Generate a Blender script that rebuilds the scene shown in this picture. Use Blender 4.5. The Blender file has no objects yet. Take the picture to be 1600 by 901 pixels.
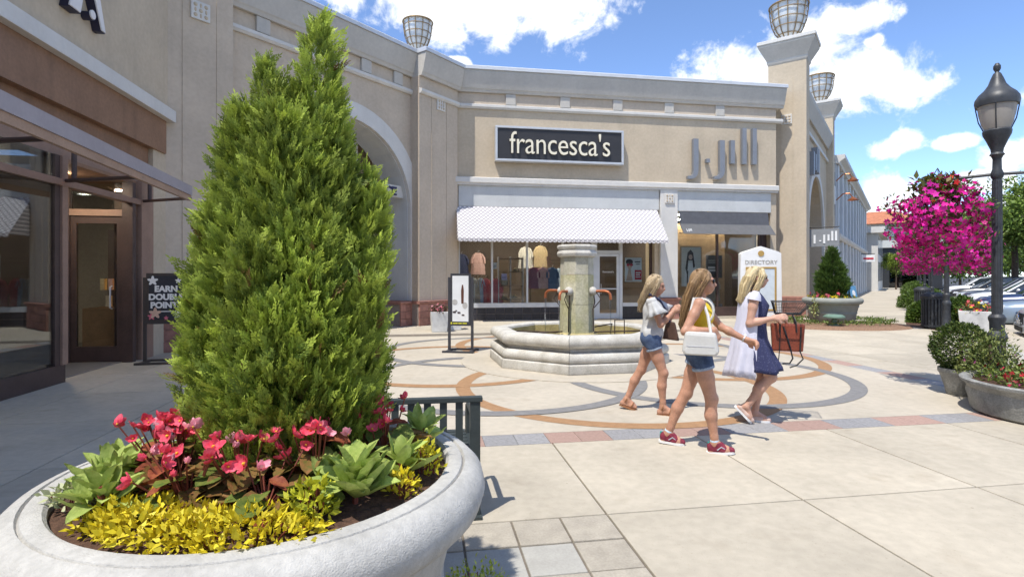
import bpy, bmesh, math, random
import numpy as np
from mathutils import Vector, Matrix
R = math.radians
rng = np.random.default_rng(7); random.seed(7)
scene = bpy.context.scene
COL = scene.collection

# ------------------------------------------------------------------ camera
CAM_H = 1.62
cam = bpy.data.cameras.new('camera'); cam_o = bpy.data.objects.new('camera', cam); COL.objects.link(cam_o)
cam_o.location = (0, 0, CAM_H); cam_o.rotation_euler = (R(90), 0, 0)
cam.sensor_width = 36; cam.lens = 36*850/1600; cam.shift_y = -20.5/1600
cam.clip_start = .05; cam.clip_end = 5000
scene.camera = cam_o
# ------------------------------------------------------------------ exposure
vs = scene.view_settings
vs.view_transform = 'Standard'; vs.look = 'None'; vs.gamma = 1; vs.exposure = 1.18; vs.use_curve_mapping = False
scene.render.engine = 'CYCLES'
scene.cycles.use_denoising = True
scene.cycles.max_bounces = 7; scene.cycles.transparent_max_bounces = 12
scene.cycles.sample_clamp_indirect = 4; scene.cycles.caustics_reflective = False; scene.cycles.caustics_refractive = False
# ------------------------------------------------------------------ sun
SUN_AZ, SUN_EL = 216, 65
sd = Vector((math.sin(R(SUN_AZ))*math.cos(R(SUN_EL)), math.cos(R(SUN_AZ))*math.cos(R(SUN_EL)), math.sin(R(SUN_EL))))
sun = bpy.data.lights.new('sun', 'SUN'); sun.energy = 2.4; sun.angle = R(.53); sun.color = (1, .955, .88)
sun_o = bpy.data.objects.new('sun', sun); COL.objects.link(sun_o); sun_o.location = (0, 0, 30)
sun_o.rotation_euler = (-sd).to_track_quat('-Z', 'Y').to_euler()
# ------------------------------------------------------------------ sky with clouds
world = bpy.data.worlds.new('World'); scene.world = world; world.use_nodes = True
nt = world.node_tree; N = nt.nodes; L = nt.links
for n in list(N): N.remove(n)
def wn(t, **k):
    n = N.new(t)
    for a, b in k.items(): setattr(n, a, b)
    return n
def wm(op, a, b=None, clamp=False):
    n = wn('ShaderNodeMath', operation=op, use_clamp=clamp)
    for i, v in enumerate((a, b)):
        if v is None: continue
        if isinstance(v, (int, float)): n.inputs[i].default_value = v
        else: L.new(v, n.inputs[i])
    return n.outputs[0]
sky = wn('ShaderNodeTexSky', sky_type='NISHITA', sun_disc=False)
sky.sun_elevation = R(SUN_EL); sky.sun_rotation = R(SUN_AZ); sky.altitude = 3000; sky.air_density = .8; sky.dust_density = .08; sky.ozone_density = 3.2
tc = wn('ShaderNodeTexCoord')
def noise(scale, detail, rough=.55, vec=None, dist=0):
    n = wn('ShaderNodeTexNoise'); n.inputs['Scale'].default_value = scale; n.inputs['Detail'].default_value = detail
    n.inputs['Roughness'].default_value = rough; n.inputs['Distortion'].default_value = dist
    L.new(vec or tc.outputs['Generated'], n.inputs['Vector']); return n.outputs['Fac']
CLOUDS = [(735, 5, 150, 62), (860, 12, 105, 52), (640, -25, 90, 40), (1165, 104, 92, 46), (1235, 90, 90, 45), (1320, 130, 110, 62), (1405, 132, 70, 26), (1340, 28, 52, 26), (1367, 66, 18, 12),
          (1411, 224, 38, 20), (1490, 222, 32, 12), (1383, 306, 42, 36), (1440, 345, 40, 18), (1598, 236, 46, 30), (1545, 280, 50, 16), (715, 97, 22, 9), (520, -60, 110, 60), (330, -120, 150, 80), (1750, 120, 120, 60), (1100, -170, 150, 60), (1700, 320, 130, 30)]
blob = None
for px, py, rx, ry in CLOUDS:
    d = Vector(((px-800)/850, 1, (430-py)/850)); m = d.length; d.normalize()
    s = wn('ShaderNodeVectorMath', operation='SUBTRACT'); L.new(tc.outputs['Generated'], s.inputs[0]); s.inputs[1].default_value = d
    q = wn('ShaderNodeVectorMath', operation='MULTIPLY'); L.new(s.outputs[0], q.inputs[0])
    q.inputs[1].default_value = (850*m/rx*.9, 850*m/rx*.9, 850*m/ry*.93)
    ln = wn('ShaderNodeVectorMath', operation='LENGTH'); L.new(q.outputs[0], ln.inputs[0])
    v = wm('SUBTRACT', 1.0, ln.outputs['Value'])
    blob = v if blob is None else wm('MAXIMUM', blob, v)
blob = wm('MAXIMUM', blob, -1.0)
# the rest of the dome: unseen scattered cloud, its cover raised to fill shade
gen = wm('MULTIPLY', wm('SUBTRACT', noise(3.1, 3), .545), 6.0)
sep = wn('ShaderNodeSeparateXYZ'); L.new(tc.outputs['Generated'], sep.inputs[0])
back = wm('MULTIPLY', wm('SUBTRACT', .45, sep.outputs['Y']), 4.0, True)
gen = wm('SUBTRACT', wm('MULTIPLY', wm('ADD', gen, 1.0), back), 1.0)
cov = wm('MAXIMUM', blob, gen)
edge = wm('MULTIPLY', wm('SUBTRACT', noise(13, 9, .62, dist=.25), .5), 2.9)
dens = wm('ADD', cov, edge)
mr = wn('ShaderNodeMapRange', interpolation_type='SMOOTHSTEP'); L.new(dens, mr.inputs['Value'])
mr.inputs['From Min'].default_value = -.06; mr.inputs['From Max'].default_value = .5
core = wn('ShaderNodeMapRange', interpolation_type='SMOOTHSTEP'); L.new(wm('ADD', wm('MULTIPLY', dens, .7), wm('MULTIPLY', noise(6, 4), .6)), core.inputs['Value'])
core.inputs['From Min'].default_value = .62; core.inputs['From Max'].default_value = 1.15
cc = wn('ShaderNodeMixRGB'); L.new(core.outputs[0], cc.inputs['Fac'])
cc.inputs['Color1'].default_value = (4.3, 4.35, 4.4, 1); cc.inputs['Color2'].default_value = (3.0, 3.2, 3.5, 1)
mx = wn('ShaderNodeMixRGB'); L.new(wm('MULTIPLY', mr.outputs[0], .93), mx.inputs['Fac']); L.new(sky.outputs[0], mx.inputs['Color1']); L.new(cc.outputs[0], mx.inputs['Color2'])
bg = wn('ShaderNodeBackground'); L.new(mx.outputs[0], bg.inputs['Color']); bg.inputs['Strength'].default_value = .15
wo = wn('ShaderNodeOutputWorld'); L.new(bg.outputs[0], wo.inputs['Surface'])

# ------------------------------------------------------------------ materials
MATS = {}
def mat(name, col, rough=.8, var=.12, scale=6, bump=0, bscale=60, metal=0, spec=.4, rnd=0, col2=None, streak=0, emit=0, attr=False, sss=0, trans=0):
    """procedural paint: base colour broken by noise at two sizes, fine relief, optional per-object variation"""
    if name in MATS: return MATS[name]
    m = bpy.data.materials.new(name); m.use_nodes = True; t = m.node_tree; n = t.nodes; l = t.links
    b = n['Principled BSDF']; b.inputs['Roughness'].default_value = rough; b.inputs['Metallic'].default_value = metal
    b.inputs['Specular IOR Level'].default_value = spec
    geo = n.new('ShaderNodeNewGeometry')
    def nz(s, det=5, stretch=None):
        x = n.new('ShaderNodeTexNoise'); x.inputs['Scale'].default_value = s; x.inputs['Detail'].default_value = det
        if stretch:
            mp = n.new('ShaderNodeMapping'); mp.inputs['Scale'].default_value = stretch; l.new(geo.outputs['Position'], mp.inputs[0]); l.new(mp.outputs[0], x.inputs['Vector'])
        else: l.new(geo.outputs['Position'], x.inputs['Vector'])
        return x.outputs['Fac']
    def mix(f, a, c, ty='MIX'):
        x = n.new('ShaderNodeMixRGB'); x.blend_type = ty
        for i, v in zip(('Fac', 'Color1', 'Color2'), (f, a, c)):
            if isinstance(v, (int, float)): x.inputs[i].default_value = v
            elif isinstance(v, tuple): x.inputs[i].default_value = (*v, 1)
            else: l.new(v, x.inputs[i])
        return x.outputs[0]
    def ramp(f, a, c):
        x = n.new('ShaderNodeMapRange'); l.new(f, x.inputs[0]); x.inputs[1].default_value = a; x.inputs[2].default_value = c; return x.outputs[0]
    c2 = col2 or tuple(min(1, v*(1+var)) for v in col)
    c1 = col if col2 else tuple(v*(1-var) for v in col)
    if attr:
        at = n.new('ShaderNodeAttribute'); at.attribute_name = 'col'; c = at.outputs['Color']
        c = mix(1.0, c, mix(ramp(nz(scale), .3, .7), (1-var,)*3, (1+var,)*3), 'MULTIPLY')
    else:
        c = mix(ramp(nz(scale), .3, .7), c1, c2)
    if var: c = mix(var*1.2, c, mix(ramp(nz(scale*9, 3), .35, .65), (.25,)*3, (.75,)*3), 'OVERLAY')
    if streak:
        s = ramp(nz(1, 4, (3.5, 3.5, .22)), .52, .78); c = mix(1.0, c, mix(s, (1, 1, 1), (1-streak,)*3), 'MULTIPLY')
    if rnd:
        oi = n.new('ShaderNodeObjectInfo'); c = mix(1.0, c, mix(oi.outputs['Random'], (1-rnd,)*3, (1+rnd*.6,)*3), 'MULTIPLY')
    l.new(c, b.inputs['Base Color'])
    if emit: l.new(c, b.inputs['Emission Color']); b.inputs['Emission Strength'].default_value = emit
    if sss: b.inputs['Subsurface Weight'].default_value = sss; b.inputs['Subsurface Radius'].default_value = (.012, .005, .003); b.inputs['Subsurface Scale'].default_value = 1
    if bump:
        bp = n.new('ShaderNodeBump'); bp.inputs['Strength'].default_value = bump; bp.inputs['Distance'].default_value = .01
        l.new(nz(bscale, 4), bp.inputs['Height']); l.new(bp.outputs[0], b.inputs['Normal'])
    if trans:
        tr = n.new('ShaderNodeBsdfTranslucent'); l.new(c, tr.inputs['Color']); ms = n.new('ShaderNodeMixShader'); ms.inputs[0].default_value = trans
        l.new(b.outputs[0], ms.inputs[1]); l.new(tr.outputs[0], ms.inputs[2]); l.new(ms.outputs[0], n['Material Output'].inputs['Surface'])
    MATS[name] = m; return m
def glass(name, tint=(.75, .78, .77), ior=1.5, boost=1.0, rough=0.0):
    m = bpy.data.materials.new(name); m.use_nodes = True; t = m.node_tree; n = t.nodes; l = t.links; n.remove(n['Principled BSDF'])
    tr = n.new('ShaderNodeBsdfTransparent'); tr.inputs[0].default_value = (*tint, 1)
    gl = n.new('ShaderNodeBsdfGlossy'); gl.inputs['Roughness'].default_value = rough; gl.inputs['Color'].default_value = (.95, .97, 1, 1)
    fr = n.new('ShaderNodeFresnel'); fr.inputs[0].default_value = ior
    mu = n.new('ShaderNodeMath'); mu.operation = 'MULTIPLY'; mu.use_clamp = True; mu.inputs[1].default_value = boost; l.new(fr.outputs[0], mu.inputs[0])
    ms = n.new('ShaderNodeMixShader'); l.new(mu.outputs[0], ms.inputs[0]); l.new(tr.outputs[0], ms.inputs[1]); l.new(gl.outputs[0], ms.inputs[2])
    l.new(ms.outputs[0], n['Material Output'].inputs['Surface']); MATS[name] = m; return m
stucco = mat('stucco tan', (.52, .43, .315), .9, .07, 1.3, .35, 110, streak=.07)
stucco_d = mat('stucco grey tan', (.53, .44, .34), .9, .07, 1.3, .35, 110, streak=.07)
stucco_l = mat('stucco pale parapet', (.50, .47, .42), .9, .06, 1.2, .3, 110, streak=.07)
trim = mat('trim off white', (.62, .60, .56), .8, .05, 2, .2, 90, streak=.08)
trimg = mat('trim pale grey', (.54, .55, .54), .8, .05, 2, .2, 90, streak=.07)
brick_m = mat('plinth brick', (.34, .165, .125), .85, .18, 9, .4, 60, rnd=.22)
mortar = mat('mortar', (.30, .25, .215), .95, .1, 12)
brownp = mat('brown painted panel', (.26, .145, .085), .55, .12, 2, .12, 50, streak=.25)
bronze = mat('dark bronze frame', (.075, .048, .042), .45, .15, 4)
brownf = mat('brown frame', (.30, .19, .14), .5, .1, 4)
blackm = mat('black metal', (.02, .021, .023), .45, .25, 14, .15, 50)
alu = mat('pale aluminium', (.55, .56, .57), .4, .05, 5, metal=.3)
tile_m = mat('dark glazed tile', (.028, .028, .036), .28, .2, 7, rnd=.3)
white_p = mat('white paint', (.78, .78, .77), .55, .04, 3)
coping_m = mat('metal coping', (.60, .61, .62), .4, .05, 3, metal=.2)
glass_m = glass('shop glass', (.84, .87, .87), 1.5, .9)
glass_dark = glass('tinted glass', (.30, .33, .35), 1.5, 1.5)

# ------------------------------------------------------------------ mesh helpers
def link(name, me, parent=None, m=None):
    o = bpy.data.objects.new(name, me); COL.objects.link(o)
    if parent: o.parent = parent
    if m is not None and not me.materials: me.materials.append(m)
    return o
def tag(o, label, cat=None, group=None, kind=None):
    if label: o['label'] = label
    if cat: o['category'] = cat
    if group: o['group'] = group
    if kind: o['kind'] = kind
    return o
def empty(name, loc=(0, 0, 0), rz=0, label=None, cat=None, group=None, kind=None):
    o = bpy.data.objects.new(name, None); COL.objects.link(o); o.location = loc; o.rotation_euler = (0, 0, rz); o.empty_display_size = .2
    return tag(o, label, cat, group, kind)
class MB:
    def __init__(s): s.v = []; s.f = []
    def add(s, v, f):
        o = len(s.v); s.v += [tuple(p) for p in v]; s.f += [tuple(o+i for i in q) for q in f]; return s
    def box(s, x0, x1, y0, y1, z0, z1):
        return s.add([(x0,y0,z0),(x1,y0,z0),(x1,y1,z0),(x0,y1,z0),(x0,y0,z1),(x1,y0,z1),(x1,y1,z1),(x0,y1,z1)],
                     [(0,3,2,1),(4,5,6,7),(0,1,5,4),(1,2,6,5),(2,3,7,6),(3,0,4,7)])
    def prism(s, poly, a0, a1, axis='x'):
        """poly in the two other axes: axis x -> (y,z), y -> (x,z), z -> (x,y)"""
        n = len(poly); P = {'x': lambda p, a: (a, p[0], p[1]), 'y': lambda p, a: (p[0], a, p[1]), 'z': lambda p, a: (p[0], p[1], a)}[axis]
        v = [P(p, a0) for p in poly]+[P(p, a1) for p in poly]
        f = [tuple(range(n))[::-1], tuple(range(n, 2*n))]+[(i, (i+1) % n, n+(i+1) % n, n+i) for i in range(n)]
        return s.add(v, f)
    def lathe(s, prof, n=24, cx=0, cy=0, z0=0, sx=1, sy=1, cap=True):
        v = []; f = []
        for r, z in prof:
            for k in range(n):
                a = 2*math.pi*k/n; v.append((cx+r*sx*math.cos(a), cy+r*sy*math.sin(a), z0+z))
        for j in range(len(prof)-1):
            for k in range(n): f.append((j*n+k, j*n+(k+1) % n, (j+1)*n+(k+1) % n, (j+1)*n+k))
        if cap: f.append(tuple(range(n))[::-1]); f.append(tuple((len(prof)-1)*n+k for k in range(n)))
        return s.add(v, f)
    def tube(s, pts, r, n=8, cap=True):
        pts = [Vector(p) for p in pts]; rr = r if isinstance(r, (list, tuple)) else [r]*len(pts); v = []; f = []; up = None
        for i, p in enumerate(pts):
            t = (pts[min(i+1, len(pts)-1)]-pts[max(i-1, 0)]).normalized()
            if up is None: up = Vector((0, 0, 1)) if abs(t.z) < .9 else Vector((1, 0, 0))
            a = t.cross(up)
            if a.length < 1e-4: a = t.cross(Vector((0, 1, 0)))
            a.normalize(); b = a.cross(t).normalized(); up = b
            for k in range(n):
                q = 2*math.pi*k/n; v.append(p+rr[i]*(a*math.cos(q)+b*math.sin(q)))
        for j in range(len(pts)-1):
            for k in range(n): f.append((j*n+k, j*n+(k+1) % n, (j+1)*n+(k+1) % n, (j+1)*n+k))
        if cap: f.append(tuple(range(n))[::-1]); f.append(tuple((len(pts)-1)*n+k for k in range(n)))
        return s.add(v, f)
    def ball(s, c, r, n=12, m=8):
        r = r if isinstance(r, (tuple, list)) else (r, r, r)
        v = []; f = []
        for j in range(1, m):
            th = math.pi*j/m
            for k in range(n): a = 2*math.pi*k/n; v.append((c[0]+r[0]*math.sin(th)*math.cos(a), c[1]+r[1]*math.sin(th)*math.sin(a), c[2]+r[2]*math.cos(th)))
        for j in range(m-2):
            for k in range(n): f.append((j*n+k, (j+1)*n+k, (j+1)*n+(k+1) % n, j*n+(k+1) % n))
        t = len(v); v += [(c[0], c[1], c[2]+r[2]), (c[0], c[1], c[2]-r[2])]
        for k in range(n): f += [(t, k, (k+1) % n), (t+1, (m-2)*n+(k+1) % n, (m-2)*n+k)]
        return s.add(v, f)
    def mesh(s, name, m=None, smooth=False, bevel=0):
        me = bpy.data.meshes.new(name); me.from_pydata(s.v, [], s.f)
        b = bmesh.new(); b.from_mesh(me)
        if bevel: bmesh.ops.bevel(b, geom=[e for e in b.edges if e.is_manifold and e.calc_face_angle(0) > .5], offset=bevel, segments=2, affect='EDGES', profile=.6)
        bmesh.ops.recalc_face_normals(b, faces=b.faces); b.to_mesh(me); b.free()
        if smooth:
            me.polygons.foreach_set('use_smooth', [True]*len(me.polygons))
            if smooth != 'all': me.set_sharp_from_angle(angle=R(38))
        if m is not None: me.materials.append(m)
        return me
    def build(s, name, m=None, parent=None, smooth=False, bevel=0):
        return link(name, s.mesh(name, m, smooth, bevel), parent)
def bx(name, m, parent, *a, bevel=0): return MB().box(*a).build(name, m, parent, bevel=bevel)
_fonts = {}
def text(body, size, depth, m, parent, loc, rot=(R(90), 0, 0), name='lettering', align='LEFT', offset=0, sx=1, shear=0, space=1):
    c = bpy.data.curves.new(name, 'FONT'); c.body = body; c.size = size; c.extrude = depth/2; c.align_x = align; c.offset = offset; c.shear = shear; c.space_character = space; c.resolution_u = 4
    o = bpy.data.objects.new('tmp', c); COL.objects.link(o); dg = bpy.context.evaluated_depsgraph_get()
    me = bpy.data.meshes.new_from_object(o.evaluated_get(dg)); bpy.data.objects.remove(o); me.name = name
    me.materials.clear(); me.materials.append(m)
    t = link(name, me, parent); t.location = loc; t.rotation_euler = rot; t.scale = (sx, 1, 1); return t
def copy_tree(o, parent=None):
    c = o.copy(); COL.objects.link(c); c.parent = parent
    for ch in list(o.children): copy_tree(ch, c)
    return c
def FR(o, th): return (o[0], o[1], 0), R(90-th)          # wall frame: x along the wall, y into the building
# ------------------------------------------------------------------ ground and paving
SQ = Vector((1.24, 10.4)); E2 = Vector((math.cos(R(9.2)), math.sin(R(9.2)))); E1 = Vector((-E2.y, E2.x))
ground_m = mat('asphalt', (.062, .062, .064), .92, .25, 2, .4, 90)
conc = mat('pale concrete', (.46, .41, .33), .88, .08, 1.1, .25, 120, spec=.25)
conc_s = mat('slab concrete', (.46, .41, .325), .88, .09, 1.3, .3, 140, rnd=.09, spec=.25)
def stain(m, amt=.16):
    t = m.node_tree; n = t.nodes; l = t.links; b = n['Principled BSDF']; src = b.inputs['Base Color'].links[0].from_socket; geo = n.new('ShaderNodeNewGeometry')
    def nz(s, d, lo, hi):
        x = n.new('ShaderNodeTexNoise'); x.inputs['Scale'].default_value = s; x.inputs['Detail'].default_value = d; l.new(geo.outputs['Position'], x.inputs['Vector']); q = n.new('ShaderNodeMapRange'); l.new(x.outputs[0], q.inputs[0]); q.inputs[1].default_value = lo; q.inputs[2].default_value = hi; return q.outputs[0]
    vo = n.new('ShaderNodeTexVoronoi'); vo.inputs['Scale'].default_value = 2.6; l.new(geo.outputs['Position'], vo.inputs['Vector']); q = n.new('ShaderNodeMapRange'); l.new(vo.outputs['Distance'], q.inputs[0]); q.inputs[1].default_value = .030; q.inputs[2].default_value = .018
    cur = src
    for f, c in ((nz(.45, 6, .5, .75), (1-amt,)*3), (nz(2.2, 8, .58, .72), (1-amt*.8, 1-amt*.9, 1-amt)), (nz(70, 2, .66, .72), (.8, .78, .75)), (q.outputs[0], (.72, .71, .70))):
        x = n.new('ShaderNodeMixRGB'); x.blend_type = 'MIX'; l.new(f, x.inputs[0]); x.inputs[1].default_value = (1, 1, 1, 1); x.inputs[2].default_value = (*c, 1); y = n.new('ShaderNodeMixRGB'); y.blend_type = 'MULTIPLY'; y.inputs[0].default_value = 1; l.new(cur, y.inputs[1]); l.new(x.outputs[0], y.inputs[2]); cur = y.outputs[0]
    l.new(cur, b.inputs['Base Color'])
stain(conc); stain(conc_s)
joint_m = mat('joint dirt', (.17, .145, .115), .95, .2, 8)
g = MB().add([(-900, -900, -.16), (900, -900, -.16), (900, 900, -.16), (-900, 900, -.16)], [(0, 1, 2, 3)]).build('ground', ground_m); tag(g, None, kind='structure')
# pavement bed: reaches from behind the camera along the street to the far houses; kerb edge along the parked cars
ST = Vector((math.sin(R(35.8)), math.cos(R(35.8)))); SN = Vector((ST.y, -ST.x))     # street direction, and to the right of it
LAMP1 = Vector((6.42, 7.2))
k0 = LAMP1+SN*1.0-ST*24; k1 = LAMP1+SN*1.0+ST*150
bed = MB().prism([tuple(k0), tuple(k1), tuple(k1-SN*40), (-40, 40), (-40, -30), (k0.x-8, -30)], -.15, -.014, 'z').build('pavement', joint_m); tag(bed, None, kind='structure')
pave = empty('plaza_paving', (SQ.x, SQ.y, 0), R(9.2), kind='structure')
HALF = 4.59
MB().box(-HALF, HALF, -HALF, HALF, -.013, 0).build('plaza_slab', conc, pave)
# slabs of 1.48 m with recessed joints, left out where the plaza, its border and the paver field lie
cols = [-1.66+1.48*k for k in range(-7, 14)]; rows = [-6.52+1.585*k for k in range(-4, 13)]
slab_cache = {}
def slab(x0, x1, y0, y1, name='slab', m=conc_s, z=0, gap=.007, bev=.006):
    key = (round(x1-x0, 3), round(y1-y0, 3), name, m.name)
    if key not in slab_cache:
        w, h = x1-x0-2*gap, y1-y0-2*gap
        slab_cache[key] = MB().box(-w/2, w/2, -h/2, h/2, -.04, 0).mesh(name, m, bevel=bev)
    o = link(name, slab_cache[key], pave); o.location = ((x0+x1)/2, (y0+y1)/2, z); return o
FX0, FX1, FY0, FY1 = -1.66-.33*8, -1.66, -6.52-.335*5, -6.52
BW = .34; OUT = HALF+BW
for i in range(len(cols)-1):
    for j in range(len(rows)-1):
        x0, x1, y0, y1 = cols[i], cols[i+1], rows[j], rows[j+1]
        if abs(y1+OUT) < .05: y1 = -OUT
        if y0 < OUT and y1 > -OUT+.02:
            if x0 < OUT and x1 > -OUT:                       # clip to the outside of the bordered square
                if x0 < -OUT and x1 > -OUT: x1 = -OUT
                elif x0 < OUT and x1 > OUT: x0 = OUT
                else: continue
                if x1-x0 < .1: continue
        if x0 < FX1-.02 and x1 > FX0+.02 and y0 < FY1-.02 and y1 > FY0+.02:
            if x0 < FX0-.1: x1 = FX0
            else: continue
        slab(x0, x1, y0, y1)
# border of pink and grey granite pavers
pv_pink = mat('pink granite paver', (.36, .24, .195), .8, .12, 30, .25, 150, rnd=.1)
pv_grey = mat('grey granite paver', (.275, .27, .27), .8, .16, 30, .25, 150, rnd=.1)
a = -2.31-.318*9; k = 0
while a < OUT:
    slab(a, a+.318, -OUT, -HALF, 'paver', pv_grey if ((k-9) % 4) < 2 else pv_pink, gap=.002, bev=.002, z=-.001); a += .318; k += 1
b = -HALF; k = 0
while b < HALF:
    w = .636; slab(HALF, OUT, b, b+w, 'paver', pv_pink if k % 2 else pv_grey, gap=.002, bev=.002, z=-.001)
    slab(-OUT, -HALF, b, b+w, 'paver', pv_pink if k % 2 else pv_grey, gap=.002, bev=.002, z=-.001); b += w; k += 1
# paver field under the bench
pf = [mat('beige paver', (.375, .335, .27), .9, .12, 8, .4, 120, rnd=.08), mat('grey paver', (.37, .355, .315), .9, .08, 8, .3, 120, rnd=.06)]
for i in range(8):
    for j in range(5):
        slab(FX1-.33*(i+1), FX1-.33*i, FY1-.335*(j+1), FY1-.335*j, 'paver', pf[1 if (i, j) in ((1, 1), (2, 1), (3, 1), (0, 3), (4, 0)) else 0], gap=.0065, bev=.006, z=-.002*((i*3+j*5) % 3))
# interlaced inlay rings and the apron round the fountain
inlay_o = mat('ochre inlay', (.33, .19, .095), .85, .12, 12, .2, 140); inlay_g = mat('grey inlay', (.20, .195, .19), .85, .12, 12, .2, 140)
for k in range(8):
    an = R(-84+45*k-9.2); c = (2.36*math.cos(an), 2.36*math.sin(an)); r0, r1, n = 2.10, 2.31, 96
    v = []; f = []
    for i in range(n):
        q = 2*math.pi*i/n; v += [(c[0]+r*math.cos(q), c[1]+r*math.sin(q), .003+.002*(k % 2)+.0004*k) for r in (r0, r1)]
        f.append((2*i, 2*i+1, (2*i+3) % (2*n), (2*i+2) % (2*n)))
    MB().add(v, f).build('inlay_ring', inlay_g if k % 2 else inlay_o, pave)
MB().lathe([(2.2, .0), (2.2, .0115), (2.195, .0125)], 96).build('fountain_apron', conc, pave)
# pavement surface beyond the slab grid (along the street, and behind the shops)
MB().prism([tuple(LAMP1+SN*.85+ST*2.6), tuple(LAMP1+SN*.85+ST*149), tuple(LAMP1-SN*26+ST*149), (-30, 34), (-30, 17.5), tuple(SQ+E1*5.2-E2*13), tuple(SQ+E1*5.2+E2*9)], -.0138, -.003, 'z').build('sidewalk', conc)
tag(bpy.data.objects['sidewalk'], None, kind='structure')
kerb_m = mat('kerb concrete', (.42, .40, .36), .9, .1, 3, .3)
kq = [LAMP1+SN*.86-ST*20, LAMP1+SN*.86+ST*149, LAMP1+SN*1.02+ST*149, LAMP1+SN*1.02-ST*20]
kb = MB().prism([tuple(p) for p in kq], -.15, .004, 'z').build('kerb', kerb_m); tag(kb, None, kind='structure')
# ================================================================== corner shop building (two shop fronts)
FA_O, FA_T = (-.1035*19.0, 19.0), 80.8
loc, rz = FR(FA_O, FA_T)
shop = empty('shop_building', loc, rz, 'tan stucco shop building with a patterned awning and a dark grey awning', 'building')
ZP = 8.88
def parapet(par, u0, u1, y, dz=0, blocks=(), flare=.30, pm=stucco_l):
    """flared parapet with a metal coping, a frieze of recessed panels and a white string course"""
    MB().prism([(y+.9, 8.02-dz), (y-.10, 8.02-dz), (y-.13, 8.10-dz), (y-.16, 8.14-dz), (y-flare, 8.66-dz), (y-flare, 8.74-dz), (y+.9, 8.74-dz)], u0, u1).build('parapet', pm, par)
    MB().prism([(y+.92, 8.742-dz), (y-flare-.05, 8.742-dz), (y-flare-.05, ZP-dz-.03), (y-flare-.02, ZP-dz), (y+.92, ZP-dz)], u0-.03, u1+.03).build('coping', coping_m, par)
    MB().prism([(y+.02, 7.46-dz), (y-.06, 7.46-dz), (y-.11, 7.52-dz), (y-.11, 7.60-dz), (y-.04, 7.63-dz), (y+.02, 7.63-dz)], u0, u1-.02).build('string_course', trim, par)
    for b in blocks: MB().box(b, b+.36, y-.075, y+.03, 7.632-dz, 8.018-dz).build('frieze_block', stucco_l, par, bevel=.02)
parapet(shop, -.1, 12.55, 0, 0, (1.76, 3.74, 5.72, 7.72, 9.76))
bx('upper_wall', stucco, shop, -.05, 12.3, .0, .9, 4.9, 8.0)
bx('frieze', stucco_d, shop, -.04, 12.28, -.02, .001, 7.632, 8.015)
MB().prism([(.2, 4.775), (-.13, 4.775), (-.13, 4.83), (-.19, 4.86), (-.19, 5.02), (-.15, 5.045), (.2, 5.045)], -.03, 12.3).build('ledge', trim, shop)
bx('header_panel', trimg, shop, .1, 7.5, -.05, .85, 4.04, 4.772); bx('header_panel', trimg, shop, 8.24, 12.05, -.05, .85, 4.02, 4.772)
bx('side_wall', stucco, shop, 12.05, 12.3, -.01, .9, 0, 4.772)
bx('pier_wall', stucco, shop, -.05, .1, -.01, .9, 0, 4.772)
# pilaster between the shops on a brick plinth
pil = MB().box(7.53, 8.21, -.12, .85, .80, 4.774).build('pilaster', trim, shop, bevel=.012)
def medallion(par, u, z, y, s=.36):
    m = bx('medallion', trim, par, u-s/2, u+s/2, y-.05, y+.01, z-s/2, z+s/2, bevel=.012); q = MB()
    for i in range(3):
        for j in range(3):
            if (i+j) % 2 == 0: q.ball((u+(i-1)*s*.28, y-.052, z+(j-1)*s*.28), (s*.11, .018, s*.11), 8, 6)
            else: q.ball((u+(i-1)*s*.28, y-.052, z+(j-1)*s*.28), (s*.06, .014, s*.13), 8, 6)
    q.build('relief', stucco, m, smooth=True); return m
medallion(shop, 7.87, 4.46, -.12)
_bc = {}
def plinth(par, u0, u1, y, z1=.80, bw=.36, rows_=3, depth=.35):
    """plinth wall of separate bricks, topped by a moulded brick cap"""
    n = max(1, round((u1-u0)/bw)); w = (u1-u0)/n; h = (z1-.10)/rows_
    MB().box(u0+.01, u1-.01, y+.02, y+depth, 0, z1-.1).build('plinth_core', mortar, par)
    for r_ in range(rows_):
        for i in range(n):
            key = (round(w, 3), round(h, 3))
            if key not in _bc: _bc[key] = MB().box(-w/2+.005, w/2-.005, -.03, .03, -h/2+.005, h/2-.005).mesh('brick', brick_m, bevel=.006)
            o = link('brick', _bc[key], par); o.location = (u0+w*(i+.5), y+.015+.003*((i*7+r_*5) % 3), h*(r_+.5))
    MB().prism([(y+depth, z1-.098), (y-.03, z1-.098), (y-.065, z1-.06), (y-.065, z1-.015), (y-.045, z1), (y+depth, z1)], u0-.04, u1+.04).build('plinth_cap', brick_m, par)
plinth(shop, 7.50, 8.24, -.16, .79, .37)
# --- left shop front: aluminium frames, glass, tiles, door
GY = .30
def pane(par, u0, u1, z0, z1, y=GY, m=None, name='window_pane'): return bx(name, m or glass_m, par, u0, u1, y-.004, y+.004, z0, z1)
for u in (.10, 1.28, 2.56, 3.88, 5.03): bx('mullion', alu, shop, u, u+.065, GY-.06, GY+.06, .63, 4.03)
bx('sill', alu, shop, .1, 5.1, GY-.10, GY+.08, .47, .628); bx('transom', alu, shop, .166, 5.029, GY-.05, GY+.05, 3.0, 3.06)
for u0, u1 in ((.165, 1.28), (1.345, 2.56), (2.625, 3.88), (3.945, 5.03)):
    pane(shop, u0, u1, .63, 2.998); pane(shop, u0, u1, 3.062, 4.03)
tn = 15; tw = (5.08-.1)/tn; tme = MB().box(-tw/2+.006, tw/2-.006, -.012, .012, -.10, .10).mesh('tile', tile_m, bevel=.004)
bx('tile_backing', mortar, shop, .1, 5.1, GY-.06, GY+.08, 0, .468)
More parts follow.
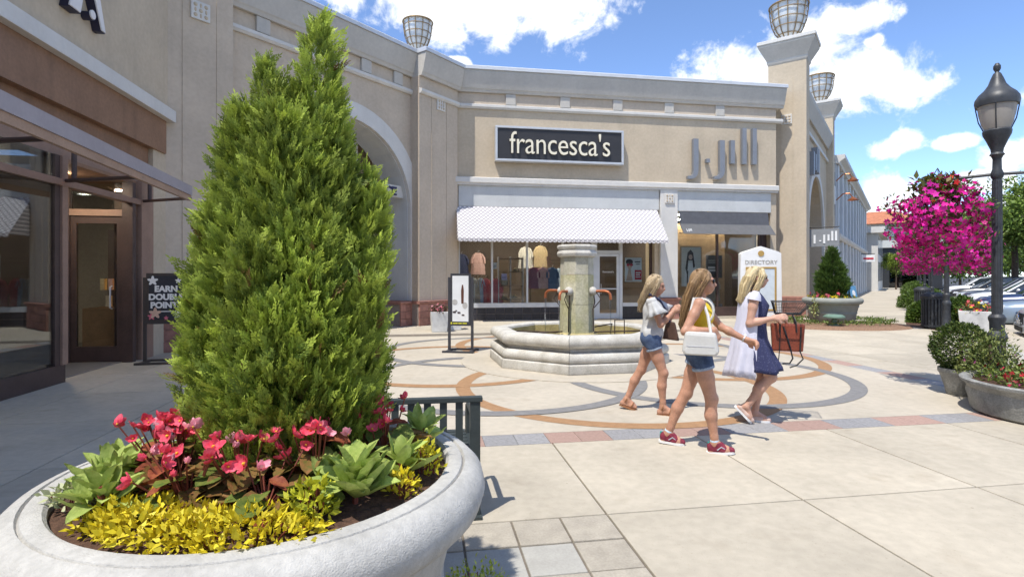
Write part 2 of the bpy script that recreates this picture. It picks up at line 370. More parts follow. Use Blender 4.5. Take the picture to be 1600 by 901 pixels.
for i in range(tn):
    for j in range(2): o = link('tile', tme, shop); o.location = (.1+tw*(i+.5), GY-.068, .135+.215*j)
door = MB().box(5.22, 5.32, GY-.03, GY+.03, .02, 2.42).box(5.98, 6.08, GY-.03, GY+.03, .02, 2.42).box(5.321, 5.979, GY-.03, GY+.03, .02, .22).box(5.321, 5.979, GY-.03, GY+.03, 2.32, 2.42).box(5.321, 5.979, GY-.025, GY+.025, 1.10, 1.14).build('door', alu, shop)
pane(door, 5.32, 5.98, .22, 2.32); MB().tube([(5.36, GY-.05, .95), (5.36, GY-.08, .97), (5.36, GY-.08, 1.28), (5.36, GY-.05, 1.30)], .012).build('handle', alu, door)
text('francesca\'s', .10, .002, white_p, door, (5.44, GY-.008, 1.72))
MB().box(5.10, 5.218, GY-.05, GY+.05, 0, 4.03).box(6.082, 6.2, GY-.05, GY+.05, 0, 4.03).box(5.2181, 6.0819, GY-.05, GY+.05, 2.43, 2.54).build('door_frame', alu, shop)
pane(shop, 5.22, 6.08, 2.54, 4.03)
bx('sill', alu, shop, 6.2, 7.3, GY-.08, GY+.08, .47, .6); pane(shop, 6.2, 7.28, .6, 4.03); bx('tile_backing', tile_m, shop, 6.2, 7.3, GY-.06, GY+.08, 0, .468)
bx('mullion', bronze, shop, 7.28, 7.36, GY-.06, GY+.06, .6, 4.03); bx('return_wall', stucco, shop, 7.36, 7.53, .02, .85, 0, 4.04)
# poster in the side window
pst = bx('poster', white_p, shop, 6.32, 6.98, GY+.02, GY+.03, 1.38, 2.28); redp = mat('red print', (.55, .02, .04), .5, .1, 9); skinp = mat('tan print', (.62, .42, .32), .6, .1, 9); darkp = mat('dark print', (.06, .04, .04), .6, .1, 9)
py_ = GY+.019
def plate(pts, m, par, y, name='print', t=.002): return MB().prism(pts, y-t, y, 'y').build(name, m, par)
def disc(u, z, r, sx=1, n=14): return [(u+r*sx*math.cos(2*math.pi*i/n), z+r*math.sin(2*math.pi*i/n)) for i in range(n)]
plate(disc(6.50, 1.98, .12, .8), skinp, pst, py_); plate(disc(6.49, 2.12, .11, 1.3), darkp, pst, py_-.003); plate([(6.36, 1.42), (6.62, 1.42), (6.58, 1.62), (6.54, 1.88), (6.46, 1.88), (6.42, 1.66)], skinp, pst, py_-.0031)
plate(disc(6.44, 2.01, .05, 1.3), redp, pst, py_-.006); plate(disc(6.57, 2.01, .05, 1.3), redp, pst, py_-.0061); plate([(6.70, 1.46), (6.97, 1.46), (6.97, 1.82), (6.70, 1.82)], redp, pst, py_-.0062)
MB().box(6.74, 6.93, py_-.011, py_-.0085, 1.70, 1.74).box(6.74, 6.90, py_-.011, py_-.0085, 1.62, 1.66).box(6.74, 6.93, py_-.011, py_-.0085, 1.54, 1.58).build('print', white_p, pst); MB().box(6.70, 6.92, py_-.005, py_-.002, 2.10, 2.14).box(6.74, 6.90, py_-.005, py_-.002, 2.02, 2.05).build('print', darkp, pst)
# --- shop interior
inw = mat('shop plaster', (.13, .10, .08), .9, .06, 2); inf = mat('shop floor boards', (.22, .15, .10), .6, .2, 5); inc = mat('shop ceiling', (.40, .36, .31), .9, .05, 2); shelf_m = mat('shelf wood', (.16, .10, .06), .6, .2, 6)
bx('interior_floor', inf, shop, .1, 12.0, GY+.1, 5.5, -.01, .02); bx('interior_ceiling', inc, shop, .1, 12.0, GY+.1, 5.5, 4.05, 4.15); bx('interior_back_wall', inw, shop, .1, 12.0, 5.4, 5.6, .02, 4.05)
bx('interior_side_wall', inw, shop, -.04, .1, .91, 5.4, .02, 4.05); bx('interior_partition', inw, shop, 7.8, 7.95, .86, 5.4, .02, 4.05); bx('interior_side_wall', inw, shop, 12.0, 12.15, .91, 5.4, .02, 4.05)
lampm = mat('lit shop lamp', (1, .86, .66), .5, 0, emit=110)
for u, y in ((.9, 1.2), (2.1, 1.2), (3.3, 1.2), (4.5, 1.2), (1.6, 3), (4, 3), (6.2, 2), (9.0, 1.3), (10.6, 1.3), (9.8, 3)):
    MB().lathe([(.13, 0), (.13, .03)], 14, u, y, 4.018).build('downlight', lampm, shop)  # downlights added to brighten the shop interior
# --- merchandise: racks, shelves and dressed forms behind the glass
fab = [mat('cloth '+n_, c_, .9, .18, 25, .3, 50) for n_, c_ in (('white', (.70, .68, .64)), ('rose print', (.55, .16, .18)), ('pale blue', (.42, .52, .66)), ('navy', (.04, .05, .12)), ('plum print', (.26, .10, .14)), ('blush', (.62, .40, .38)), ('denim', (.12, .18, .30)), ('green', (.16, .25, .16)), ('straw', (.55, .43, .26)), ('oatmeal', (.50, .44, .36)))]
def garment(name, u, y, ztop, w, h, m, label, flare=1.25):
    v = []; f = []; n = 20; zs = [0, .05, .12, .3, .6, 1]
    for j, t in enumerate(zs):
        wd = w*(.35+.65*min(1, t*9))*(1+(flare-1)*t); dp = .07*(.6+t)
        for i in range(n):
            a = 2*math.pi*i/n; rip = 1+.10*t*math.sin(6*a+u*9); v.append((u+wd/2*math.cos(a)*rip, y+dp*math.sin(a)*rip, ztop-h*t))
    for j in range(len(zs)-1):
        for i in range(n): f.append((j*n+i, j*n+(i+1) % n, (j+1)*n+(i+1) % n, (j+1)*n+i))
    f.append(tuple(range(n)))
    g_ = MB().add(v, f); 
    for s in (-1, 1): g_.tube([(u+s*w*.30, y, ztop-.06), (u+s*w*.52, y-.01, ztop-h*.28), (u+s*w*.56, y-.02, ztop-h*.5)], [.05, .055, .05], 8)
    o = g_.build(name, m, None, smooth=True); tag(o, label, 'garment'); MB().tube([(u, y, ztop-.01), (u, y, ztop+.06), (u+.03, y, ztop+.09), (u+.05, y, ztop+.06)], .006, 6).build('hanger_hook', alu, o)
    o.location = shop.location; o.rotation_euler = shop.rotation_euler; return o
def shop_thing(name, label, cat, group=None): return empty(name, loc, rz, label, cat, group)
for u0, u1, lab in ((.45, 1.25, 'clothes rail in the window left of the dark display case'), (2.85, 3.85, 'clothes rail in the window behind the fountain column')):
    rk = shop_thing('clothes_rail', lab, 'rail', 'clothes rails in the left shop'); MB().tube([(u0, 1.0, .02), (u0, 1.0, 1.62), (u1, 1.0, 1.62), (u1, 1.0, .02)], .016).build('rail_frame', blackm, rk); MB().box(u0-.03, u0+.03, .75, 1.25, .0, .05).box(u1-.03, u1+.03, .75, 1.25, 0, .05).build('foot', blackm, rk)
for i, (u, m_, lab) in enumerate(((.55, 2, 'pale blue shirt at the left end of the first rail'), (.72, 0, 'white blouse second on the first rail'), (.86, 9, 'oatmeal top third on the first rail'), (.98, 2, 'light blue dress right of the oatmeal top'), (1.16, 1, 'rose print dress at the right end of the first rail'))):
    garment('garment', u, 1.0, 1.52, .30, .95+.08*(i % 2), fab[m_], lab)
garment('garment', 1.52, .8, 1.50, .42, 1.0, fab[1], 'red patterned dress right of the first window mullion')
for i, (u, z_, m_, lab) in enumerate(((.35, 2.45, 3, 'navy top high on the back display of the first window'), (1.0, 2.5, 5, 'blush top high on the back display of the first window'), (2.9, 2.75, 0, 'white top high behind the third window'), (3.5, 2.8, 8, 'straw coloured top high behind the third window'), (4.3, 1.9, 2, 'pale blue dress behind the fountain column'), (4.7, 1.7, 1, 'rose dress left of the shop door'))): garment('garment', u, 2.2, z_, .45, .85, fab[m_], lab)
for i, (u, m_, lab) in enumerate(((2.95, 4, 'plum print blouse in the third window'), (3.30, 5, 'blush blouse in the third window'), (3.66, 6, 'denim jacket in the third window beside the fountain column'))):
    garment('garment', u, .85, 1.92, .40, .80, fab[m_], lab)
ds = shop_thing('display_shelf', 'dark open display shelf with hats and baskets in the second window', 'shelf')
for z in (.30, .72, 1.22, 1.72, 2.22): bx('shelf_board', shelf_m, ds, 1.62, 2.5, .65, 1.0, z, z+.03)
for u in (1.59, 2.04, 2.501): bx('shelf_upright', alu, ds, u, u+.028, .66, .99, .02, 2.3)
def hat(u, z, lab, m_=8):
    o = MB().lathe([(.0, .0), (.20, -.01), (.205, .0), (.11, .02), (.10, .09), (.06, .125), (.0, .13)], 20, u, .82, z, cap=False).build('straw_hat', fab[m_], None, smooth=True); MB().lathe([(.112, .022), (.106, .055)], 20, u, .82, z, cap=False).build('hat_band', darkp, o)
    tag(o, lab, 'hat'); o.location = loc; o.rotation_euler = (0, 0, rz)
hat(2.28, 1.765, 'straw hat on the upper shelf of the dark display shelf'); hat(2.2, .768, 'wide straw hat on the middle shelf'); hat(1.84, .768, 'straw hat on the middle shelf left of the wide one')
for u, z, m_, lab in ((1.84, .335, shelf_m, 'brown woven basket on the bottom shelf board'), (2.25, .335, fab[8], 'straw woven basket on the bottom shelf board'), (1.82, 1.255, fab[9], 'oatmeal basket on the third shelf board')):
    o = MB().lathe([(.12, 0), (.16, .04), (.17, .20), (.155, .20), (.14, .05), (0, .04)], 16, u, .82, z, cap=False).build('basket', m_, None, smooth=True); MB().tube([(u-.155, .82, z+.19), (u-.1, .82, z+.29), (u+.1, .82, z+.29), (u+.155, .82, z+.19)], .01, 6).build('handle', shelf_m, o); tag(o, lab, 'basket'); o.location = loc; o.rotation_euler = (0, 0, rz)
for u0, z0, s_, m_, lab in ((1.36, 2.02, .14, white_p, 'small white notice taped in the second window'), (1.66, 1.62, .20, mat('lilac paper', (.55, .50, .72), .7, .05, 5), 'lilac paper notice in the second window')):
    o = bx('window_notice', m_, None, u0, u0+s_, GY+.012, GY+.016, z0-.17, z0+.06); MB().box(u0+.02, u0+s_-.02, GY+.0095, GY+.0115, z0-.06, z0-.05).box(u0+.02, u0+s_-.05, GY+.0095, GY+.0115, z0-.10, z0-.09).build('print', darkp, o); tag(o, lab, 'notice'); o.location = loc; o.rotation_euler = (0, 0, rz)
# --- patterned awning (white with a dark lattice print)
def lattice(name):
    m = bpy.data.materials.new(name); m.use_nodes = True; t = m.node_tree; n = t.nodes; l = t.links; b = n['Principled BSDF']; b.inputs['Roughness'].default_value = .8
    tcn = n.new('ShaderNodeTexCoord'); mp = n.new('ShaderNodeMapping'); mp.inputs['Scale'].default_value = (6.4, 6.4, 6.4); l.new(tcn.outputs['Object'], mp.inputs[0])
    sx = n.new('ShaderNodeSeparateXYZ'); l.new(mp.outputs[0], sx.inputs[0])
    def M(op, a, c=0):
        q = n.new('ShaderNodeMath'); q.operation = op
        for i, v in enumerate((a, c)):
            if isinstance(v, (int, float)): q.inputs[i].default_value = v
            else: l.new(v, q.inputs[i])
        return q.outputs[0]
    x, z = sx.outputs['X'], M('MULTIPLY', sx.outputs['Z'], 1.25)
    def rings(dx, dz):
        fx = M('SUBTRACT', M('FRACT', M('ADD', x, dx)), .5); fz = M('SUBTRACT', M('FRACT', M('ADD', z, dz)), .5)
        d = M('SQRT', M('ADD', M('MULTIPLY', fx, fx), M('MULTIPLY', fz, fz))); return M('LESS_THAN', M('ABSOLUTE', M('SUBTRACT', d, .37)), .085)
    k = M('MAXIMUM', rings(0, 0), rings(.5, .5)); mx = n.new('ShaderNodeMixRGB'); l.new(k, mx.inputs[0]); mx.inputs[1].default_value = (.70, .675, .67, 1); mx.inputs[2].default_value = (.33, .31, .325, 1)
    l.new(mx.outputs[0], b.inputs['Base Color']); return m
lat = lattice('awning lattice print')
aw = empty('patterned_awning', loc, rz, 'white awning with dark lattice print over the left shop window', 'awning')
T = .015; Z0, Z1, Y1 = 4.03, 2.86, -1.02
MB().prism([(-.055, Z0), (Y1, Z1), (Y1, Z1-T*2), (-.055, Z0-T*3)], .02, 7.42).build('canopy', lat, aw)
v_ = []; 
sc = MB()
nsc = 46; w_ = 7.40/nsc
for i in range(nsc):
    u0 = .02+w_*i; sc.prism([(u0, Z1-.002), (u0+w_-.004, Z1-.002), (u0+w_-.004, Z1-.09), (u0+w_*.75, Z1-.115), (u0+w_*.5, Z1-.123), (u0+w_*.25, Z1-.115), (u0, Z1-.09)], Y1-.012, Y1-.003, 'y')
sc.build('valance', lat, aw)
for u in (.04, 3.7, 7.40): MB().tube([(u, -.06, Z1+.02), (u, Y1+.02, Z1-.01)], .016).build('awning_arm', blackm, aw)
for u in (.03, 7.405): MB().prism([(-.058, Z0-.05), (Y1+.005, Z1-.035), (-.058, Z1-.035)], u-.004, u+.004).build('side_panel', lat, aw)
# --- dark awning of the right shop
ag = mat('grey awning cloth', (.085, .088, .10), .85, .1, 6, .2); agl = mat('grey awning valance', (.115, .115, .118), .85, .08, 6, .2)  # shade under the header is put into the darker canopy colour
aj = empty('grey_awning', loc, rz, 'dark grey awning with a small white word over the right shop window', 'awning')
MB().prism([(-.052, 4.0), (-.14, 3.53), (-.14, 3.50), (-.045, 3.98)], 8.30, 11.92).build('canopy', ag, aj)
MB().prism([(-.141, 3.53), (-.50, 3.14), (-.49, 3.13), (-.14, 3.505)], 8.27, 11.95).build('valance', agl, aj)
text('j.jill', .17, .004, white_p, aj, (8.42, -.41, 3.25), (R(48), 0, 0))
for u in (8.32, 11.9): MB().tube([(u, -.05, 3.2), (u, -.46, 3.15)], .015).build('awning_arm', blackm, aj)
# --- right shop front
bx('base_panel', bronze, shop, 8.24, 12.05, GY-.1, GY+.1, 0, .42); bx('side_frame', bronze, shop, 11.83, 12.05, GY-.08, GY+.08, .42, 4.01)
for u in (8.24, 9.98, 11.75): bx('mullion', bronze, shop, u, u+.07, GY-.05, GY+.05, .421, 4.015)
pane(shop, 8.31, 9.98, .42, 4.01); pane(shop, 10.05, 11.75, .42, 4.01); bx('shop_step', conc, shop, 8.24, 12.05, -.1, GY-.101, 0, .06)
lwood = mat('pale oak panel', (.42, .29, .17), .6, .15, 5); lgp = mat('pale display panel', (.42, .45, .44), .7, .05, 3)
bx('display_panel', lwood, shop, 8.95, 11.1, 1.6, 1.66, .02, 3.7); bx('display_panel', lgp, shop, 8.4, 8.9, 1.5, 1.56, .02, 3.7)
fp = empty('framed_picture', loc, rz, 'framed picture of a dark haired figure hung in the right shop window', 'picture'); bx('frame', lwood, fp, 8.72, 9.62, .72, .76, 1.15, 2.76); cv = bx('canvas', mat('picture paper', (.66, .64, .58), .7, .08, 3), fp, 8.77, 9.57, .712, .72, 1.20, 2.71)
plate([(8.85, 1.2), (9.5, 1.2), (9.42, 1.85), (9.28, 2.1), (9.05, 2.1), (8.92, 1.8)], white_p, cv, .711); plate([(8.93, 1.9), (9.02, 2.5), (9.14, 2.62), (9.25, 2.5), (9.33, 1.95), (9.25, 1.9), (9.22, 2.2), (9.05, 2.2), (9.0, 1.6)], darkp, cv, .708); plate(disc(9.14, 2.33, .10, .8), skinp, cv, .705); plate([(8.98, 1.2), (9.02, 1.2), (9.05, 1.8), (8.99, 1.8)], darkp, cv, .7049); plate([(9.36, 1.2), (9.40, 1.2), (9.34, 1.8), (9.30, 1.8)], darkp, cv, .7048)
dp_ = bx('window_poster', mat('charcoal poster', (.06, .065, .075), .6, .06, 4), None, 9.70, 10.38, .55, .56, 1.52, 2.40); tag(dp_, 'charcoal poster with pale words in the right shop window', 'poster'); dp_.location = loc; dp_.rotation_euler = (0, 0, rz)
MB().box(9.80, 10.2, .545, .549, 2.18, 2.21).box(9.80, 10.1, .545, .549, 2.10, 2.13).build('print', lgp, dp_); MB().box(9.79, 10.08, .545, .549, 1.88, 1.96).box(9.79, 10.22, .545, .549, 1.77, 1.85).build('print', white_p, dp_)

garment('garment', 10.15, .95, 1.52, .62, .92, fab[9], 'oatmeal knit cardigan hanging in the right shop window', 1.1); bx('display_block', lgp, shop, 9.9, 10.5, .75, 1.2, .02, .5)
# --- wall signs
sg = empty('shop_sign', loc, rz, 'long black shop sign with cream lettering and silver frame', 'sign')
bx('sign_board', mat('sign charcoal', (.032, .031, .034), .5, .08, 3), sg, 1.44, 5.96, -.26, -.02, 5.69, 6.76)
fr_ = MB().box(1.36, 6.04, -.30, -.005, 6.762, 6.84).box(1.36, 6.04, -.30, -.005, 5.61, 5.688).box(1.36, 1.438, -.30, -.005, 5.6881, 6.7619).box(5.962, 6.04, -.30, -.005, 5.6881, 6.7619); fr_.build('sign_frame', alu, sg, bevel=.01)
cream = mat('cream letter', (.80, .74, .58), .5, .03, 4, emit=.0)
text("francesca's", 1.10, .05, cream, sg, (3.70, -.30, 5.89), offset=-.004, sx=.80, space=.98, name='letters', align='CENTER')
for u_ in (7.75, 4.0): bx('control_joint', stucco_d, shop, u_-.006, u_+.006, -.004, .001, 5.05, 7.45)
js = empty('letter_sign', loc, rz, 'tall grey metal channel letters of a shop name on tan wall', 'sign'); jm = mat('grey letter metal', (.23, .24, .26), .45, .06, 5, metal=.2)
YB0, YB1 = -.19, -.04
def letter_j(u, z0, z1, w=.20):
    p = [(u, z1), (u+w, z1), (u+w, z0+.32), (u+w-.03, z0+.17), (u+w-.12, z0+.05), (u-.05, z0), (u-.22, z0), (u-.22, z0+.11), (u-.08, z0+.12), (u-.02, z0+.18), (u, z0+.30)]; return MB().prism(p, YB0, YB1, 'y')
letter_j(8.80, 5.20, 6.70).build('letter', jm, js); MB().box(9.32, 9.46, YB0, YB1, 5.83, 5.97).build('letter', jm, js); letter_j(9.86, 5.22, 6.68).build('letter', jm, js)
for u, z0, z1 in ((10.30, 5.82, 6.70), (10.78, 5.82, 7.18), (11.20, 5.82, 7.18)): MB().box(u, u+.17, YB0, YB1, z0, z1).build('letter', jm, js)

# ================================================================== wing with the tall arch
AR_O, AR_T = (-2.967, 17.4), 35.8
loc2, rz2 = FR(AR_O, AR_T)
wing = empty('arched_wing', loc2, rz2, 'tan shop wing with a tall white trimmed arch behind the evergreen tree', 'building')
parapet(wing, -6.0, .05, .4, .006, (-5.2, -3.6, -2.0, -.75)); parapet(wing, .0, 1.86, 0, .012, (), pm=stucco_l)
UC, ZC, RO, RI = -2.5, 3.73, 2.92, 2.45
def arcp(r, a0, a1, n=28): return [(UC+r*math.cos(a0+(a1-a0)*i/n), ZC+r*math.sin(a0+(a1-a0)*i/n)) for i in range(n+1)]
MB().prism([(-6.02, 0), (-6.02, 8.01), (.06, 8.01), (.06, 0), (UC+RI, 0)]+arcp(RI, 0, math.pi)+[(UC-RI, 0)], .4, 1.5, 'y').build('arch_wall', stucco_d, wing)
MB().prism([(UC+RO, .8), (UC+RO, ZC)]+arcp(RO, 0, math.pi)[1:]+[(UC-RO, .8), (UC-RI+.003, .8), (UC-RI+.003, ZC)]+arcp(RI-.003, math.pi, 0)[1:]+[(UC+RI-.003, .8)], .33, .45, 'y').build('arch_trim', trim, wing)
MB().prism([(UC+RI-.004, .8), (UC+RI-.004, ZC)]+arcp(RI-.004, 0, math.pi)[1:]+[(UC-RI+.004, .8), (UC-RI+.03, .8), (UC-RI+.03, ZC)]+arcp(RI-.03, math.pi, 0)[1:]+[(UC+RI-.03, .8)], .46, 1.48, 'y').build('arch_lining', trimg, wing)
bx('recess_wall', stucco, wing, -5.4, .3, 2.3, 2.5, 0, 7.2); bx('recess_soffit', stucco_d, wing, -5.4, .3, 1.501, 2.3, 6.9, 7.1); bx('recess_side', stucco, wing, .0, .3, 1.501, 2.3, 0, 6.9)
MB().box(-3.6, -1.3, 2.26, 2.30, 2.6, 2.66).box(-3.6, -3.53, 2.26, 2.30, .0, 2.599).box(-1.37, -1.3, 2.26, 2.3, 0, 2.599).build('door_frame', bronze, wing); pane(wing, -3.53, -1.37, 0.02, 2.6, 2.27, glass_dark, 'door_pane')
MB().box(-1.5, -1.2, 1.52, 2.2, 4.6, 6.0).build('hanging_pier', trim, wing, bevel=.02)
plinth(wing, -.08, .42, .30, .80, .25, 3, .5); plinth(wing, -.52, -.081, .30, .795, .22, 3, 1.2)
of = empty('office_sign', loc2, rz2, 'pale bar sign with dark letters spanning the tall arch', 'sign'); bx('bar', trim, of, UC-RI+.035, UC+RI-.03, .62, .80, 4.12, 4.5); text('OFFICE', .36, .05, mat('navy letter', (.03, .03, .09), .5, .05, 5), of, (-.42, .60, 4.18), offset=.012, sx=1.1, align='RIGHT')
# corner pier and left pilaster with a raised centre strip and medallions
def pier(u0, u1, y0, y1, z1, par=wing, m=stucco):
    bx('pier', m, par, u0, u1, y0, y1, .80, z1); c = (u0+u1)/2
    for s in (-1, 1): bx('pier_rib', m, par, c+s*.36-.008, c+s*.36+.008, y0-.014, y0+.001, .82, z1-.4)
pier(0, 1.84, 0, 1.4, 8.005, m=stucco_d); medallion(wing, .98, 7.30, 0, .38); plinth(wing, -.04, 1.9, -.05, .80, .38, 3, .5)
pier(-7.4, -5.95, 0, 1.4, 8.9, m=stucco_d); medallion(wing, -6.68, 7.42, 0, .40); plinth(wing, -7.44, -5.9, -.05, .80, .38, 3, .5)
plinth(wing, -5.9, -4.98, .33, .805, .3, 3, .5)
# ================================================================== street pillar row and long wall behind the right shop
PC_ = Vector((11.365, 21.0)); loc3, rz3 = FR(PC_, 35.8)
stw = empty('corner_pillar_building', loc3, rz3, 'tan corner pillar with flared cap and side wall along the street', 'building')
def pillar(u, w, zt=10.88, d=1.36):
    bx('pillar', stucco, stw, u, u+w, 0, d, .8, 10.0); c0 = .04
    v = []; prof = [(0.0, 9.98), (.03, 10.02), (.05, 10.08), (.05, 10.14), (.32, 10.66), (.32, 10.74)]
    MB().add([q for e, z in prof for q in ((u-e, -e, z), (u+w+e, -e, z), (u+w+e, d+e, z), (u-e, d+e, z))], [(j*4+i, j*4+(i+1) % 4, j*4+4+(i+1) % 4, j*4+4+i) for j in range(len(prof)-1) for i in range(4)]+[(0, 3, 2, 1), tuple(len(prof)*4-4+i for i in range(4))]).build('pillar_cap', stucco_l, stw)
    MB().box(u-.36, u+w+.36, -.36, d+.36, 10.742, zt).build('cap_coping', trim, stw, bevel=.015)
    MB().prism([(u-.05, -.05), (u+w+.05, -.05), (u+w+.05, d+.05), (u-.05, d+.05)], 0, .70, 'z').build('plinth_core', mortar, stw)
    MB().box(u-.08, u+w+.08, -.08, d+.08, .70, .80).build('plinth_cap', brick_m, stw, bevel=.02)
    for r_ in range(2):
        for i in range(4):
            q = d/4; o = MB().box(u-.085, u-.045, q*i+.005, q*(i+1)-.005, .35*r_+.008, .35*(r_+1)-.006).build('brick', brick_m, stw, bevel=.006)
            q = (w+.1)/4; o = MB().box(u-.05+q*i+.005, u-.05+q*(i+1)-.005, -.085, -.045, .35*r_+.008, .35*(r_+1)-.006).build('brick', brick_m, stw, bevel=.006)
pillar(0, .85); pillar(9.62, .85)
for y0 in (.47, .9): bx('pillar_rib', stucco, stw, -.014, .001, y0-.008, y0+.008, .82, 9.4)
mm = bx('medallion', trim, stw, -.05, .01, .50, .88, 7.55, 7.93, bevel=.012)
q = MB()
for i in range(3):
    for j in range(3): q.ball((-.052, .69+(i-1)*.11, 7.74+(j-1)*.11), (.018, .05, .05), 8, 6)
q.build('relief', stucco, mm, smooth=True)
UA, RA = 5.2, 2.6
MB().prism([(.85, 0), (.85, 8.3), (9.62, 8.3), (9.62, 0), (UA+RA, 0)]+[(UA+RA*math.cos(math.pi*i/24), 3.6+RA*math.sin(math.pi*i/24)) for i in range(25)]+[(UA-RA, 0)], .3, 1.2, 'y').build('side_wall', stucco, stw)
MB().prism([(UA+RA*1.14, .1), (UA+RA*1.14, 3.6)]+[(UA+RA*1.14*math.cos(math.pi*i/24), 3.6+RA*1.14*math.sin(math.pi*i/24)) for i in range(1, 25)]+[(UA-RA*1.14, .1), (UA-RA+.01, .1), (UA-RA+.01, 3.6)]+[(UA+(RA-.01)*math.cos(math.pi*i/24), 3.6+(RA-.01)*math.sin(math.pi*i/24)) for i in range(23, -1, -1)]+[(UA+RA-.01, .1)], .22, .32, 'y').build('arch_trim', trim, stw)
pane(stw, UA-RA, UA+RA, 0, 6.3, .9, glass_dark); bx('recess_wall', stucco_d, stw, .9, 9.6, 2.0, 2.1, 0, 8)
MB().prism([(1.2, 8.3), (.2, 8.3), (.0, 8.8), (.0, 9.0), (1.2, 9.0)], .86, 9.61).build('parapet', stucco_l, stw); bx('string_course', trim, stw, .86, 9.61, .2, .32, 7.6, 7.75)
bx('wall_return', stucco, stw, 10.47, 13.0, .6, 1.2, 0, 8.6)
jb = empty('wall_letters', loc3, rz3, 'dark grey letters high on the side wall past the corner pillar', 'sign')
for u, z0, z1 in ((2.6, 5.9, 6.9), (3.2, 6.2, 6.9), (3.8, 6.2, 7.3), (4.3, 6.2, 7.3)): bx('letter', jm, jb, u, u+.25, .05, .29, z0, z1)
bl = empty('blade_sign', loc3, rz3, 'grey blade sign with white letters beside the corner pillar', 'sign')
bx('panel', mat('blade grey', (.25, .26, .27), .5, .05, 4), bl, 1.35, 1.45, -.98, .25, 2.78, 3.48); MB().tube([(1.4, .3, 3.55), (1.4, -.98, 3.55)], .02).build('bracket', blackm, bl)
for y, z0, z1 in ((-.12, 2.90, 3.25), (-.32, 2.98, 3.03), (-.46, 2.90, 3.25), (-.61, 3.0, 3.25), (-.74, 3.0, 3.38), (-.87, 3.0, 3.38)):
    bx('letter', white_p, bl, 1.33, 1.349, y-.035, y+.035, z0, z1)
# ================================================================== white two storey building along the street
wb = empty('white_building', *FR(PC_+ST*12.6, 35.8), 'long white two storey building with tall pilasters along the street', 'building')
wp = mat('white stucco', (.60, .61, .61), .85, .05, 1, .2, streak=.08)
bx('wall', wp, wb, 0, 29, .3, 8, 0, 8.0)
MB().prism([(.4, 8.0), (-.05, 8.0), (-.10, 8.1), (-.35, 8.25), (-.35, 8.48), (8, 8.48), (8, 8.0)], -.3, 29.2).build('cornice', trim, wb); MB().prism([(.4, 3.7), (-.02, 3.7), (-.12, 3.85), (-.12, 4.0), (.4, 4.1)], -.1, 29.1).build('string_course', trim, wb)
for i in range(11):
    u = .1+i*2.8
    bx('pilaster', wp, wb, u, u+.8, .02, .31, 4.1, 7.99); bx('pilaster', wp, wb, u, u+.8, .02, .31, .0, 3.69)
    if i < 10:
        for z0, z1 in ((4.5, 7.6), (.5, 3.3)):
            w_ = pane(wb, u+1.0, u+2.6, z0, z1, .27, glass_dark); bx('frame', white_p, w_, u+1.76, u+1.84, .22, .299, z0, z1); bx('sill', trim, w_, u+.92, u+2.68, .16, .301, z0-.12, z0-.002)
bx('end_wall', wp, wb, -.25, 0, .1, 8, 0, 7.98)
bn = empty('hanging_banner', *FR(PC_+ST*12.0, 35.8), 'dark wall banner with a white shield under two copper gooseneck lamps', 'banner')
bx('panel', mat('navy banner', (.02, .03, .07), .6, .1, 4), bn, -1.3, -.2, .1, .55, 5.0, 7.4); bx('crest', white_p, bn, -1.2, -.3, .07, .10, 5.6, 6.6); bx('bracket', blackm, bn, -.8, -.7, .1, .59, 7.41, 7.48)
cop = mat('copper', (.45, .16, .07), .35, .15, 8, metal=.8)
for z, lab in ((7.0, 'upper copper gooseneck wall lamp beside the navy banner'), (5.9, 'lower copper gooseneck wall lamp beside the navy banner')):
    gl = empty('gooseneck_lamp', *FR(PC_+ST*12.4, 35.8), lab, 'lamp', 'copper gooseneck lamps'); MB().tube([(0, .1, z), (0, -.25, z+.35), (0, -.55, z+.35), (0, -.7, z+.12)], .03).build('arm', cop, gl); MB().lathe([(.08, .12), (.12, .08), (.3, -.05), (.29, -.06), (.1, .06)], 16, 0, -.72, z, cap=False).build('lamp_shade', cop, gl, smooth=True)
# far buildings
tilem = mat('terracotta roof', (.42, .16, .08), .85, .25, 3, .4, 20)
fb = empty('far_pavilion', *FR(PC_+ST*42.5, 35.8), 'distant pale low building with flat cornice at the end of the white row', 'building')
bx('wall', trim, fb, 0, 14, -.9, 6, 0, 5.9); MB().prism([(-1.5, 5.9), (6, 5.9), (6, 6.5), (-1.5, 6.5)], -.6, 14.5).build('cornice', trim, fb)
for i in range(4): pane(fb, 1.2+i*3.2, 3.0+i*3.2, 1, 3.0, -.91, glass_dark); pane(fb, 1.2+i*3.2, 3.0+i*3.2, 3.8, 5.6, -.91, glass_dark)
tw_ = empty('tile_roofed_tower', *FR(PC_+ST*62, 35.8), 'distant pale building with a red tile hip roof closing the street', 'building')
bx('wall', mat('pale tower wall', (.52, .52, .48), .85, .06, 1), tw_, 0, 14, -7.2, 6, 5.2, 8.3); bx('ground_storey', mat('charcoal storefront', (.03, .032, .036), .5, .1, 2), tw_, .3, 14, -6.9, 6, 0, 5.199)
MB().add([(-1, -8.2, 8.3), (15, -8.2, 8.3), (15, 7, 8.3), (-1, 7, 8.3), (5, -1.5, 10.4), (9, -1.5, 10.4), (9, 1, 10.4), (5, 1, 10.4)], [(0, 1, 5, 4), (1, 2, 6, 5), (2, 3, 7, 6), (3, 0, 4, 7), (4, 5, 6, 7), (0, 3, 2, 1)]).build('roof', tilem, tw_)
for i in range(4): bx('window_pane', glass_dark, tw_, -.03, -.004, -6+i*3, -5+i*3, 6.2, 7.6)
bx('entrance_pane', glass_dark, tw_, .26, .296, -5.5, -1.5, 0, 3)
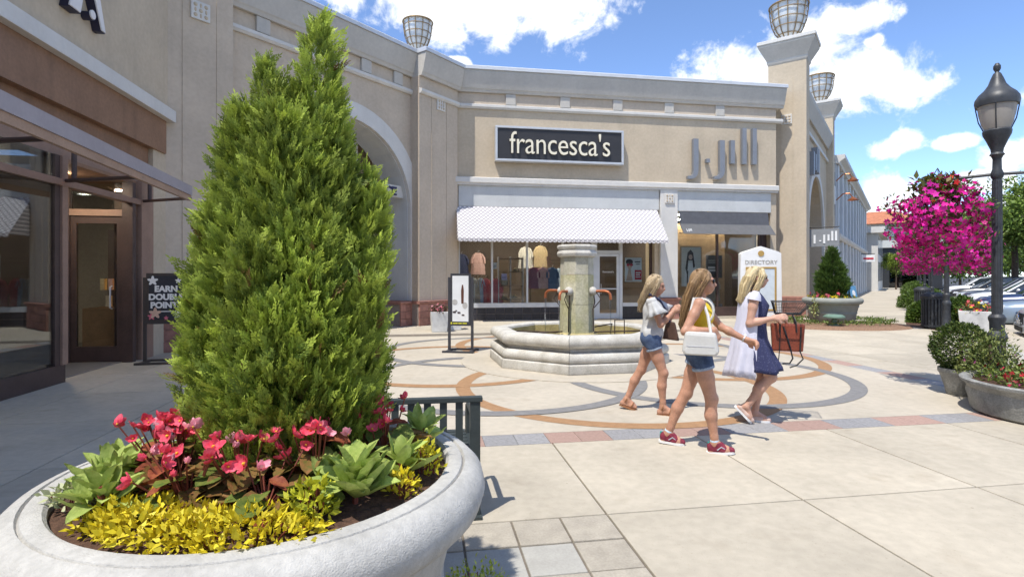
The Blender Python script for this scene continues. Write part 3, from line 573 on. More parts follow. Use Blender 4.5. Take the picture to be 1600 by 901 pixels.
hs = empty('projecting_sign', *FR(PC_+ST*33, 35.8), 'small white projecting sign with red word on the white building', 'sign'); bx('panel', white_p, hs, 0, .15, -1.0, -.02, 2.8, 3.4); MB().box(-.03, -.002, -.9, -.15, 3.02, 3.16).build('lettering', redp, hs); MB().tube([(.1, .3, 3.5), (.1, -1.0, 3.5)], .03).build('bracket', blackm, hs)
sb = empty('sandwich_board', (PC_.x+ST.x*9.0+SN.x*.9, PC_.y+ST.y*9.0+SN.y*.9, 0), R(35), 'blue sandwich board standing by the white building', 'sandwich board')
for s in (-1, 1):
    o = MB().box(-.33, .33, -.012, .012, 0, 1.1).build('board', mat('blue board', (.10, .28, .48), .5, .15, 4), sb); o.location = (0, s*.2, 0); o.rotation_euler = (R(10)*s, 0, 0)
    if s < 0: MB().prism(disc(0, .72, .16), -.017, -.0125, 'y').build('print', white_p, o); MB().box(-.22, .22, -.017, -.0125, .3, .36).box(-.18, .18, -.017, -.0125, .18, .23).build('print', white_p, o)
# ================================================================== left store
LS_O, LS_T = (-7.25, 11.45), -9.2
loc4, rz4 = FR(LS_O, LS_T)
ls = empty('left_store', loc4, rz4, 'tan store with brown fascia, canopy and glass front along the left edge', 'building')
bx('upper_wall', stucco, ls, -14, .0, 0, .6, 5.06, 9.8)
MB().box(-14, .02, -.16, .3, 4.83, 5.075).build('white_band', trim, ls, bevel=.01)
bx('brown_fascia', brownp, ls, -14, -.10, -.02, .35, 4.15, 4.828); bx('lower_fascia', brownp, ls, -14, -.42, .12, .4, 3.80, 4.149); bx('head_panel', brownf, ls, -14, -.6, .16, .42, 3.42, 3.799)
bx('end_wall', stucco, ls, -.55, .1, .03, .6, 0, 4.148); bx('end_wall', stucco, ls, -.42, .0, .03, .6, 4.149, 4.83)
brj = bx('jamb_column', brownf, ls, -1.02, -.56, .02, .5, 0, 3.42)
SG = .10
bx('sill_base', bronze, ls, -14, -3.2, SG-.04, SG+.14, 0, .27)
for u in (-3.30, -5.9, -8.5): bx('mullion', brownf, ls, u, u+.13, SG-.06, SG+.10, .27, 3.42)
bx('mullion', bronze, ls, -3.42, -3.31, SG-.03, SG+.05, .27, 3.42)
bx('transom', brownf, ls, -14, -1.02, SG-.07, SG+.08, 2.97, 3.07)
for u0, u1 in ((-5.77, -3.42), (-8.37, -5.9)): pane(ls, u0, u1, .27, 2.97, SG); pane(ls, u0, u1, 3.07, 3.42, SG)
# recessed entrance
bx('alcove_side', bronze, ls, -3.2, -3.10, .2, 1.5, 0, 3.42); bx('alcove_ceiling', brownp, ls, -3.1, -1.02, .12, 1.6, 3.36, 3.42)
DU = -1.25                                           # the door faces the camera across the recess
bx('door_post', bronze, ls, DU-.06, DU+.06, .04, .22, 0, 3.355); bx('door_post', bronze, ls, DU-.06, DU+.06, 1.10, 1.36, 0, 3.355); bx('transom', brownf, ls, DU-.06, DU+.06, .221, 1.099, 2.72, 2.84)
bx('transom_pane', glass_m, ls, DU-.004, DU+.004, .22, 1.10, 2.84, 3.355)
sd_ = MB().box(DU-.03, DU+.03, .225, .32, .02, 2.71).box(DU-.03, DU+.03, 1.0, 1.095, .02, 2.71).box(DU-.03, DU+.03, .3201, .9999, .02, .30).box(DU-.03, DU+.03, .3201, .9999, 2.58, 2.71).build('door', bronze, ls)
bx('door_pane', glass_m, sd_, DU-.004, DU+.004, .32, 1.0, .30, 2.58); MB().tube([(DU-.04, .40, 1.0), (DU-.10, .40, 1.02), (DU-.10, .40, 1.40), (DU-.04, .40, 1.42)], .016).build('handle', alu, sd_)
bx('alcove_back_pane', glass_m, ls, -3.1, DU-.06, 1.42, 1.43, .25, 3.35); bx('alcove_back_sill', bronze, ls, -3.1, DU-.06, 1.38, 1.5, 0, .25)
bx('lit_display', mat('warm lit display', (1, .55, .16), .5, 0, emit=3.5), ls, .45, .50, .78, .86, .9, 2.35); bx('lit_display', mat('white lit display', (1, .95, .88), .5, 0, emit=3), ls, .9, .95, .42, .62, 1.1, 2.2); bx('display_counter', shelf_m, ls, -.2, .7, .75, 1.5, .02, .95); bx('display_unit', bronze, ls, .51, .55, .3, 1.4, .02, 2.6)
for k_, (y_, z_, m_) in enumerate(((.5, 1.0, fab[8]), (.62, 1.0, fab[1]), (1.1, 1.0, fab[9]), (1.2, 1.35, fab[8]), (1.05, 1.35, fab[5]))): bx('product_box', m_, ls, .0, .1, y_, y_+.08, z_-.03, z_+.2)
# interior
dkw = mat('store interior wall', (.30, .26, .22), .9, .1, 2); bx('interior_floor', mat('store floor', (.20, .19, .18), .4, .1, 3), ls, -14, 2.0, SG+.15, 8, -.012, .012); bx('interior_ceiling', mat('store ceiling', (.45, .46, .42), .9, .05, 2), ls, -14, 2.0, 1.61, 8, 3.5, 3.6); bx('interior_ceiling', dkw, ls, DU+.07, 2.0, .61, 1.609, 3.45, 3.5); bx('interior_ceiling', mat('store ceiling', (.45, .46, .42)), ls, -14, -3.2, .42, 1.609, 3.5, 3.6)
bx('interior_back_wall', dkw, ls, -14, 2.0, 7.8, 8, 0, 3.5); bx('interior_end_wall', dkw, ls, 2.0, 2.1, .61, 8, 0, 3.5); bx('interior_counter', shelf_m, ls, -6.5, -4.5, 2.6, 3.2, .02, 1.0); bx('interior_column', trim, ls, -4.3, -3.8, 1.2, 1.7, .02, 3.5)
for u, y in ((-4.6, 1.1), (-4.0, 2.4), (-5.6, 1.5), (-2.2, .75), (-2.0, 2.8), (-5.2, 3.6), (-2.6, 4.6), (-3.6, 4.0)):
    MB().lathe([(.10, 0), (.10, .02)], 16, u, y, 3.325 if (u, y) == (-2.2, .75) else 3.475).build('downlight', lampm, ls)
for i, (u, y, m_) in enumerate(((-2.2, 3.0, fab[9]), (-1.6, 3.4, fab[8]), (-2.6, 4.2, fab[1]))): bx('product_shelf', shelf_m, ls, u-.35, u+.35, y, y+.4, .02, 1.9); bx('product_row', m_, ls, u-.3, u+.3, y-.06, y-.001, 1.0, 1.4)
# canopy with its struts
cp = empty('entrance_canopy', (0, 0, 0), 0, 'thin sloping metal canopy with tan edge above the left store front', 'canopy')
can_m = mat('canopy grey metal', (.36, .33, .35), .5, .05, 2, metal=.2); can_t = mat('canopy tan edge', (.36, .24, .17), .6, .1, 4)
o1, o2 = Vector((-4.30, 3.79)), Vector((-5.97, 10.1)); inn = lambda t: Vector((-7.25, 11.45))+Vector((-.16, .987))*t+Vector((.987, .16))*-.02
i1, i2 = inn(-7.6), inn(-.95)
def slabz(a, b, c, d, z0, z1, nm, m): MB().prism([tuple(a), tuple(b), tuple(c), tuple(d)], z0, z1, 'z').build(nm, m, cp)
dv = (o2-o1).normalized(); pn = Vector((-dv.y, dv.x))
slabz(o1-pn*.03, o2-pn*.03, o2+pn*.05, o1+pn*.05, 3.10, 3.27, 'fascia', can_m); slabz(o1-pn*.01, o2-pn*.01, o2+pn*.04, o1+pn*.04, 3.0, 3.098, 'edge_strip', can_t)
for t in (-.95, -3.25, -5.6):
    w0 = inn(t); f_ = (t+7.6)/6.65; w1 = o1+(o2-o1)*f_
    MB().tube([(w0.x, w0.y, 3.05), (w1.x, w1.y, 3.05)], .03, 6).build('bracket', bronze, cp); MB().tube([(w0.x+.12, w0.y, 3.6), (w0.x+.12, w0.y, 3.05)], .035, 6).build('hanger', bronze, cp)
# big letters above the band
lt = empty('store_letters', loc4, rz4, 'white and black channel letters above the left store band', 'sign')
lw = mat('letter face', (.75, .72, .70), .5, .03, 3); ldk = mat('letter return', (.03, .03, .06), .5, .05, 3)
def lett(poly, y0=-.16):
    o = MB().prism(poly, y0, y0+.02, 'y').build('letter', lw, lt); MB().prism([(a+.02, b-.015) for a, b in poly], y0+.021, -.002, 'y').build('letter_return', ldk, o)
lett([(-2.66, 5.60), (-2.56, 5.60), (-2.96, 6.85), (-3.12, 6.85), (-3.48, 5.62), (-3.22, 5.62), (-3.02, 6.40)]); lett(disc(-2.90, 5.74, .07))
lett([(UCx+.42*math.cos(a), 6.05+.46*math.sin(a)) for UCx in (-4.0,) for a in [R(-170+i*17) for i in range(21)]]+[(-4.0+.22*math.cos(a), 6.05+.26*math.sin(a)) for a in [R(170-i*17) for i in range(21)]])

# ================================================================== shops across the plaza, behind the camera: they show in the window reflections
op = empty('opposite_shops', (0, -24, 0), 0, 'tan shops across the plaza mirrored in the shop windows', 'building')
bx('wall', stucco, op, -40, 45, -8, 0, 0, 6.2); MB().prism([(.0, 6.2), (.5, 6.5), (.5, 6.8), (-8, 6.8), (-8, 6.2)], -40.2, 45.2).build('cornice', trim, op)
for i in range(9): w_ = bx('window_pane', glass_dark, op, -36+i*9, -30+i*9, .02, .04, .6, 3.2); bx('awning', ag, op, -36.3+i*9, -29.7+i*9, .03, 1.0, 3.3, 3.6)
# ================================================================== fountain
stone = mat('limestone', (.44, .415, .36), .88, .16, 5, .5, 45, col2=(.58, .56, .51), streak=.22)
stone_s = mat('stained limestone', (.40, .38, .20), .85, .25, 3, .4, 45, col2=(.52, .49, .36), streak=.18)
stone_w = mat('wet ochre limestone', (.40, .33, .15), .6, .25, 4, .4, 45)
fo = empty('stone_fountain', (SQ.x, SQ.y, .0125), 0, 'octagonal limestone fountain basin with a mossy column and copper spouts', 'fountain')
A8 = [R(-101+45*k) for k in range(8)]
def oct_ring(name, prof, m, gap=.004, bevel=.012):
    """eight stone blocks with mitred ends; prof = closed (radius, z) outline at the corner line"""
    for k in range(8):
        a0, a1 = A8[k], A8[(k+1) % 8]; v = []; n = len(prof)
        mid = (a0+R(22.5)); t = Vector((-math.sin(mid), math.cos(mid)))
        for a, s in ((a0, 1), (a1, -1)):
            for r, z in prof: v.append((r*math.cos(a)+t.x*gap*s, r*math.sin(a)+t.y*gap*s, z))
        f = [(i, (i+1) % n, n+(i+1) % n, n+i) for i in range(n)]+[tuple(range(n))[::-1], tuple(range(n, 2*n))]
        MB().add(v, f).build(name, m, fo, smooth=True)
oct_ring('base_stone', [(1.36, 0), (1.70, 0), (1.71, .02), (1.70, .145), (1.68, .165), (1.36, .165)], stone)
oct_ring('middle_stone', [(1.36, .17), (1.655, .17), (1.69, .20), (1.70, .25), (1.685, .30), (1.64, .335), (1.58, .345), (1.36, .345)], stone)
oct_ring('neck_stone', [(1.36, .35), (1.56, .35), (1.555, .405), (1.36, .405)], stone)
oct_ring('rim_stone', [(1.34, .41), (1.60, .41), (1.66, .43), (1.695, .475), (1.70, .53), (1.68, .575), (1.63, .605), (1.56, .615), (1.40, .615), (1.36, .60), (1.34, .56)], stone)
wat = mat('fountain water', (.16, .13, .045), .06, .2, 3, .25, 14, spec=.5)
o8 = lambda r, z: [(r*math.cos(a), r*math.sin(a), z) for a in A8]
MB().add(o8(1.345, .40), [tuple(range(8))]).build('water', wat, fo)
MB().add(o8(1.338, .17)+o8(1.338, .56), [(i, (i+1) % 8, 8+(i+1) % 8, 8+i) for i in range(8)]+[tuple(range(8))]).build('basin_lining', stone_w, fo)
CA = [a+R(0) for a in A8]
def oct_col(name, prof, m, bevel=0):
    v = [(r*math.cos(a), r*math.sin(a), z) for r, z in prof for a in CA]; n = 8
    f = [(j*n+k, j*n+(k+1) % n, (j+1)*n+(k+1) % n, (j+1)*n+k) for j in range(len(prof)-1) for k in range(n)]+[tuple(range(8))[::-1], tuple((len(prof)-1)*8+k for k in range(8))]
    return MB().add(v, f).build(name, m, fo, bevel=bevel)
oct_col('column_foot', [(.40, .3), (.40, .50), (.355, .53)], stone_w); oct_col('column_stone', [(.335, .53), (.325, 1.06)], stone_s); oct_col('column_stone', [(.325, 1.066), (.318, 1.62)], stone_s); oct_col('column_stone', [(.318, 1.626), (.312, 1.94)], mat('weathered column stone', (.40, .38, .28), .88, .2, 4, .4, 45, col2=(.52, .49, .41), streak=.2))
oct_col('capital', [(.32, 1.945), (.37, 1.97), (.385, 2.02), (.37, 2.06), (.345, 2.075), (.345, 2.10), (.37, 2.115), (.38, 2.15), (.36, 2.185), (.2, 2.19)], stone)
copper_p = mat('spout copper', (.40, .13, .055), .4, .2, 10, metal=.5); iron = mat('rusted iron', (.055, .035, .028), .8, .3, 12)
stream = glass('falling water', (.92, .95, .97), 1.33, 2.2)
for k, a in enumerate((-123.5, 146.5, -33.5, 56.5)):
    c, s = math.cos(R(a)), math.sin(R(a)); P = lambda r, z, t=0: (r*c-t*s, r*s+t*c, z)
    sp = MB().tube([P(.30, 1.31), P(.58, 1.315), P(.64, 1.30), P(.68, 1.26), P(.69, 1.20), P(.69, 1.16)], .026, 10).build('spout', copper_p, fo, smooth=True)
    MB().ball(P(.33, 1.31), .085, 12, 8).build('boss', stone, fo, smooth=True)
    MB().tube([P(.34, 1.28, .02), P(.36, 1.1, .03), P(.335, .98, 0), P(.345, .55, 0)], .012, 6).build('brace', iron, fo)
    MB().tube([P(.40, 1.30), P(.50, 1.16), P(.36, 1.0)], .010, 6).build('brace', iron, fo)
    MB().tube([P(.69, 1.165), P(.692, .9), P(.694, .6), P(.696, .405)], [.016, .013, .011, .014], 7).build('water_stream', stream, fo, smooth=True)
for p, q_ in (((-1.30, .10, .54), (-.36, -.12, .53)), ((-1.22, -.55, .54), (-.30, -.24, .56)), ((.30, -.22, .55), (1.30, .10, .54)), ((.20, .32, .56), (.85, .95, .60))):
    MB().tube([p, q_], .014, 6).build('iron_bar', iron, fo)
MB().tube([(.80, .40, .42), (.80, .40, .72), (1.0, .45, .72), (1.0, .45, .42)], .012, 6).build('iron_bar', iron, fo)
# ================================================================== roof bowl lamps
cage_m = mat('weathered gold cage', (.30, .21, .11), .5, .2, 9, metal=.4); frost = mat('frosted bowl', (.70, .72, .72), .35, .04, 4)
def bowl(loc_, s, label):
    b = empty('bowl_lamp', loc_, 0, label, 'lamp', 'bowl lamps on the parapets'); prof = [(.12, 0), (.22, .06), (.36, .24), (.46, .5), (.505, .8), (.52, 1.0)]
    MB().lathe([(.94*r*s, z*s) for r, z in prof]+[(.0, .985*s)], 28, cap=False).build('bowl', frost, b, smooth=True)
    for i in range(12):
        a = 2*math.pi*i/12; MB().tube([(r*s*math.cos(a), r*s*math.sin(a), z*s) for r, z in prof], .016*s, 5).build('rib', cage_m, b)
    for r, z in ((.30, .15), (.41, .36), (.475, .58), (.51, .83)): MB().tube([(r*s*math.cos(2*math.pi*i/24), r*s*math.sin(2*math.pi*i/24), z*s) for i in range(25)], .013*s, 5, False).build('hoop', cage_m, b)
    MB().tube([(.525*s*math.cos(2*math.pi*i/28), .525*s*math.sin(2*math.pi*i/28), 1.0*s) for i in range(29)], .028*s, 6, False).build('rim', cage_m, b); MB().lathe([(.2*s, -.10*s), (.16*s, 0), (.14*s, .03*s)], 16).build('foot', cage_m, b)
def fr_pt(O, T, u, y, z): t = R(T); return (O[0]+u*math.sin(t)-y*math.cos(t), O[1]+u*math.cos(t)+y*math.sin(t), z)
bowl(fr_pt(AR_O, AR_T, .28, .35, ZP-.012+.10), .92, 'caged bowl lamp on the parapet corner left of the black sign')
bowl(fr_pt(PC_, 35.8, .42, .68, 10.98), 1.36, 'large caged bowl lamp on top of the near corner pillar'); bowl(fr_pt(PC_, 35.8, 10.04, .68, 10.98), 1.36, 'caged bowl lamp on the second pillar down the street')
# ================================================================== poster stands
def stand(name, label, pos, ang, w, h, zb, post_m, board):
    s = empty(name, (*pos, 0), ang, label, 'sign stand')
    for e in (-1, 1): bx('post', post_m, s, e*w/2-.025+e*.03, e*w/2+.025+e*.03, -.025, .025, .04, h-.08)
    bx('poster_frame', post_m, s, -w/2, w/2, -.03, .03, zb, h); bd = bx('poster', board, s, -w/2+.045, w/2-.045, -.036, -.0301, zb+.09, h-.05)
    for y in (-.22, .22): bx('base_bar', post_m, s, -w/2-.12, w/2+.12, y-.03, y+.03, .0, .04)
    for e in (-1, 1): bx('base_rail', post_m, s, e*(w/2+.03)-.03, e*(w/2+.03)+.03, -.19, .19, .0, .039)
    return s, bd
s1, bd = stand('poster_stand', 'black poster stand with a white cosmetics poster beside the fountain', (-1.09, 11.58), R(-9), .44, 1.66, .55, mat('charcoal stand', (.045, .045, .052), .5, .1, 6), mat('white poster', (.72, .73, .73), .5, .05, 3))
by = -.037
plate([(.02, 1.02), (.07, 1.02), (.075, 1.30), (.06, 1.42), (.035, 1.42), (.015, 1.30)], mat('brown print', (.10, .035, .02), .5, .1, 8), bd, by); plate(disc(.10, .98, .07, .8), mat('grey print', (.45, .44, .42), .5, .1, 8), bd, by); plate(disc(-.12, 1.05, .06), MATS['grey print'], bd, by)
for x, z, w_ in ((-.13, .84, .05), (-.03, .83, .045), (.06, .78, .04), (-.09, .87, .03)): plate(disc(x, z, w_*.4, 2), darkp, bd, by-.003)
yl = mat('yellow print', (.55, .52, .04), .5, .05, 4); MB().box(-.16, -.06, -.034, -.0301, .59, .615).box(-.045, .03, -.034, -.0301, .59, .615).box(.045, .14, -.034, -.0301, .59, .615).build('print', yl, s1); bx('print', yl, s1, -.215, -.18, -.034, -.0301, .585, .625)
s2, bd = stand('points_sign_stand', 'dark framed sign stand with white capital words by the left store entrance', (-6.42, 10.12), R(14), .66, 1.66, .72, mat('bronze stand', (.06, .05, .045), .5, .1, 6), mat('charcoal sign face', (.032, .033, .042), .5, .1, 3))
text('EARN\nDOUBLE\nPOINTS', .15, .004, white_p, bd, (0, -.039, 1.32), align='CENTER', offset=.008); MB().box(-.16, .16, -.039, -.0361, .945, .96).build('print', white_p, bd)
pk = mat('pink print', (.62, .16, .22), .5, .08, 6)
for x, z, m_, r in ((-.22, 1.52, white_p, .07), (.20, 1.52, white_p, .04), (-.18, .92, MATS['tan print'], .08), (.2, .9, white_p, .07), (-.24, .86, pk, .05), (.0, .83, pk, .03), (.25, 1.2, pk, .04)): plate([(x+r*(1+.35*math.sin(5*t))*math.cos(t), z+r*(1+.35*math.sin(5*t))*math.sin(t)) for t in [2*math.pi*i/30 for i in range(30)]], m_, bd, -.037-.0003*abs(x)-.0005*z)
# ================================================================== directory kiosk
dk = empty('directory_kiosk', (8.92, 19.6, 0), R(-8), 'white directory kiosk with peaked top and gold framed panel before the right shop', 'kiosk')
MB().prism([(-.72, .0), (.72, .0), (.69, 2.40), (.60, 2.46), (0, 2.66), (-.60, 2.46), (-.69, 2.40)], -.16, .16, 'y').build('cabinet', white_p, dk, bevel=.015); gold = mat('gold paint', (.42, .27, .08), .4, .1, 8)
MB().box(-.52, -.46, -.185, -.161, .42, 1.86).box(.46, .52, -.185, -.161, .42, 1.86).box(-.52, .52, -.1849, -.161, 1.861, 1.92).box(-.52, .52, -.1849, -.161, .36, .419).build('panel_frame', gold, dk); bx('map_panel', mat('pale map', (.60, .66, .70), .4, .08, 6), dk, -.46, .46, -.17, -.161, .42, 1.86)
text('DIRECTORY', .20, .01, mat('grey letter', (.36, .34, .30), .5, .05, 4), dk, (0, -.168, 2.02), align='CENTER', sx=1.02); MB().prism(disc(0, 2.40, .105, 1, 20), -.18, -.161, 'y').build('emblem', gold, dk)
MB().box(-.76, .76, -.2, .2, 0, .12).build('base', trimg, dk, bevel=.01)
# ================================================================== bench
bm = mat('green grey bench steel', (.042, .052, .052), .45, .12, 9, .1)
be = empty('metal_bench', (-.22, 3.66, 0), R(9.2), 'green grey slatted metal bench behind the flower planter', 'bench')
W = 1.26
MB().box(-W, .02, -.03, .025, .775, .81).build('top_rail', bm, be, bevel=.006)
for i in range(1, 12):
    x = -.03-.105*i
    o = bx('back_slat', bm, be, x-.024, x+.024, -.014, .014, .45, .774)
bx('lower_rail', bm, be, -W+.05, -.035, -.02, .02, .41, .449)
for x in (-.035, -W+.02):
    bx('back_post', bm, be, x-.028, x+.04, -.02, .03, 0, .774); MB().tube([(x, .01, .66), (x, .10, .665), (x, .42, .665), (x, .50, .64), (x, .52, .56), (x, .52, .04)], .022, 6).build('arm', bm, be); bx('foot', bm, be, x-.05, x+.05, -.06, .10, 0, .02); bx('foot', bm, be, x-.05, x+.05, .46, .58, 0, .02); bx('side_bar', bm, be, x-.02, x+.02, .031, .50, .385, .42)
for j in range(6): bx('seat_slat', bm, be, -W+.06, -.06, .06+.078*j, .12+.078*j, .425, .45)
# ================================================================== round planters
pl_m = mat('cast stone planter', (.45, .435, .40), .85, .12, 5, .45, 170, streak=.10); soil = mat('bark mulch', (.085, .045, .028), .95, .4, 40, 1, 60)
PROF = [(.0, .0), (.54, .0), (.555, .03), (.555, .06), (.60, .10), (.66, .38), (.675, .385), (.675, .41), (.665, .42), (.725, .66), (.735, .67), (.79, .685), (.825, .72), (.842, .775), (.83, .825), (.80, .855), (.775, .864), (.760, .866), (.7535, .854), (.747, .866), (.72, .872), (.695, .868), (.683, .855), (.68, .80), (.665, .60), (0, .60)]
def planter(pos, label, s=1.0, m=pl_m):
    p = empty('round_planter', (*pos, 0), 0, label, 'planter'); MB().lathe([(r*s, z*s) for r, z in PROF], 72, cap=False).build('bowl', m, p, smooth=True)
    v = []; f = []; rings = 10
    so = MB(); n = 36
    for j in range(rings+1):
        for i in range(n):
            r = .684*s*j/rings; a = 2*math.pi*i/n; v.append((r*math.cos(a), r*math.sin(a), (.832+.045*(1-(j/rings)**2)+random.uniform(-.008, .008))*s))
    for j in range(rings):
        for i in range(n): f.append((j*n+i, j*n+(i+1) % n, (j+1)*n+(i+1) % n, (j+1)*n+i))
    so.add(v, f).build('soil', soil, p, smooth=True); return p
PA = Vector((-.95, 2.16)); planter(PA, 'large round pale planter with evergreen and flowers in the near left corner')
PB = Vector((1300/850-800/850, 1))*17.7; planter(PB, 'grey round planter with a small cone evergreen by the corner pillar', 1.04, mat('grey planter', (.27, .28, .25), .8, .08, 6, .3, 50))
mb = MB().lathe([(2.3, 0), (2.2, .05), (1.4, .10), (0, .11)], 40, sx=1.0, sy=.8, cap=False).build('mulch_bed', mat('pine straw', (.24, .145, .09), .95, .35, 30, 1, 60), None, smooth=True); mb.location = (PB.x, PB.y, -.003); tag(mb, None, kind='structure')
gm = mat('verdigris', (.14, .22, .17), .5, .15, 9)
gl_ = empty('ground_light', (PB.x-.55, PB.y-1.05, .06), 0, 'small green mushroom shaped ground light before the grey planter', 'light'); MB().lathe([(.16, 0), (.16, .05), (.07, .08), (.07, .26)], 16).build('stem', gm, gl_); MB().lathe([(.10, .24), (.30, .27), (.30, .31), (.22, .36), (.0, .375)], 20, cap=False).build('cap', gm, gl_, smooth=True)
# big low planter at the right edge, pot and square planters
PR = Vector((6.26, 6.2)); prp = empty('low_bowl_planter', (*PR, 0), 0, 'weathered low bowl planter at the right edge with red flowers', 'planter')
wst = mat('weathered stone', (.25, .25, .235), .85, .25, 6, .4, 40, streak=.3)
MB().lathe([(.0, 0), (.76, 0), (.80, .03), (.82, .14), (.84, .22), (.83, .28), (.86, .33), (.90, .355), (.905, .385), (.88, .40), (.84, .395), (.81, .37), (.78, .30), (0, .30)], 60, cap=False).build('bowl', wst, prp, smooth=True); MB().lathe([(.79, .34), (.5, .36), (0, .37)], 40, cap=False).build('soil', soil, prp, smooth=True)
PT = Vector((6.10, 7.40)); pt = empty('round_pot', (*PT, 0), 0, 'grey pot holding a clipped ball shrub beside the near lamp post', 'pot'); MB().lathe([(0, 0), (.14, 0), (.16, .02), (.18, .12), (.23, .28), (.25, .31), (.25, .36), (.22, .36), (.20, .30), (0, .30)], 32, cap=False).build('bowl', wst, pt, smooth=True); MB().lathe([(.205, .32), (0, .33)], 24, cap=False).build('soil', soil, pt)
def square_pot(pos, s, h, label, m, ang=0):
    p = empty('square_planter', (*pos, 0), ang, label, 'planter'); w0, w1 = s*.42, s*.5
    MB().add([(-w0, -w0, 0), (w0, -w0, 0), (w0, w0, 0), (-w0, w0, 0), (-w1, -w1, h), (w1, -w1, h), (w1, w1, h), (-w1, w1, h), (-w1*.85, -w1*.85, h), (w1*.85, -w1*.85, h), (w1*.85, w1*.85, h), (-w1*.85, w1*.85, h), (-w1*.82, -w1*.82, h-.08), (w1*.82, -w1*.82, h-.08), (w1*.82, w1*.82, h-.08), (-w1*.82, w1*.82, h-.08)],
      [(0, 1, 5, 4), (1, 2, 6, 5), (2, 3, 7, 6), (3, 0, 4, 7), (4, 5, 9, 8), (5, 6, 10, 9), (6, 7, 11, 10), (7, 4, 8, 11), (8, 9, 13, 12), (9, 10, 14, 13), (10, 11, 15, 14), (11, 8, 12, 15), (0, 3, 2, 1)]).build('box', m, p, bevel=.012); MB().box(-w1*.83, w1*.83, -w1*.83, w1*.83, h-.10, h-.06).build('soil', soil, p); return p
wpot = mat('whitewashed pot', (.62, .62, .60), .8, .12, 6, .3, streak=.2)
PS = [Vector(((686-800)/850*15.7, 15.7)), Vector(((709-800)/850*16.3, 16.3)), Vector(((1525-800)/850*15.4, 15.4))]
square_pot(PS[0], .5, .58, 'whitewashed square pot with pink flowers by the brick plinth', wpot, R(12)); square_pot(PS[1], .48, .56, 'pale square pot behind the poster stand', wpot, R(12)); square_pot(PS[2], .78, .62, 'white square planter with red and yellow flowers beside second lamp post', wpot, R(50))
# ================================================================== street lamps
lm = mat('lamp post iron', (.040, .044, .050), .5, .25, 16, .25, 60); lglass = mat('lamp globe', (.66, .62, .56), .3, .05, 5, trans=.55); lframe = mat('lamp hood iron', (.05, .053, .058), .45, .2, 12)
def lamp_post(label):
    l_ = empty('street_lamp', (0, 0, 0), 0, label, 'street lamp', 'street lamps along the pavement')
    MB().lathe([(.24, 0), (.24, .06), (.21, .10), (.22, .16), (.18, .22), (.155, .50), (.14, .78), (.165, .82), (.175, .86), (.16, .90), (.125, .94), (.13, 1.06), (.15, 1.10), (.15, 1.13), (.11, 1.17)], 20).build('pedestal', lm, l_, smooth=True)
    n = 32; MB().lathe([(.09, 1.16), (.078, 3.05), (.075, 3.16)], n, cap=False).build('shaft', lm, l_)
    fl = MB()
    for i in range(12): a = 2*math.pi*i/12; fl.tube([(.086*math.cos(a), .086*math.sin(a), 1.2), (.075*math.cos(a), .075*math.sin(a), 3.04)], .013, 5)
    fl.build('flutes', lm, l_)
    MB().lathe([(.08, 3.06), (.105, 3.09), (.11, 3.14), (.08, 3.20), (.075, 3.34), (.10, 3.38), (.13, 3.40), (.10, 3.43), (.11, 3.48), (.18, 3.60), (.235, 3.68), (.245, 3.73), (.22, 3.75)], 20).build('collar', lm, l_, smooth=True)
    MB().lathe([(.20, 3.74), (.26, 3.84), (.305, 3.98), (.325, 4.10), (.325, 4.14)], 24, cap=False).build('globe', lglass, l_, smooth=True)
    for i in range(4): a = R(45+90*i); MB().tube([(.215*math.cos(a), .215*math.sin(a), 3.74), (.30*math.cos(a), .30*math.sin(a), 3.88), (.345*math.cos(a), .345*math.sin(a), 4.06), (.34*math.cos(a), .34*math.sin(a), 4.14)], .012, 6).build('cage_rib', lframe, l_)
    h = MB().lathe([(.36, 4.08), (.375, 4.14), (.365, 4.19), (.31, 4.25), (.22, 4.31), (.15, 4.38), (.11, 4.46), (.075, 4.52), (.06, 4.54)], 28).build('hood', lframe, l_, smooth=True); MB().lathe([(.05, 4.53), (.035, 4.56), (.065, 4.60), (.065, 4.64), (.03, 4.68), (.0, 4.685)], 12, cap=False).build('finial', lframe, h, smooth=True)
    for s in (-1, 1):
        MB().tube([(SN.x*s*.07, SN.y*s*.07, 3.13), (SN.x*s*1.22, SN.y*s*1.22, 3.10)], .024, 6).ball((SN.x*s*1.24, SN.y*s*1.24, 3.10), .042, 8, 6).build('banner_arm', lframe, l_)
    l_.scale = (.63, .63, .945); return l_
LABL = ['nearest black street lamp at the right edge of the picture', 'second street lamp standing beside the trash can', 'third street lamp along the pavement', 'fourth street lamp along the pavement', 'fifth street lamp along the pavement', 'sixth and farthest street lamp in sight']
LP = [LAMP1+ST*10.6*i for i in range(6)]
l0 = lamp_post(LABL[0])
for i, p in enumerate(LP):
    o = l0 if i == 0 else copy_tree(l0); o.location = (*p, 0); o['label'] = LABL[i]
# ================================================================== trash cans
def trash(label):
    t = empty('trash_can', (0, 0, 0), 0, label, 'trash can', 'slatted trash cans'); 
    MB().lathe([(.22, 0), (.24, .03), (.26, .9), (.0, .9)], 20, cap=False).build('liner', blackm, t)
    sl = MB().box(-.022, .022, -.006, .006, -.44, .44).mesh('slat', lm)
    for i in range(22): a = 2*math.pi*i/22; o = link('slat', sl, t); o.location = (.29*math.cos(a), .29*math.sin(a), .49); o.rotation_euler = (0, 0, a+R(90))
    for z in (.08, .90): MB().lathe([(.285, z), (.31, z), (.31, z+.05), (.285, z+.05), (.285, z)], 24, cap=False).build('hoop', lm, t)
    MB().lathe([(.32, .95), (.33, .98), (.30, 1.03), (.18, 1.10), (.12, 1.11), (.12, 1.07), (0, 1.07)], 24, cap=False).build('lid', lm, t, smooth=True); return t
t0 = trash('slatted black trash can left of the second street lamp'); t0.location = ((1458-800)/850*16.5, 16.5, 0)
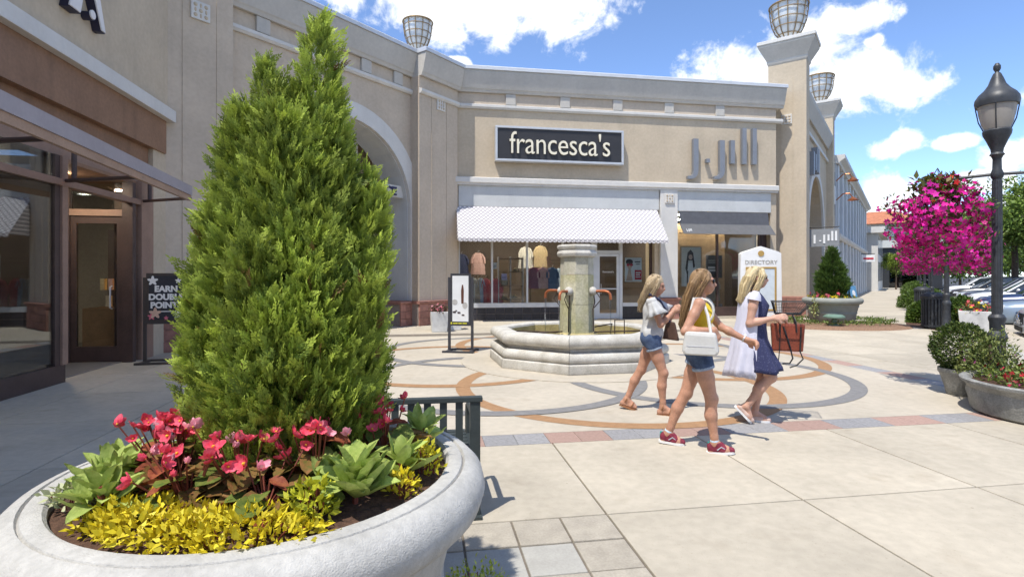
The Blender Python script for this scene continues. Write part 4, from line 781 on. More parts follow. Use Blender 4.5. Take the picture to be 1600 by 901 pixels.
t1 = copy_tree(t0); t1['label'] = 'slatted black trash can farther along the pavement'; t1.location = ((1441-800)/850*24.5, 24.5, 0)
# ================================================================== parked cars
tyre_m = mat('tyre rubber', (.018, .018, .019), .9, .1, 20); rim_m = mat('alloy rim', (.45, .46, .48), .3, .05, 5, metal=.8); cglass = mat('car window', (.03, .04, .05), .08, .1, 3, spec=.8); lens = mat('headlight lens', (.75, .78, .80), .12, .05, 9, spec=.8); plast = mat('black plastic', (.02, .02, .022), .55, .1, 9); chrome = mat('chrome', (.65, .66, .68), .12, .03, 5, metal=1)
def car(label, col, suv=True, emblem=False):
    paint = mat('paint '+label[:24], col, .28, .03, 3, spec=.6, metal=.25); c = empty('parked_car', (0, 0, 0), 0, label, 'car', 'cars parked along the street'); Lc, Wc = 4.6, .92; hood = 1.06 if suv else .94; roof = 1.70 if suv else 1.44
    # body: sections along x (nose at x=0, tail at 4.6)
    S = [(0.0, .30, .66, .62), (.05, .24, .80, .78), (.22, .20, hood-.13, .87), (.6, .19, hood-.05, .91), (1.35, .18, hood+.02, .92), (2.3, .18, hood+.06, .92), (3.6, .20, hood+.08, .91), (4.3, .26, hood+.05, .87), (4.55, .34, hood-.05, .80), (4.6, .42, hood-.2, .74)]
    v = []; n = 12
    for x, zb, zt, w in S:
        h = zt-zb; pts = [(-w*.86, zb), (-w*.97, zb+.10*h), (-w, zb+.4*h), (-w*.985, zb+.72*h), (-w*.93, zb+.93*h), (-w*.70, zt), (w*.70, zt), (w*.93, zb+.93*h), (w*.985, zb+.72*h), (w, zb+.4*h), (w*.97, zb+.10*h), (w*.86, zb)]
        v += [(x, y, z) for y, z in pts]
    f = [(j*n+k, j*n+(k+1) % n, (j+1)*n+(k+1) % n, (j+1)*n+k) for j in range(len(S)-1) for k in range(n)]+[tuple(range(n))[::-1], tuple((len(S)-1)*n+k for k in range(n))]
    MB().add(v, f).build('body', paint, c, smooth='all')
    G = [(1.28, hood+.0, .80, hood+.02), (2.05, hood, .82, roof-.08), (2.5, hood, .83, roof-.035), (3.6 if suv else 3.3, hood, .82, roof-.06), (4.35 if suv else 4.1, hood, .78, (roof-.35) if suv else hood+.08)]
    v = []
    for x, zb, w, zt in G: v += [(x, -w, zb), (x, -w*.82, zt), (x, w*.82, zt), (x, w, zb)]
    f = [(j*4+k, j*4+(k+1) % 4, j*4+4+(k+1) % 4, j*4+4+k) for j in range(len(G)-1) for k in range(4)]+[(3, 2, 1, 0), (16, 17, 18, 19)]
    MB().add(v, f).build('window_glass', cglass, c)
    r0, r1 = 1.95, (3.9 if suv else 3.5); MB().add([(r0, -.70, roof-.10), (r0, .70, roof-.10), (r0+.4, .70, roof-.02), (r0+.4, -.70, roof-.02), ((r0+r1)/2, -.70, roof), ((r0+r1)/2, .70, roof), (r1, .66, roof-.10), (r1, -.66, roof-.10), (r0, -.70, roof-.14), (r0, .70, roof-.14), (r1, .66, roof-.16), (r1, -.66, roof-.16)], [(0, 1, 2, 3), (3, 2, 5, 4), (4, 5, 6, 7), (0, 3, 4, 7, 11, 8), (1, 9, 10, 6, 5, 2), (0, 8, 9, 1), (7, 6, 10, 11), (8, 11, 10, 9)]).build('roof', paint, c)
    for s in (-1, 1):
        MB().tube([(1.30, s*.81, hood+.01), (2.02, s*.70, roof-.11)], .045, 6).build('pillar', paint, c); MB().tube([(2.75, s*.845, hood), (2.75, s*.69, roof-.06)], .035, 6).build('pillar', plast, c)
        MB().ball((1.62, s*1.0, hood+.08), (.07, .11, .08), 10, 6).build('mirror', paint, c, smooth=True)
        MB().prism([(.06, .70), (.30, .66), (.34, .80), (.12, .80)], s*.55, s*.86, 'y').build('headlight', lens, c, bevel=.02)
        for x in (.92, 3.72):
            w = MB().lathe([(.20, -.11), (.33, -.11), (.35, -.07), (.35, .07), (.33, .11), (.20, .11)], 24, cap=False).build('tyre', tyre_m, c); w.location = (x, s*.80, .35); w.rotation_euler = (R(90), 0, 0)
            MB().lathe([(.0, .06*-s), (.06, .09*-s), (.19, .075*-s), (.21, .1*-s)], 16, cap=False).build('rim', rim_m, w); MB().lathe([(.38, -.14), (.38, .14)], 20, cap=False).build('wheel_arch', plast, w)
    gr = MB().prism([(-.48, .50), (.48, .50), (.52, .76), (-.52, .76)], -.02, .10, 'x').build('grille', plast, c)
    if emblem:
        MB().tube([(-.035, .11*math.cos(2*math.pi*i/24), .63+.11*math.sin(2*math.pi*i/24)) for i in range(25)], .020, 6, False).build('emblem', chrome, c); MB().tube([(-.032, .46, .74), (-.032, -.46, .52)], .014, 6).build('grille_bar', chrome, c)
    bp = MB().prism([(-.80, .26), (.80, .26), (.84, .46), (-.84, .46)], -.03, .15, 'x').build('bumper', paint, c, bevel=.03); MB().prism([(-.55, .28), (.55, .28), (.6, .40), (-.6, .40)], -.045, -.031, 'x').build('air_intake', plast, c); MB().prism([(-.26, .47), (.26, .47), (.26, .585), (-.26, .585)], -.05, -.03, 'x').build('number_plate', white_p, c)
    return c
CARS = [(10.45, 1.55, 'silver car with ring emblem at the right edge by the pavement', (.45, .47, .49), True, True), (15.2, 1.35, 'light blue sedan parked behind the silver car', (.26, .33, .41), False, False), (18.4, 1.25, 'dark blue car parked between the light blue sedan and white vehicle', (.03, .05, .12), True, False), (22.6, 1.3, 'white sport utility car parked before the dark blue car', (.72, .73, .73), True, False),
        (26.2, 1.4, 'navy car parked past the white vehicle', (.06, .075, .11), True, False), (29.6, 1.3, 'silver sedan in the middle of the parked row', (.42, .44, .46), False, False), (33.2, 1.3, 'charcoal car far along the parked row', (.06, .06, .065), True, False), (37, 1.3, 'pale grey car near the far end of the parked row', (.5, .52, .54), False, False), (41, 1.3, 'white car at the far end of the parked row', (.7, .7, .7), True, False)]
for al, pe, lab, col, suv, em in CARS:
    c = car(lab, col, suv, em); p = LAMP1+ST*al+SN*pe; c.location = (p.x, p.y, -.16); c.rotation_euler = (0, 0, math.atan2(SN.y, SN.x))
# ================================================================== foliage helpers
def ray(px, d): return Vector(((px-800)/850*d, d))
def mesh_np(name, V, F, m, parent=None, col=None, smooth=False):
    me = bpy.data.meshes.new(name); V = np.asarray(V, np.float32); F = np.asarray(F, np.int32); k = F.shape[1]
    me.vertices.add(len(V)); me.vertices.foreach_set('co', V.ravel()); me.loops.add(F.size); me.loops.foreach_set('vertex_index', F.ravel())
    me.polygons.add(len(F)); me.polygons.foreach_set('loop_start', np.arange(0, F.size, k, dtype=np.int32)); me.update(calc_edges=True)
    if smooth: me.polygons.foreach_set('use_smooth', np.ones(len(F), bool))
    if col is not None:
        a = me.color_attributes.new('col', 'FLOAT_COLOR', 'POINT'); a.data.foreach_set('color', np.c_[col, np.ones(len(col))].astype(np.float32).ravel())
    me.materials.append(m); return link(name, me, parent)
def unit(a): return a/np.maximum(np.linalg.norm(a, axis=-1, keepdims=True), 1e-9)
def scatter(T, F, P, D, Nn, S, C, Ct=None, t=None):
    """copies of template T (x = length, y = width, z = normal) at P along D; colours C (root) to Ct (tip)"""
    D = unit(D); Y = unit(np.cross(Nn, D)); Z = np.cross(D, Y); n, m = len(P), len(T)
    V = P[:, None]+S[:, None, None]*(T[None, :, 0:1]*D[:, None]+T[None, :, 1:2]*Y[:, None]+T[None, :, 2:3]*Z[:, None])
    Fa = (F[None]+(np.arange(n)*m)[:, None, None]).reshape(-1, F.shape[1])
    c = np.repeat(C[:, None], m, 1)
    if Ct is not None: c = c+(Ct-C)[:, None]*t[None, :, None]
    return V.reshape(-1, 3), Fa, c.reshape(-1, 3)
def join(parts):
    V, F, C, o = [], [], [], 0
    for v, f, c in parts: V.append(v); F.append(f+o); C.append(c); o += len(v)
    return np.concatenate(V), np.concatenate(F), np.concatenate(C)
def frond_template(seed):
    """flat feathery spray: an axis with side twigs of scale leaves"""
    r = np.random.default_rng(seed); V = []; F = []; t = []
    def leaf(p, d, L, w, z):
        d = d/np.linalg.norm(d); y = np.array([-d[1], d[0]]); o = len(V)
        for a, b in ((0, 0), (.45, w), (1, 0), (.45, -w)): q = p+d*L*a+y*b; V.append((q[0], q[1], z-.10*q[0]**2+.02*np.sin(q[0]*9+seed))); t.append(min(1, max(0, q[0])))
        F.append((o, o+1, o+2, o+3))
    for s in np.linspace(.0, 1.0, 8):
        if s < .95:
            leaf(np.array([s*.85, 0]), np.array([1, .05]), .24, .021, 0)
            for sd_ in (-1, 1):
                a = R(r.uniform(28, 48))*sd_; L = (.44*(1-s*.75))*r.uniform(.8, 1.15); d = np.array([math.cos(a), math.sin(a)]); p = np.array([s*.85, 0]); z = r.uniform(-.05, .05)
                leaf(p, d, L, .023, z)
                for q in (.35, .62): leaf(p+d*L*q, np.array([math.cos(a-.6*sd_), math.sin(a-.6*sd_)]), L*.42, .020, z); leaf(p+d*L*q, np.array([math.cos(a+.5*sd_), math.sin(a+.5*sd_)]), L*.34, .019, z)
        else: leaf(np.array([.85, 0]), np.array([1, 0]), .2, .03, 0)
    return np.array(V), np.array(F), np.array(t)
FROND = [frond_template(i) for i in range(4)]
ever_m = mat('evergreen sprays', (1, 1, 1), .55, .12, 30, attr=True, spec=.25, trans=.33)
bark = mat('bark', (.12, .085, .06), .95, .3, 12, .8, 40)
def lumpy(a, z, k, ph):
    return (np.sin(a*3+z*k*1.3+ph)*np.sin(a*2-z*k+2*ph)+.7*np.sin(a*5+ph*3+z*k*2.1)*np.sin(z*k*2.7+ph))
def arborvitae(parent, prof, n, size, cx=lambda z: np.zeros_like(z), seed=3, dark=(.03, .075, .012), lite=(.42, .52, .07), yscale=1, lump=.17, kz=5.5):
    r = np.random.default_rng(seed); zs, rs = np.array(prof).T; parts = []
    # more sprays where the crown is wide
    zz = np.linspace(zs.min(), zs.max(), 200); w = np.interp(zz, zs, rs); cdf = np.cumsum(w+.03); cdf /= cdf[-1]
    for k, (T, F, t) in enumerate(FROND):
        m = n//4; z = np.interp(r.random(m), cdf, zz); a = r.random(m)*2*np.pi; R_ = np.interp(z, zs, rs); lu = lumpy(a, z, kz, seed); hi = np.clip(.5+.45*lu, 0, 1)
        rad = R_*(1+lump*lu)*(1-np.abs(r.normal(0, .20, m))); rad = np.maximum(rad, .01)
        P = np.c_[cx(z)+rad*np.cos(a), rad*np.sin(a)*yscale, z]; out = np.c_[np.cos(a), np.sin(a), np.zeros(m)]
        D = out*r.uniform(.25, .8, (m, 1))+np.array([0, 0, 1])*r.uniform(.5, 1.1, (m, 1))+r.normal(0, .28, (m, 3)); Nn = np.cross(D, np.array([0, 0, 1.])) * r.choice([-1, 1], (m, 1))+r.normal(0, .5, (m, 3))+out*.6
        mixv = np.clip(r.beta(2, 2.2, m)*.75+.35*hi, 0, 1)[:, None]; C = np.array(dark)*(1-mixv)+np.array(lite)*mixv*.62; Ct = C*.55+np.array(lite)*(.35+.45*mixv)
        C *= r.uniform(.8, 1.2, (m, 1)); Ct *= r.uniform(.8, 1.2, (m, 1))
        parts.append(scatter(T, F, P, D, Nn, size*r.uniform(.6, 1.25, m), C, Ct, t))
    V, F, C = join(parts); return mesh_np('crown', V, F, ever_m, parent, C)
# ------------------------------------------------------------------ big evergreen in the near planter
TB = (PA.x+.055, PA.y+.05, .0)
tr = empty('evergreen_tree', (TB[0], TB[1], .83), 0, 'tall feathery evergreen growing in the near planter', 'tree')
z_ = lambda z: z-.83
# the crown is a bundle of upright leaders of different height, with dark gaps between them
LEAD = [(.075, .0, 2.63, .115), (-.045, .03, 2.47, .095), (.06, -.07, 2.36, .12), (-.02, -.08, 2.33, .11), (.12, .02, 2.38, .11), (-.06, .07, 2.38, .11), (-.215, -.03, 2.26, .10)]
rl = np.random.default_rng(14)
for k in range(11): a = k*2*math.pi/11+rl.uniform(-.2, .2); q = rl.uniform(.15, .19); LEAD.append((q*math.cos(a)+.0, q*math.sin(a), 2.15+rl.uniform(-.14, .12), rl.uniform(.105, .13)))
for k in range(15): a = k*2*math.pi/15+rl.uniform(-.15, .15); q = rl.uniform(.225, .262); LEAD.append((q*math.cos(a)-.005, q*math.sin(a), 1.93+rl.uniform(-.2, .14), rl.uniform(.095, .125)))
for k in range(15): a = k*2*math.pi/15+.2+rl.uniform(-.15, .15); q = rl.uniform(.245, .285); LEAD.append((q*math.cos(a)-.0, q*math.sin(a), 1.50+rl.uniform(-.12, .12), rl.uniform(.10, .125)))
for k in range(12): a = k*2*math.pi/12+rl.uniform(-.15, .15); q = rl.uniform(.21, .26); LEAD.append((q*math.cos(a), q*math.sin(a), 1.26+rl.uniform(-.06, .08), rl.uniform(.09, .12)))
parts = []
for li, (lx, ly, zt, r0) in enumerate(LEAD):
    L_ = min(zt-.93, .62 if zt < 2.3 else .85); m = int(430*(L_/.6)*(r0/.11)); lean = rl.normal(0, .035, 2)+np.array((lx, ly))*(rl.uniform(-.05, .34) if zt < 2.2 else 0); tint = rl.uniform(.78, 1.22)
    for T, F, t in FROND:
        n_ = m//4; u = rl.random(n_)**.85; rad = r0*np.interp(u, [0, .25, .6, .9, 1], [.75, 1, .85, .35, .05])*(1-np.abs(rl.normal(0, .25, n_))); a = rl.random(n_)*2*np.pi
        P = np.c_[lx*(.93+.09*u)+lean[0]*u+rad*np.cos(a), ly*(.93+.09*u)+lean[1]*u+rad*np.sin(a), zt-.83-L_*(1-u)]; out = np.c_[np.cos(a), np.sin(a), np.zeros(n_)]
        D = out*rl.uniform(.2, .75, (n_, 1))+np.array([lx, ly, 0])*.9+np.array([0, 0, 1])*rl.uniform(.6, 1.15, (n_, 1))+rl.normal(0, .26, (n_, 3)); Nn = np.cross(D, [0, 0, 1.])*rl.choice([-1, 1], (n_, 1))+rl.normal(0, .5, (n_, 3))+out*.6
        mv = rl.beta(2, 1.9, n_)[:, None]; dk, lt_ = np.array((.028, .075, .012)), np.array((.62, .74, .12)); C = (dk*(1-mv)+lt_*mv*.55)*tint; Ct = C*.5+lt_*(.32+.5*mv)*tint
        br = rl.random(n_) < .012; C[br] = (.16, .09, .03); Ct[br] = (.24, .15, .05)
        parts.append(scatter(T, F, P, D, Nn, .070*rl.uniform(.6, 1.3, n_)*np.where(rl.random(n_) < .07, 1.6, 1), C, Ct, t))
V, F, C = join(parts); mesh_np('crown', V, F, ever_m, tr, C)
MB().tube([(0, 0, -.06), (.01, 0, .2), (.0, .01, .7), (.06, 0, 1.4)], [.035, .03, .024, .008], 8).build('trunk', bark, tr)
for i in range(16): a = i*2.4; z0 = .18+i*.062; q_ = .20 if i < 11 else .09; MB().tube([(0, 0, z0), (q_*.5*math.cos(a), q_*.5*math.sin(a), z0+.10), (q_*math.cos(a), q_*math.sin(a), z0+.28)], [.014, .010, .004], 5).build('limb', bark, tr)
# ------------------------------------------------------------------ leaves and flowers as separate pieces
def leaf_mesh(name, m, L=1, w=.4, fold=.12, droop=.25, n=7, tip=1.0, wav=.0, stem=.0, col=None):
    v = []; f = []
    for i in range(n+1):
        t = i/n; ww = w/2*math.sin(math.pi*min(1, t**.8*.97+.02))**(.55) if 0 < t < 1 else .004
        x = t*L; z = -droop*t*t*L; z2 = fold*ww*2
        v += [(x, -ww, z+z2+wav*math.sin(t*14)), (x, -ww*.5, z+z2*.42), (x, 0, z), (x, ww*.5, z+z2*.42), (x, ww, z+z2+wav*math.sin(t*14+1))]
    for i in range(n):
        for k in range(4): f.append((i*5+k, (i+1)*5+k, (i+1)*5+k+1, i*5+k+1))
    return MB().add(v, f).mesh(name, m, smooth='all')
def lmat(n_, c1, c2, **k): return mat(n_, c1, .6, .15, 60, .25, 120, col2=c2, spec=.18, trans=.22, rnd=.22, **k)
lf_green = lmat('soft green leaf', (.34, .44, .10), (.50, .58, .17)); lf_bronze = lmat('bronze leaf', (.13, .13, .03), (.30, .13, .05)); lf_beg = lmat('begonia green leaf', (.09, .15, .03), (.22, .24, .05))
lf_red = lmat('red brown leaf', (.22, .045, .03), (.36, .12, .05)); pet = lmat('coral red petal', (.78, .05, .10), (.86, .16, .22)); pet_l = lmat('pink petal', (.85, .24, .32), (.92, .48, .54)); yel = mat('yellow stamen', (.70, .42, .03), .6, .1, 40)
def place(me, name, parent, p, d, up, s):
    d = Vector(d).normalized(); u = Vector(up); y = u.cross(d).normalized(); z = d.cross(y)
    o = link(name, me, parent); M = Matrix((d, y, z)).transposed().to_4x4(); o.matrix_local = Matrix.Translation(Vector(p)) @ M @ Matrix.Diagonal((s, s, s, 1)); return o
LM = {k: leaf_mesh(k, m, 1, w, fo_, dr, tip=1, wav=wv) for k, m, w, fo_, dr, wv in (('lamb', lf_green, .54, .22, .55, .018), ('lamb2', lf_green, .46, .35, .10, .014), ('lamb3', lf_green, .60, .15, -.18, .022), ('beg', lf_beg, .78, .12, .22, .02), ('brz', lf_bronze, .74, .2, .30, .03), ('red', lf_red, .6, .2, .3, .02))}
def petal_mesh(name, m):
    v = []; f = []; n = 6
    for i in range(n+1):
        t = i/n; w = .52*math.sin(math.pi*(.06+.94*t)**.72)**.6 if t < 1 else .12
        for k in (-1, -.5, 0, .5, 1): v.append((t, k*w, .16*t*t+.12*k*k*w-.05*(1-abs(k))*t+.02*math.sin(6*k+9*t)))
    for i in range(n):
        for k in range(4): f.append((i*5+k, (i+1)*5+k, (i+1)*5+k+1, i*5+k+1))
    return MB().add(v, f).mesh(name, m, smooth='all')
PM = [petal_mesh('petal', pet), petal_mesh('petal', pet_l)]
FLW = []
for k in range(3):                                     # four-petalled begonia blossoms, each one mesh with two materials
    b = MB(); me = bpy.data.meshes.new('blossom'); bm_ = bmesh.new()
    for i in range(5):
        a = 2*math.pi*i/5+.2*k; s = (1, .78, .95, .82, .9)[i]
        M = Matrix.Rotation(a, 4, 'Z') @ Matrix.Rotation(R(-16-6*(i % 2)-6*k), 4, 'Y') @ Matrix.Diagonal((s, s, s, 1)); n0 = len(bm_.verts); bm_.from_mesh(PM[0]); bm_.verts.ensure_lookup_table()
        for vv in bm_.verts[n0:]: vv.co = M @ vv.co
    for fc in bm_.faces: fc.material_index = 0; fc.smooth = True
    n0 = len(bm_.faces); bmesh.ops.create_icosphere(bm_, subdivisions=1, radius=.17, matrix=Matrix.Translation((0, 0, .10))); bm_.faces.ensure_lookup_table()
    for fc in bm_.faces[n0:]: fc.material_index = 1; fc.smooth = True
    bm_.to_mesh(me); bm_.free(); me.materials.append(pet if k < 2 else pet_l); me.materials.append(yel); FLW.append(me)
stem_m = mat('red stem', (.20, .05, .03), .6, .1, 20)
rp = random.Random(5)
SZ = .868
def begonia(pos, label, nl, nf, h, spread, fl_dir=(0, -1)):
    b = empty('begonia_plant', (pos[0], pos[1], SZ-.01), 0, label, 'plant', 'begonias in the near planter')
    for i in range(nl):
        a = i*2.4+rp.uniform(-.3, .3); rr = spread*math.sqrt((i+.5)/nl); zz = h*(.25+.75*(1-rr/spread*.7))*rp.uniform(.6, 1.0); p = (rr*math.cos(a)*.75, rr*math.sin(a)*.75, zz)
        place(LM[rp.choice(['beg', 'brz', 'red', 'brz', 'beg'])], 'leaf', b, p, (math.cos(a), math.sin(a), rp.uniform(-.25, .5)), (rp.uniform(-.4, .4), rp.uniform(-.4, .4), 1), rp.uniform(.07, .115))
        MB().tube([(0, 0, 0), (p[0]*.6, p[1]*.6, p[2]*.6), p], .004, 5).build('stem', stem_m, b)
    cl = [(rp.uniform(0, 6.283), spread*rp.uniform(.2, .8), h*rp.uniform(.85, 1.15)) for _ in range(max(3, nf//2))]
    for i in range(int(nf*1.5)):
        c, rr, hz = cl[i % len(cl)]; p = Vector((rr*math.cos(c)+rp.uniform(-.075, .075), rr*math.sin(c)-.03+rp.uniform(-.06, .06), hz+.025+rp.uniform(-.03, .035)))
        k = link('blossom', FLW[rp.choice([0, 1, 0, 1, 2])], b); k.location = p; k.rotation_euler = (R(rp.uniform(10, 85)), R(rp.uniform(-50, 50)), rp.uniform(-3, 3)); s = rp.uniform(.021, .040); k.scale = (s, s*rp.uniform(.75, 1), s*rp.uniform(.9, 1.8))
        MB().tube([(p.x*.5, p.y*.5, p.z*.4), tuple(p)], .0028, 5).build('stem', stem_m, b)
for pos_, lab_, nl_, nf_, h_, sp_ in (((-1.22, 1.98), 'red begonia with bronze leaves left of the evergreen trunk', 34, 24, .19, .17), ((-.93, 1.88), 'red begonia with bronze leaves in front of the evergreen trunk', 36, 12, .17, .17), ((-.70, 1.95), 'pink flowering begonia right of the evergreen trunk', 32, 13, .20, .15), ((-.52, 2.20), 'red begonia beside the bench end of the planter', 26, 12, .20, .15), ((-.98, 2.47), 'red begonia behind the evergreen trunk', 16, 9, .19, .15), ((-1.32, 2.25), 'red begonia at the store side of the planter', 22, 8, .16, .15), ((-1.07, 1.80), 'red begonia with bronze leaves behind the golden ground cover', 26, 9, .13, .14), ((-.80, 1.77), 'bronze leaved begonia at the front middle of the planter', 26, 3, .12, .14)): begonia(pos_, lab_, nl_, nf_, h_, sp_)
def rosette(pos, label, n, L, kinds=('lamb', 'lamb2', 'lamb3'), up=.9, nm='broad_leaf_plant'):
    b = empty(nm, (pos[0], pos[1], SZ-.01), 0, label, 'plant')
    for i in range(n):
        a = i*2.399+rp.uniform(-.25, .25); t = i/n; el = 1.35-1.0*t+rp.uniform(-.2, .2); r0 = .015+.03*t
        place(LM[rp.choice(kinds)], 'leaf', b, (r0*math.cos(a), r0*math.sin(a), .02+.07*(1-t)), (math.cos(a)*math.cos(el), math.sin(a)*math.cos(el), math.sin(el)*up), (-math.cos(a)*.3+rp.uniform(-.5, .5), -math.sin(a)*.3+rp.uniform(-.5, .5), 1), L*rp.uniform(.55, 1.15)*(.70+.35*t))
    MB().tube([(0, 0, -.02), (0, 0, .09)], .010, 6).build('stem', stem_m, b); return b
for pos_, lab_, n_, L_ in (((-.53, 1.84), 'light green broad leaved plant at the right front of the planter', 48, .155), ((-.63, 1.90), 'light green broad leaved plant left of the largest one', 22, .12), ((-.42, 2.04), 'light green broad leaved plant under the red begonia at the right', 24, .12), ((-1.38, 1.88), 'light green broad leaved plant at the left of the planter', 40, .125), ((-1.31, 1.735), 'soft green broad leaved plant between yellow leaves and left rim', 30, .115), ((-1.45, 2.02), 'light green broad leaved plant by the store side rim', 24, .11), ((-.40, 2.42), 'green leaved plant at the back right rim of the planter', 24, .14)): rosette(pos_, lab_, n_, L_)
# small leaved ground cover: joined foliage
LT = np.array([(0, 0, 0), (.42, .25, .06), (1, 0, -.08), (.42, -.25, .06)]); LF = np.array([(0, 1, 2, 3)]); Lt = np.array([0, .4, 1, .4])
leaf_attr = mat('small leaves', (1, 1, 1), .5, .1, 80, attr=True, spec=.35, trans=.22)
def cover(name, parent, pts_fn, n, size, c1, c2, seed, up=.5, mm=None, LTT=LT):
    r = np.random.default_rng(seed); P, O = pts_fn(r, n); D = O*r.uniform(.3, 1, (n, 1))+np.array([0, 0, up])*r.uniform(.2, 1, (n, 1))+r.normal(0, .45, (n, 3)); Nn = O*.6+np.array([0, 0, .7])+r.normal(0, .5, (n, 3))
    u = r.random((n, 1)); C = (np.array(c1)*(1-u)+np.array(c2)*u)*r.uniform(.8, 1.2, (n, 1)); V, F, C = scatter(LTT, LF, P, D, Nn, size*r.uniform(.6, 1.25, n), C); return mesh_np(name, V, F, mm or leaf_attr, parent, C)
def mound(rx, ry, h, z0=0, shell=.55, lob=.15):
    def fn(r, n):
        a = r.random(n)*2*np.pi; ph = np.arccos(r.random(n)); q = (1-(1-shell)*r.random(n)**1.6)*(1+lob*lumpy(a, ph, 2.2, 1.3)); d = np.c_[np.sin(ph)*np.cos(a), np.sin(ph)*np.sin(a), np.cos(ph)]
        return np.c_[d[:, 0]*rx*q, d[:, 1]*ry*q, z0+d[:, 2]*h*q], d
    return fn
def ballf(rx, ry, rz, zc, shell=.7, lob=.12, k=2.2):
    def fn(r, n):
        a = r.random(n)*2*np.pi; ct = r.uniform(-1, 1, n); st = np.sqrt(1-ct*ct); q = (1-(1-shell)*r.random(n)**1.5)*(1+lob*lumpy(a, ct*2, k, .7)); d = np.c_[st*np.cos(a), st*np.sin(a), ct]
        return np.c_[d[:, 0]*rx*q, d[:, 1]*ry*q, zc+d[:, 2]*rz*q], d
    return fn
def ground_plant(name, pos, z, label, rx, ry, h, n, size, c1, c2, seed, rot=0, cat='plant', nstem=14):
    e = empty(name, (pos[0], pos[1], z), rot, label, cat); o = cover('foliage', e, mound(rx, ry, h), n, size, c1, c2, seed); o['kind'] = 'stuff'
    st = MB(); r = random.Random(seed)
    for i in range(nstem): a = r.uniform(0, 6.28); q = r.uniform(.2, .8); st.tube([(rx*q*math.cos(a)*.6, ry*q*math.sin(a)*.6, -.03), (rx*q*math.cos(a), ry*q*math.sin(a), h*.8*math.sqrt(1-q*q))], .0025, 4)
    st.build('stems', stem_m, e); return e
Y1c, Y2c = (.60, .48, .012), (.78, .66, .05)
ground_plant('golden_ground_cover', (-1.09, 1.665), SZ-.02, 'golden yellow creeping plant along the front left of the planter', .25, .14, .075, 1100, .030, Y1c, Y2c, 21, R(-20))
ground_plant('golden_ground_cover', (-.80, 1.60), SZ-.02, 'golden yellow creeping plant at the front middle of the planter', .25, .12, .075, 1050, .030, Y1c, Y2c, 22, R(2)); ground_plant('golden_ground_cover', (-.635, 1.72), SZ-.015, 'yellow green leafy plant between the begonia and the broad leaves', .07, .07, .12, 260, .036, (.40, .42, .02), (.62, .60, .05), 23)
ground_plant('golden_ground_cover', (-.385, 1.93), SZ-.015, 'small yellow tuft near the right rim of the planter', .06, .06, .07, 150, .028, Y1c, Y2c, 24); ground_plant('golden_ground_cover', (-.345, 2.14), SZ-.015, 'yellow tuft at the right rim under the bench', .07, .07, .10, 190, .03, Y1c, (.60, .60, .05), 25)
ground_plant('golden_ground_cover', (-1.24, 1.70), SZ-.03, 'golden leaves at the left end of the front planting', .12, .10, .06, 300, .028, Y1c, Y2c, 28); ground_plant('variegated_vine', (-1.47, 1.83), SZ+.0, 'cream and green trailing vine spilling over the left rim', .09, .07, .05, 160, .032, (.30, .36, .12), (.62, .62, .38), 26)
ground_plant('low_shrub', (-.17, 2.62), -.01, 'small bright green shrub at the bottom edge beside the planter', .20, .16, .235, 800, .024, (.22, .30, .03), (.55, .60, .08), 27)
# ------------------------------------------------------------------ blossoms as small joined discs
def blossoms(name, parent, fn, n, size, cols, seed):
    r = np.random.default_rng(seed); P, O = fn(r, n); T = [(0, 0, -.12)]; F = []
    for i in range(5):
        a0, a1 = 2*np.pi*(i-.5)/5, 2*np.pi*(i+.5)/5; am = 2*np.pi*i/5; o = len(T); T += [(.55*np.cos(a0), .55*np.sin(a0), 0), (1.0*np.cos(am), np.sin(am), .05), (.55*np.cos(a1), .55*np.sin(a1), 0)]; F.append((0, o, o+1, o+2))
    D = np.cross(O+r.normal(0, .35, (n, 3)), r.normal(0, 1, (n, 3))); u = r.integers(0, len(cols), n); C = np.array(cols)[u]*r.uniform(.75, 1.2, (n, 1)); V, F, C = scatter(np.array(T), np.array(F), P+O*.01, D, O+r.normal(0, .4, (n, 3)), size*r.uniform(.7, 1.2, n), C); o = mesh_np(name, V, F, leaf_attr, parent, C); o['kind'] = 'stuff'; return o
MAG = [(.70, .008, .28), (.80, .02, .36), (.55, .006, .20), (.74, .03, .42)]
# ------------------------------------------------------------------ hanging baskets
def basket(label):
    b = empty('hanging_basket', (0, 0, 0), 0, label, 'flower basket', 'hanging flower baskets on the lamps')
    MB().lathe([(.0, -.28), (.16, -.24), (.28, -.1), (.33, .06), (.32, .06), (.0, .04)], 20, cap=False).build('liner', mat('coir liner', (.12, .08, .045), .95, .3, 30, .8, 60), b, smooth=True)
    for i in range(3): a = 2.1*i; MB().tube([(.32*math.cos(a), .32*math.sin(a), .06), (.0, .0, .62)], .006, 5).build('chain', blackm, b)
    def fn(r, n):
        P, O = ballf(.60, .60, .50, -.12, .70, .26)(r, n); a = np.arctan2(P[:, 1], P[:, 0]); P[:, 2] -= np.where(P[:, 2] < -.05, .30*np.clip(np.sin(a*4+1)*.6+.5*np.sin(a*7), 0, 1)*r.random(n), 0); return P, O
    o = cover('foliage', b, fn, 2600, .055, (.03, .075, .015), (.13, .20, .04), 31); o['kind'] = 'stuff'
    blossoms('petunia_blossoms', b, fn, 1250, .048, MAG, 32)
    up = lambda r, n: (np.c_[r.normal(0, .15, n), r.normal(0, .15, n), .12+.36*r.random(n)], unit(np.c_[r.normal(0, .5, n), r.normal(0, .5, n), np.ones(n)*.7]))
    o = cover('top_leaves', b, up, 480, .115, (.06, .10, .015), (.20, .13, .03), 33); o['kind'] = 'stuff'; blossoms('coral_blossoms', b, up, 60, .05, [(.70, .06, .02), (.62, .03, .03), (.65, .4, .02), (.52, .02, .3)], 34); return b
hb = basket('big magenta hanging basket below the arm of the nearest street lamp'); first = True
BL = ['second lamp', 'third lamp', 'fourth lamp', 'fifth lamp']
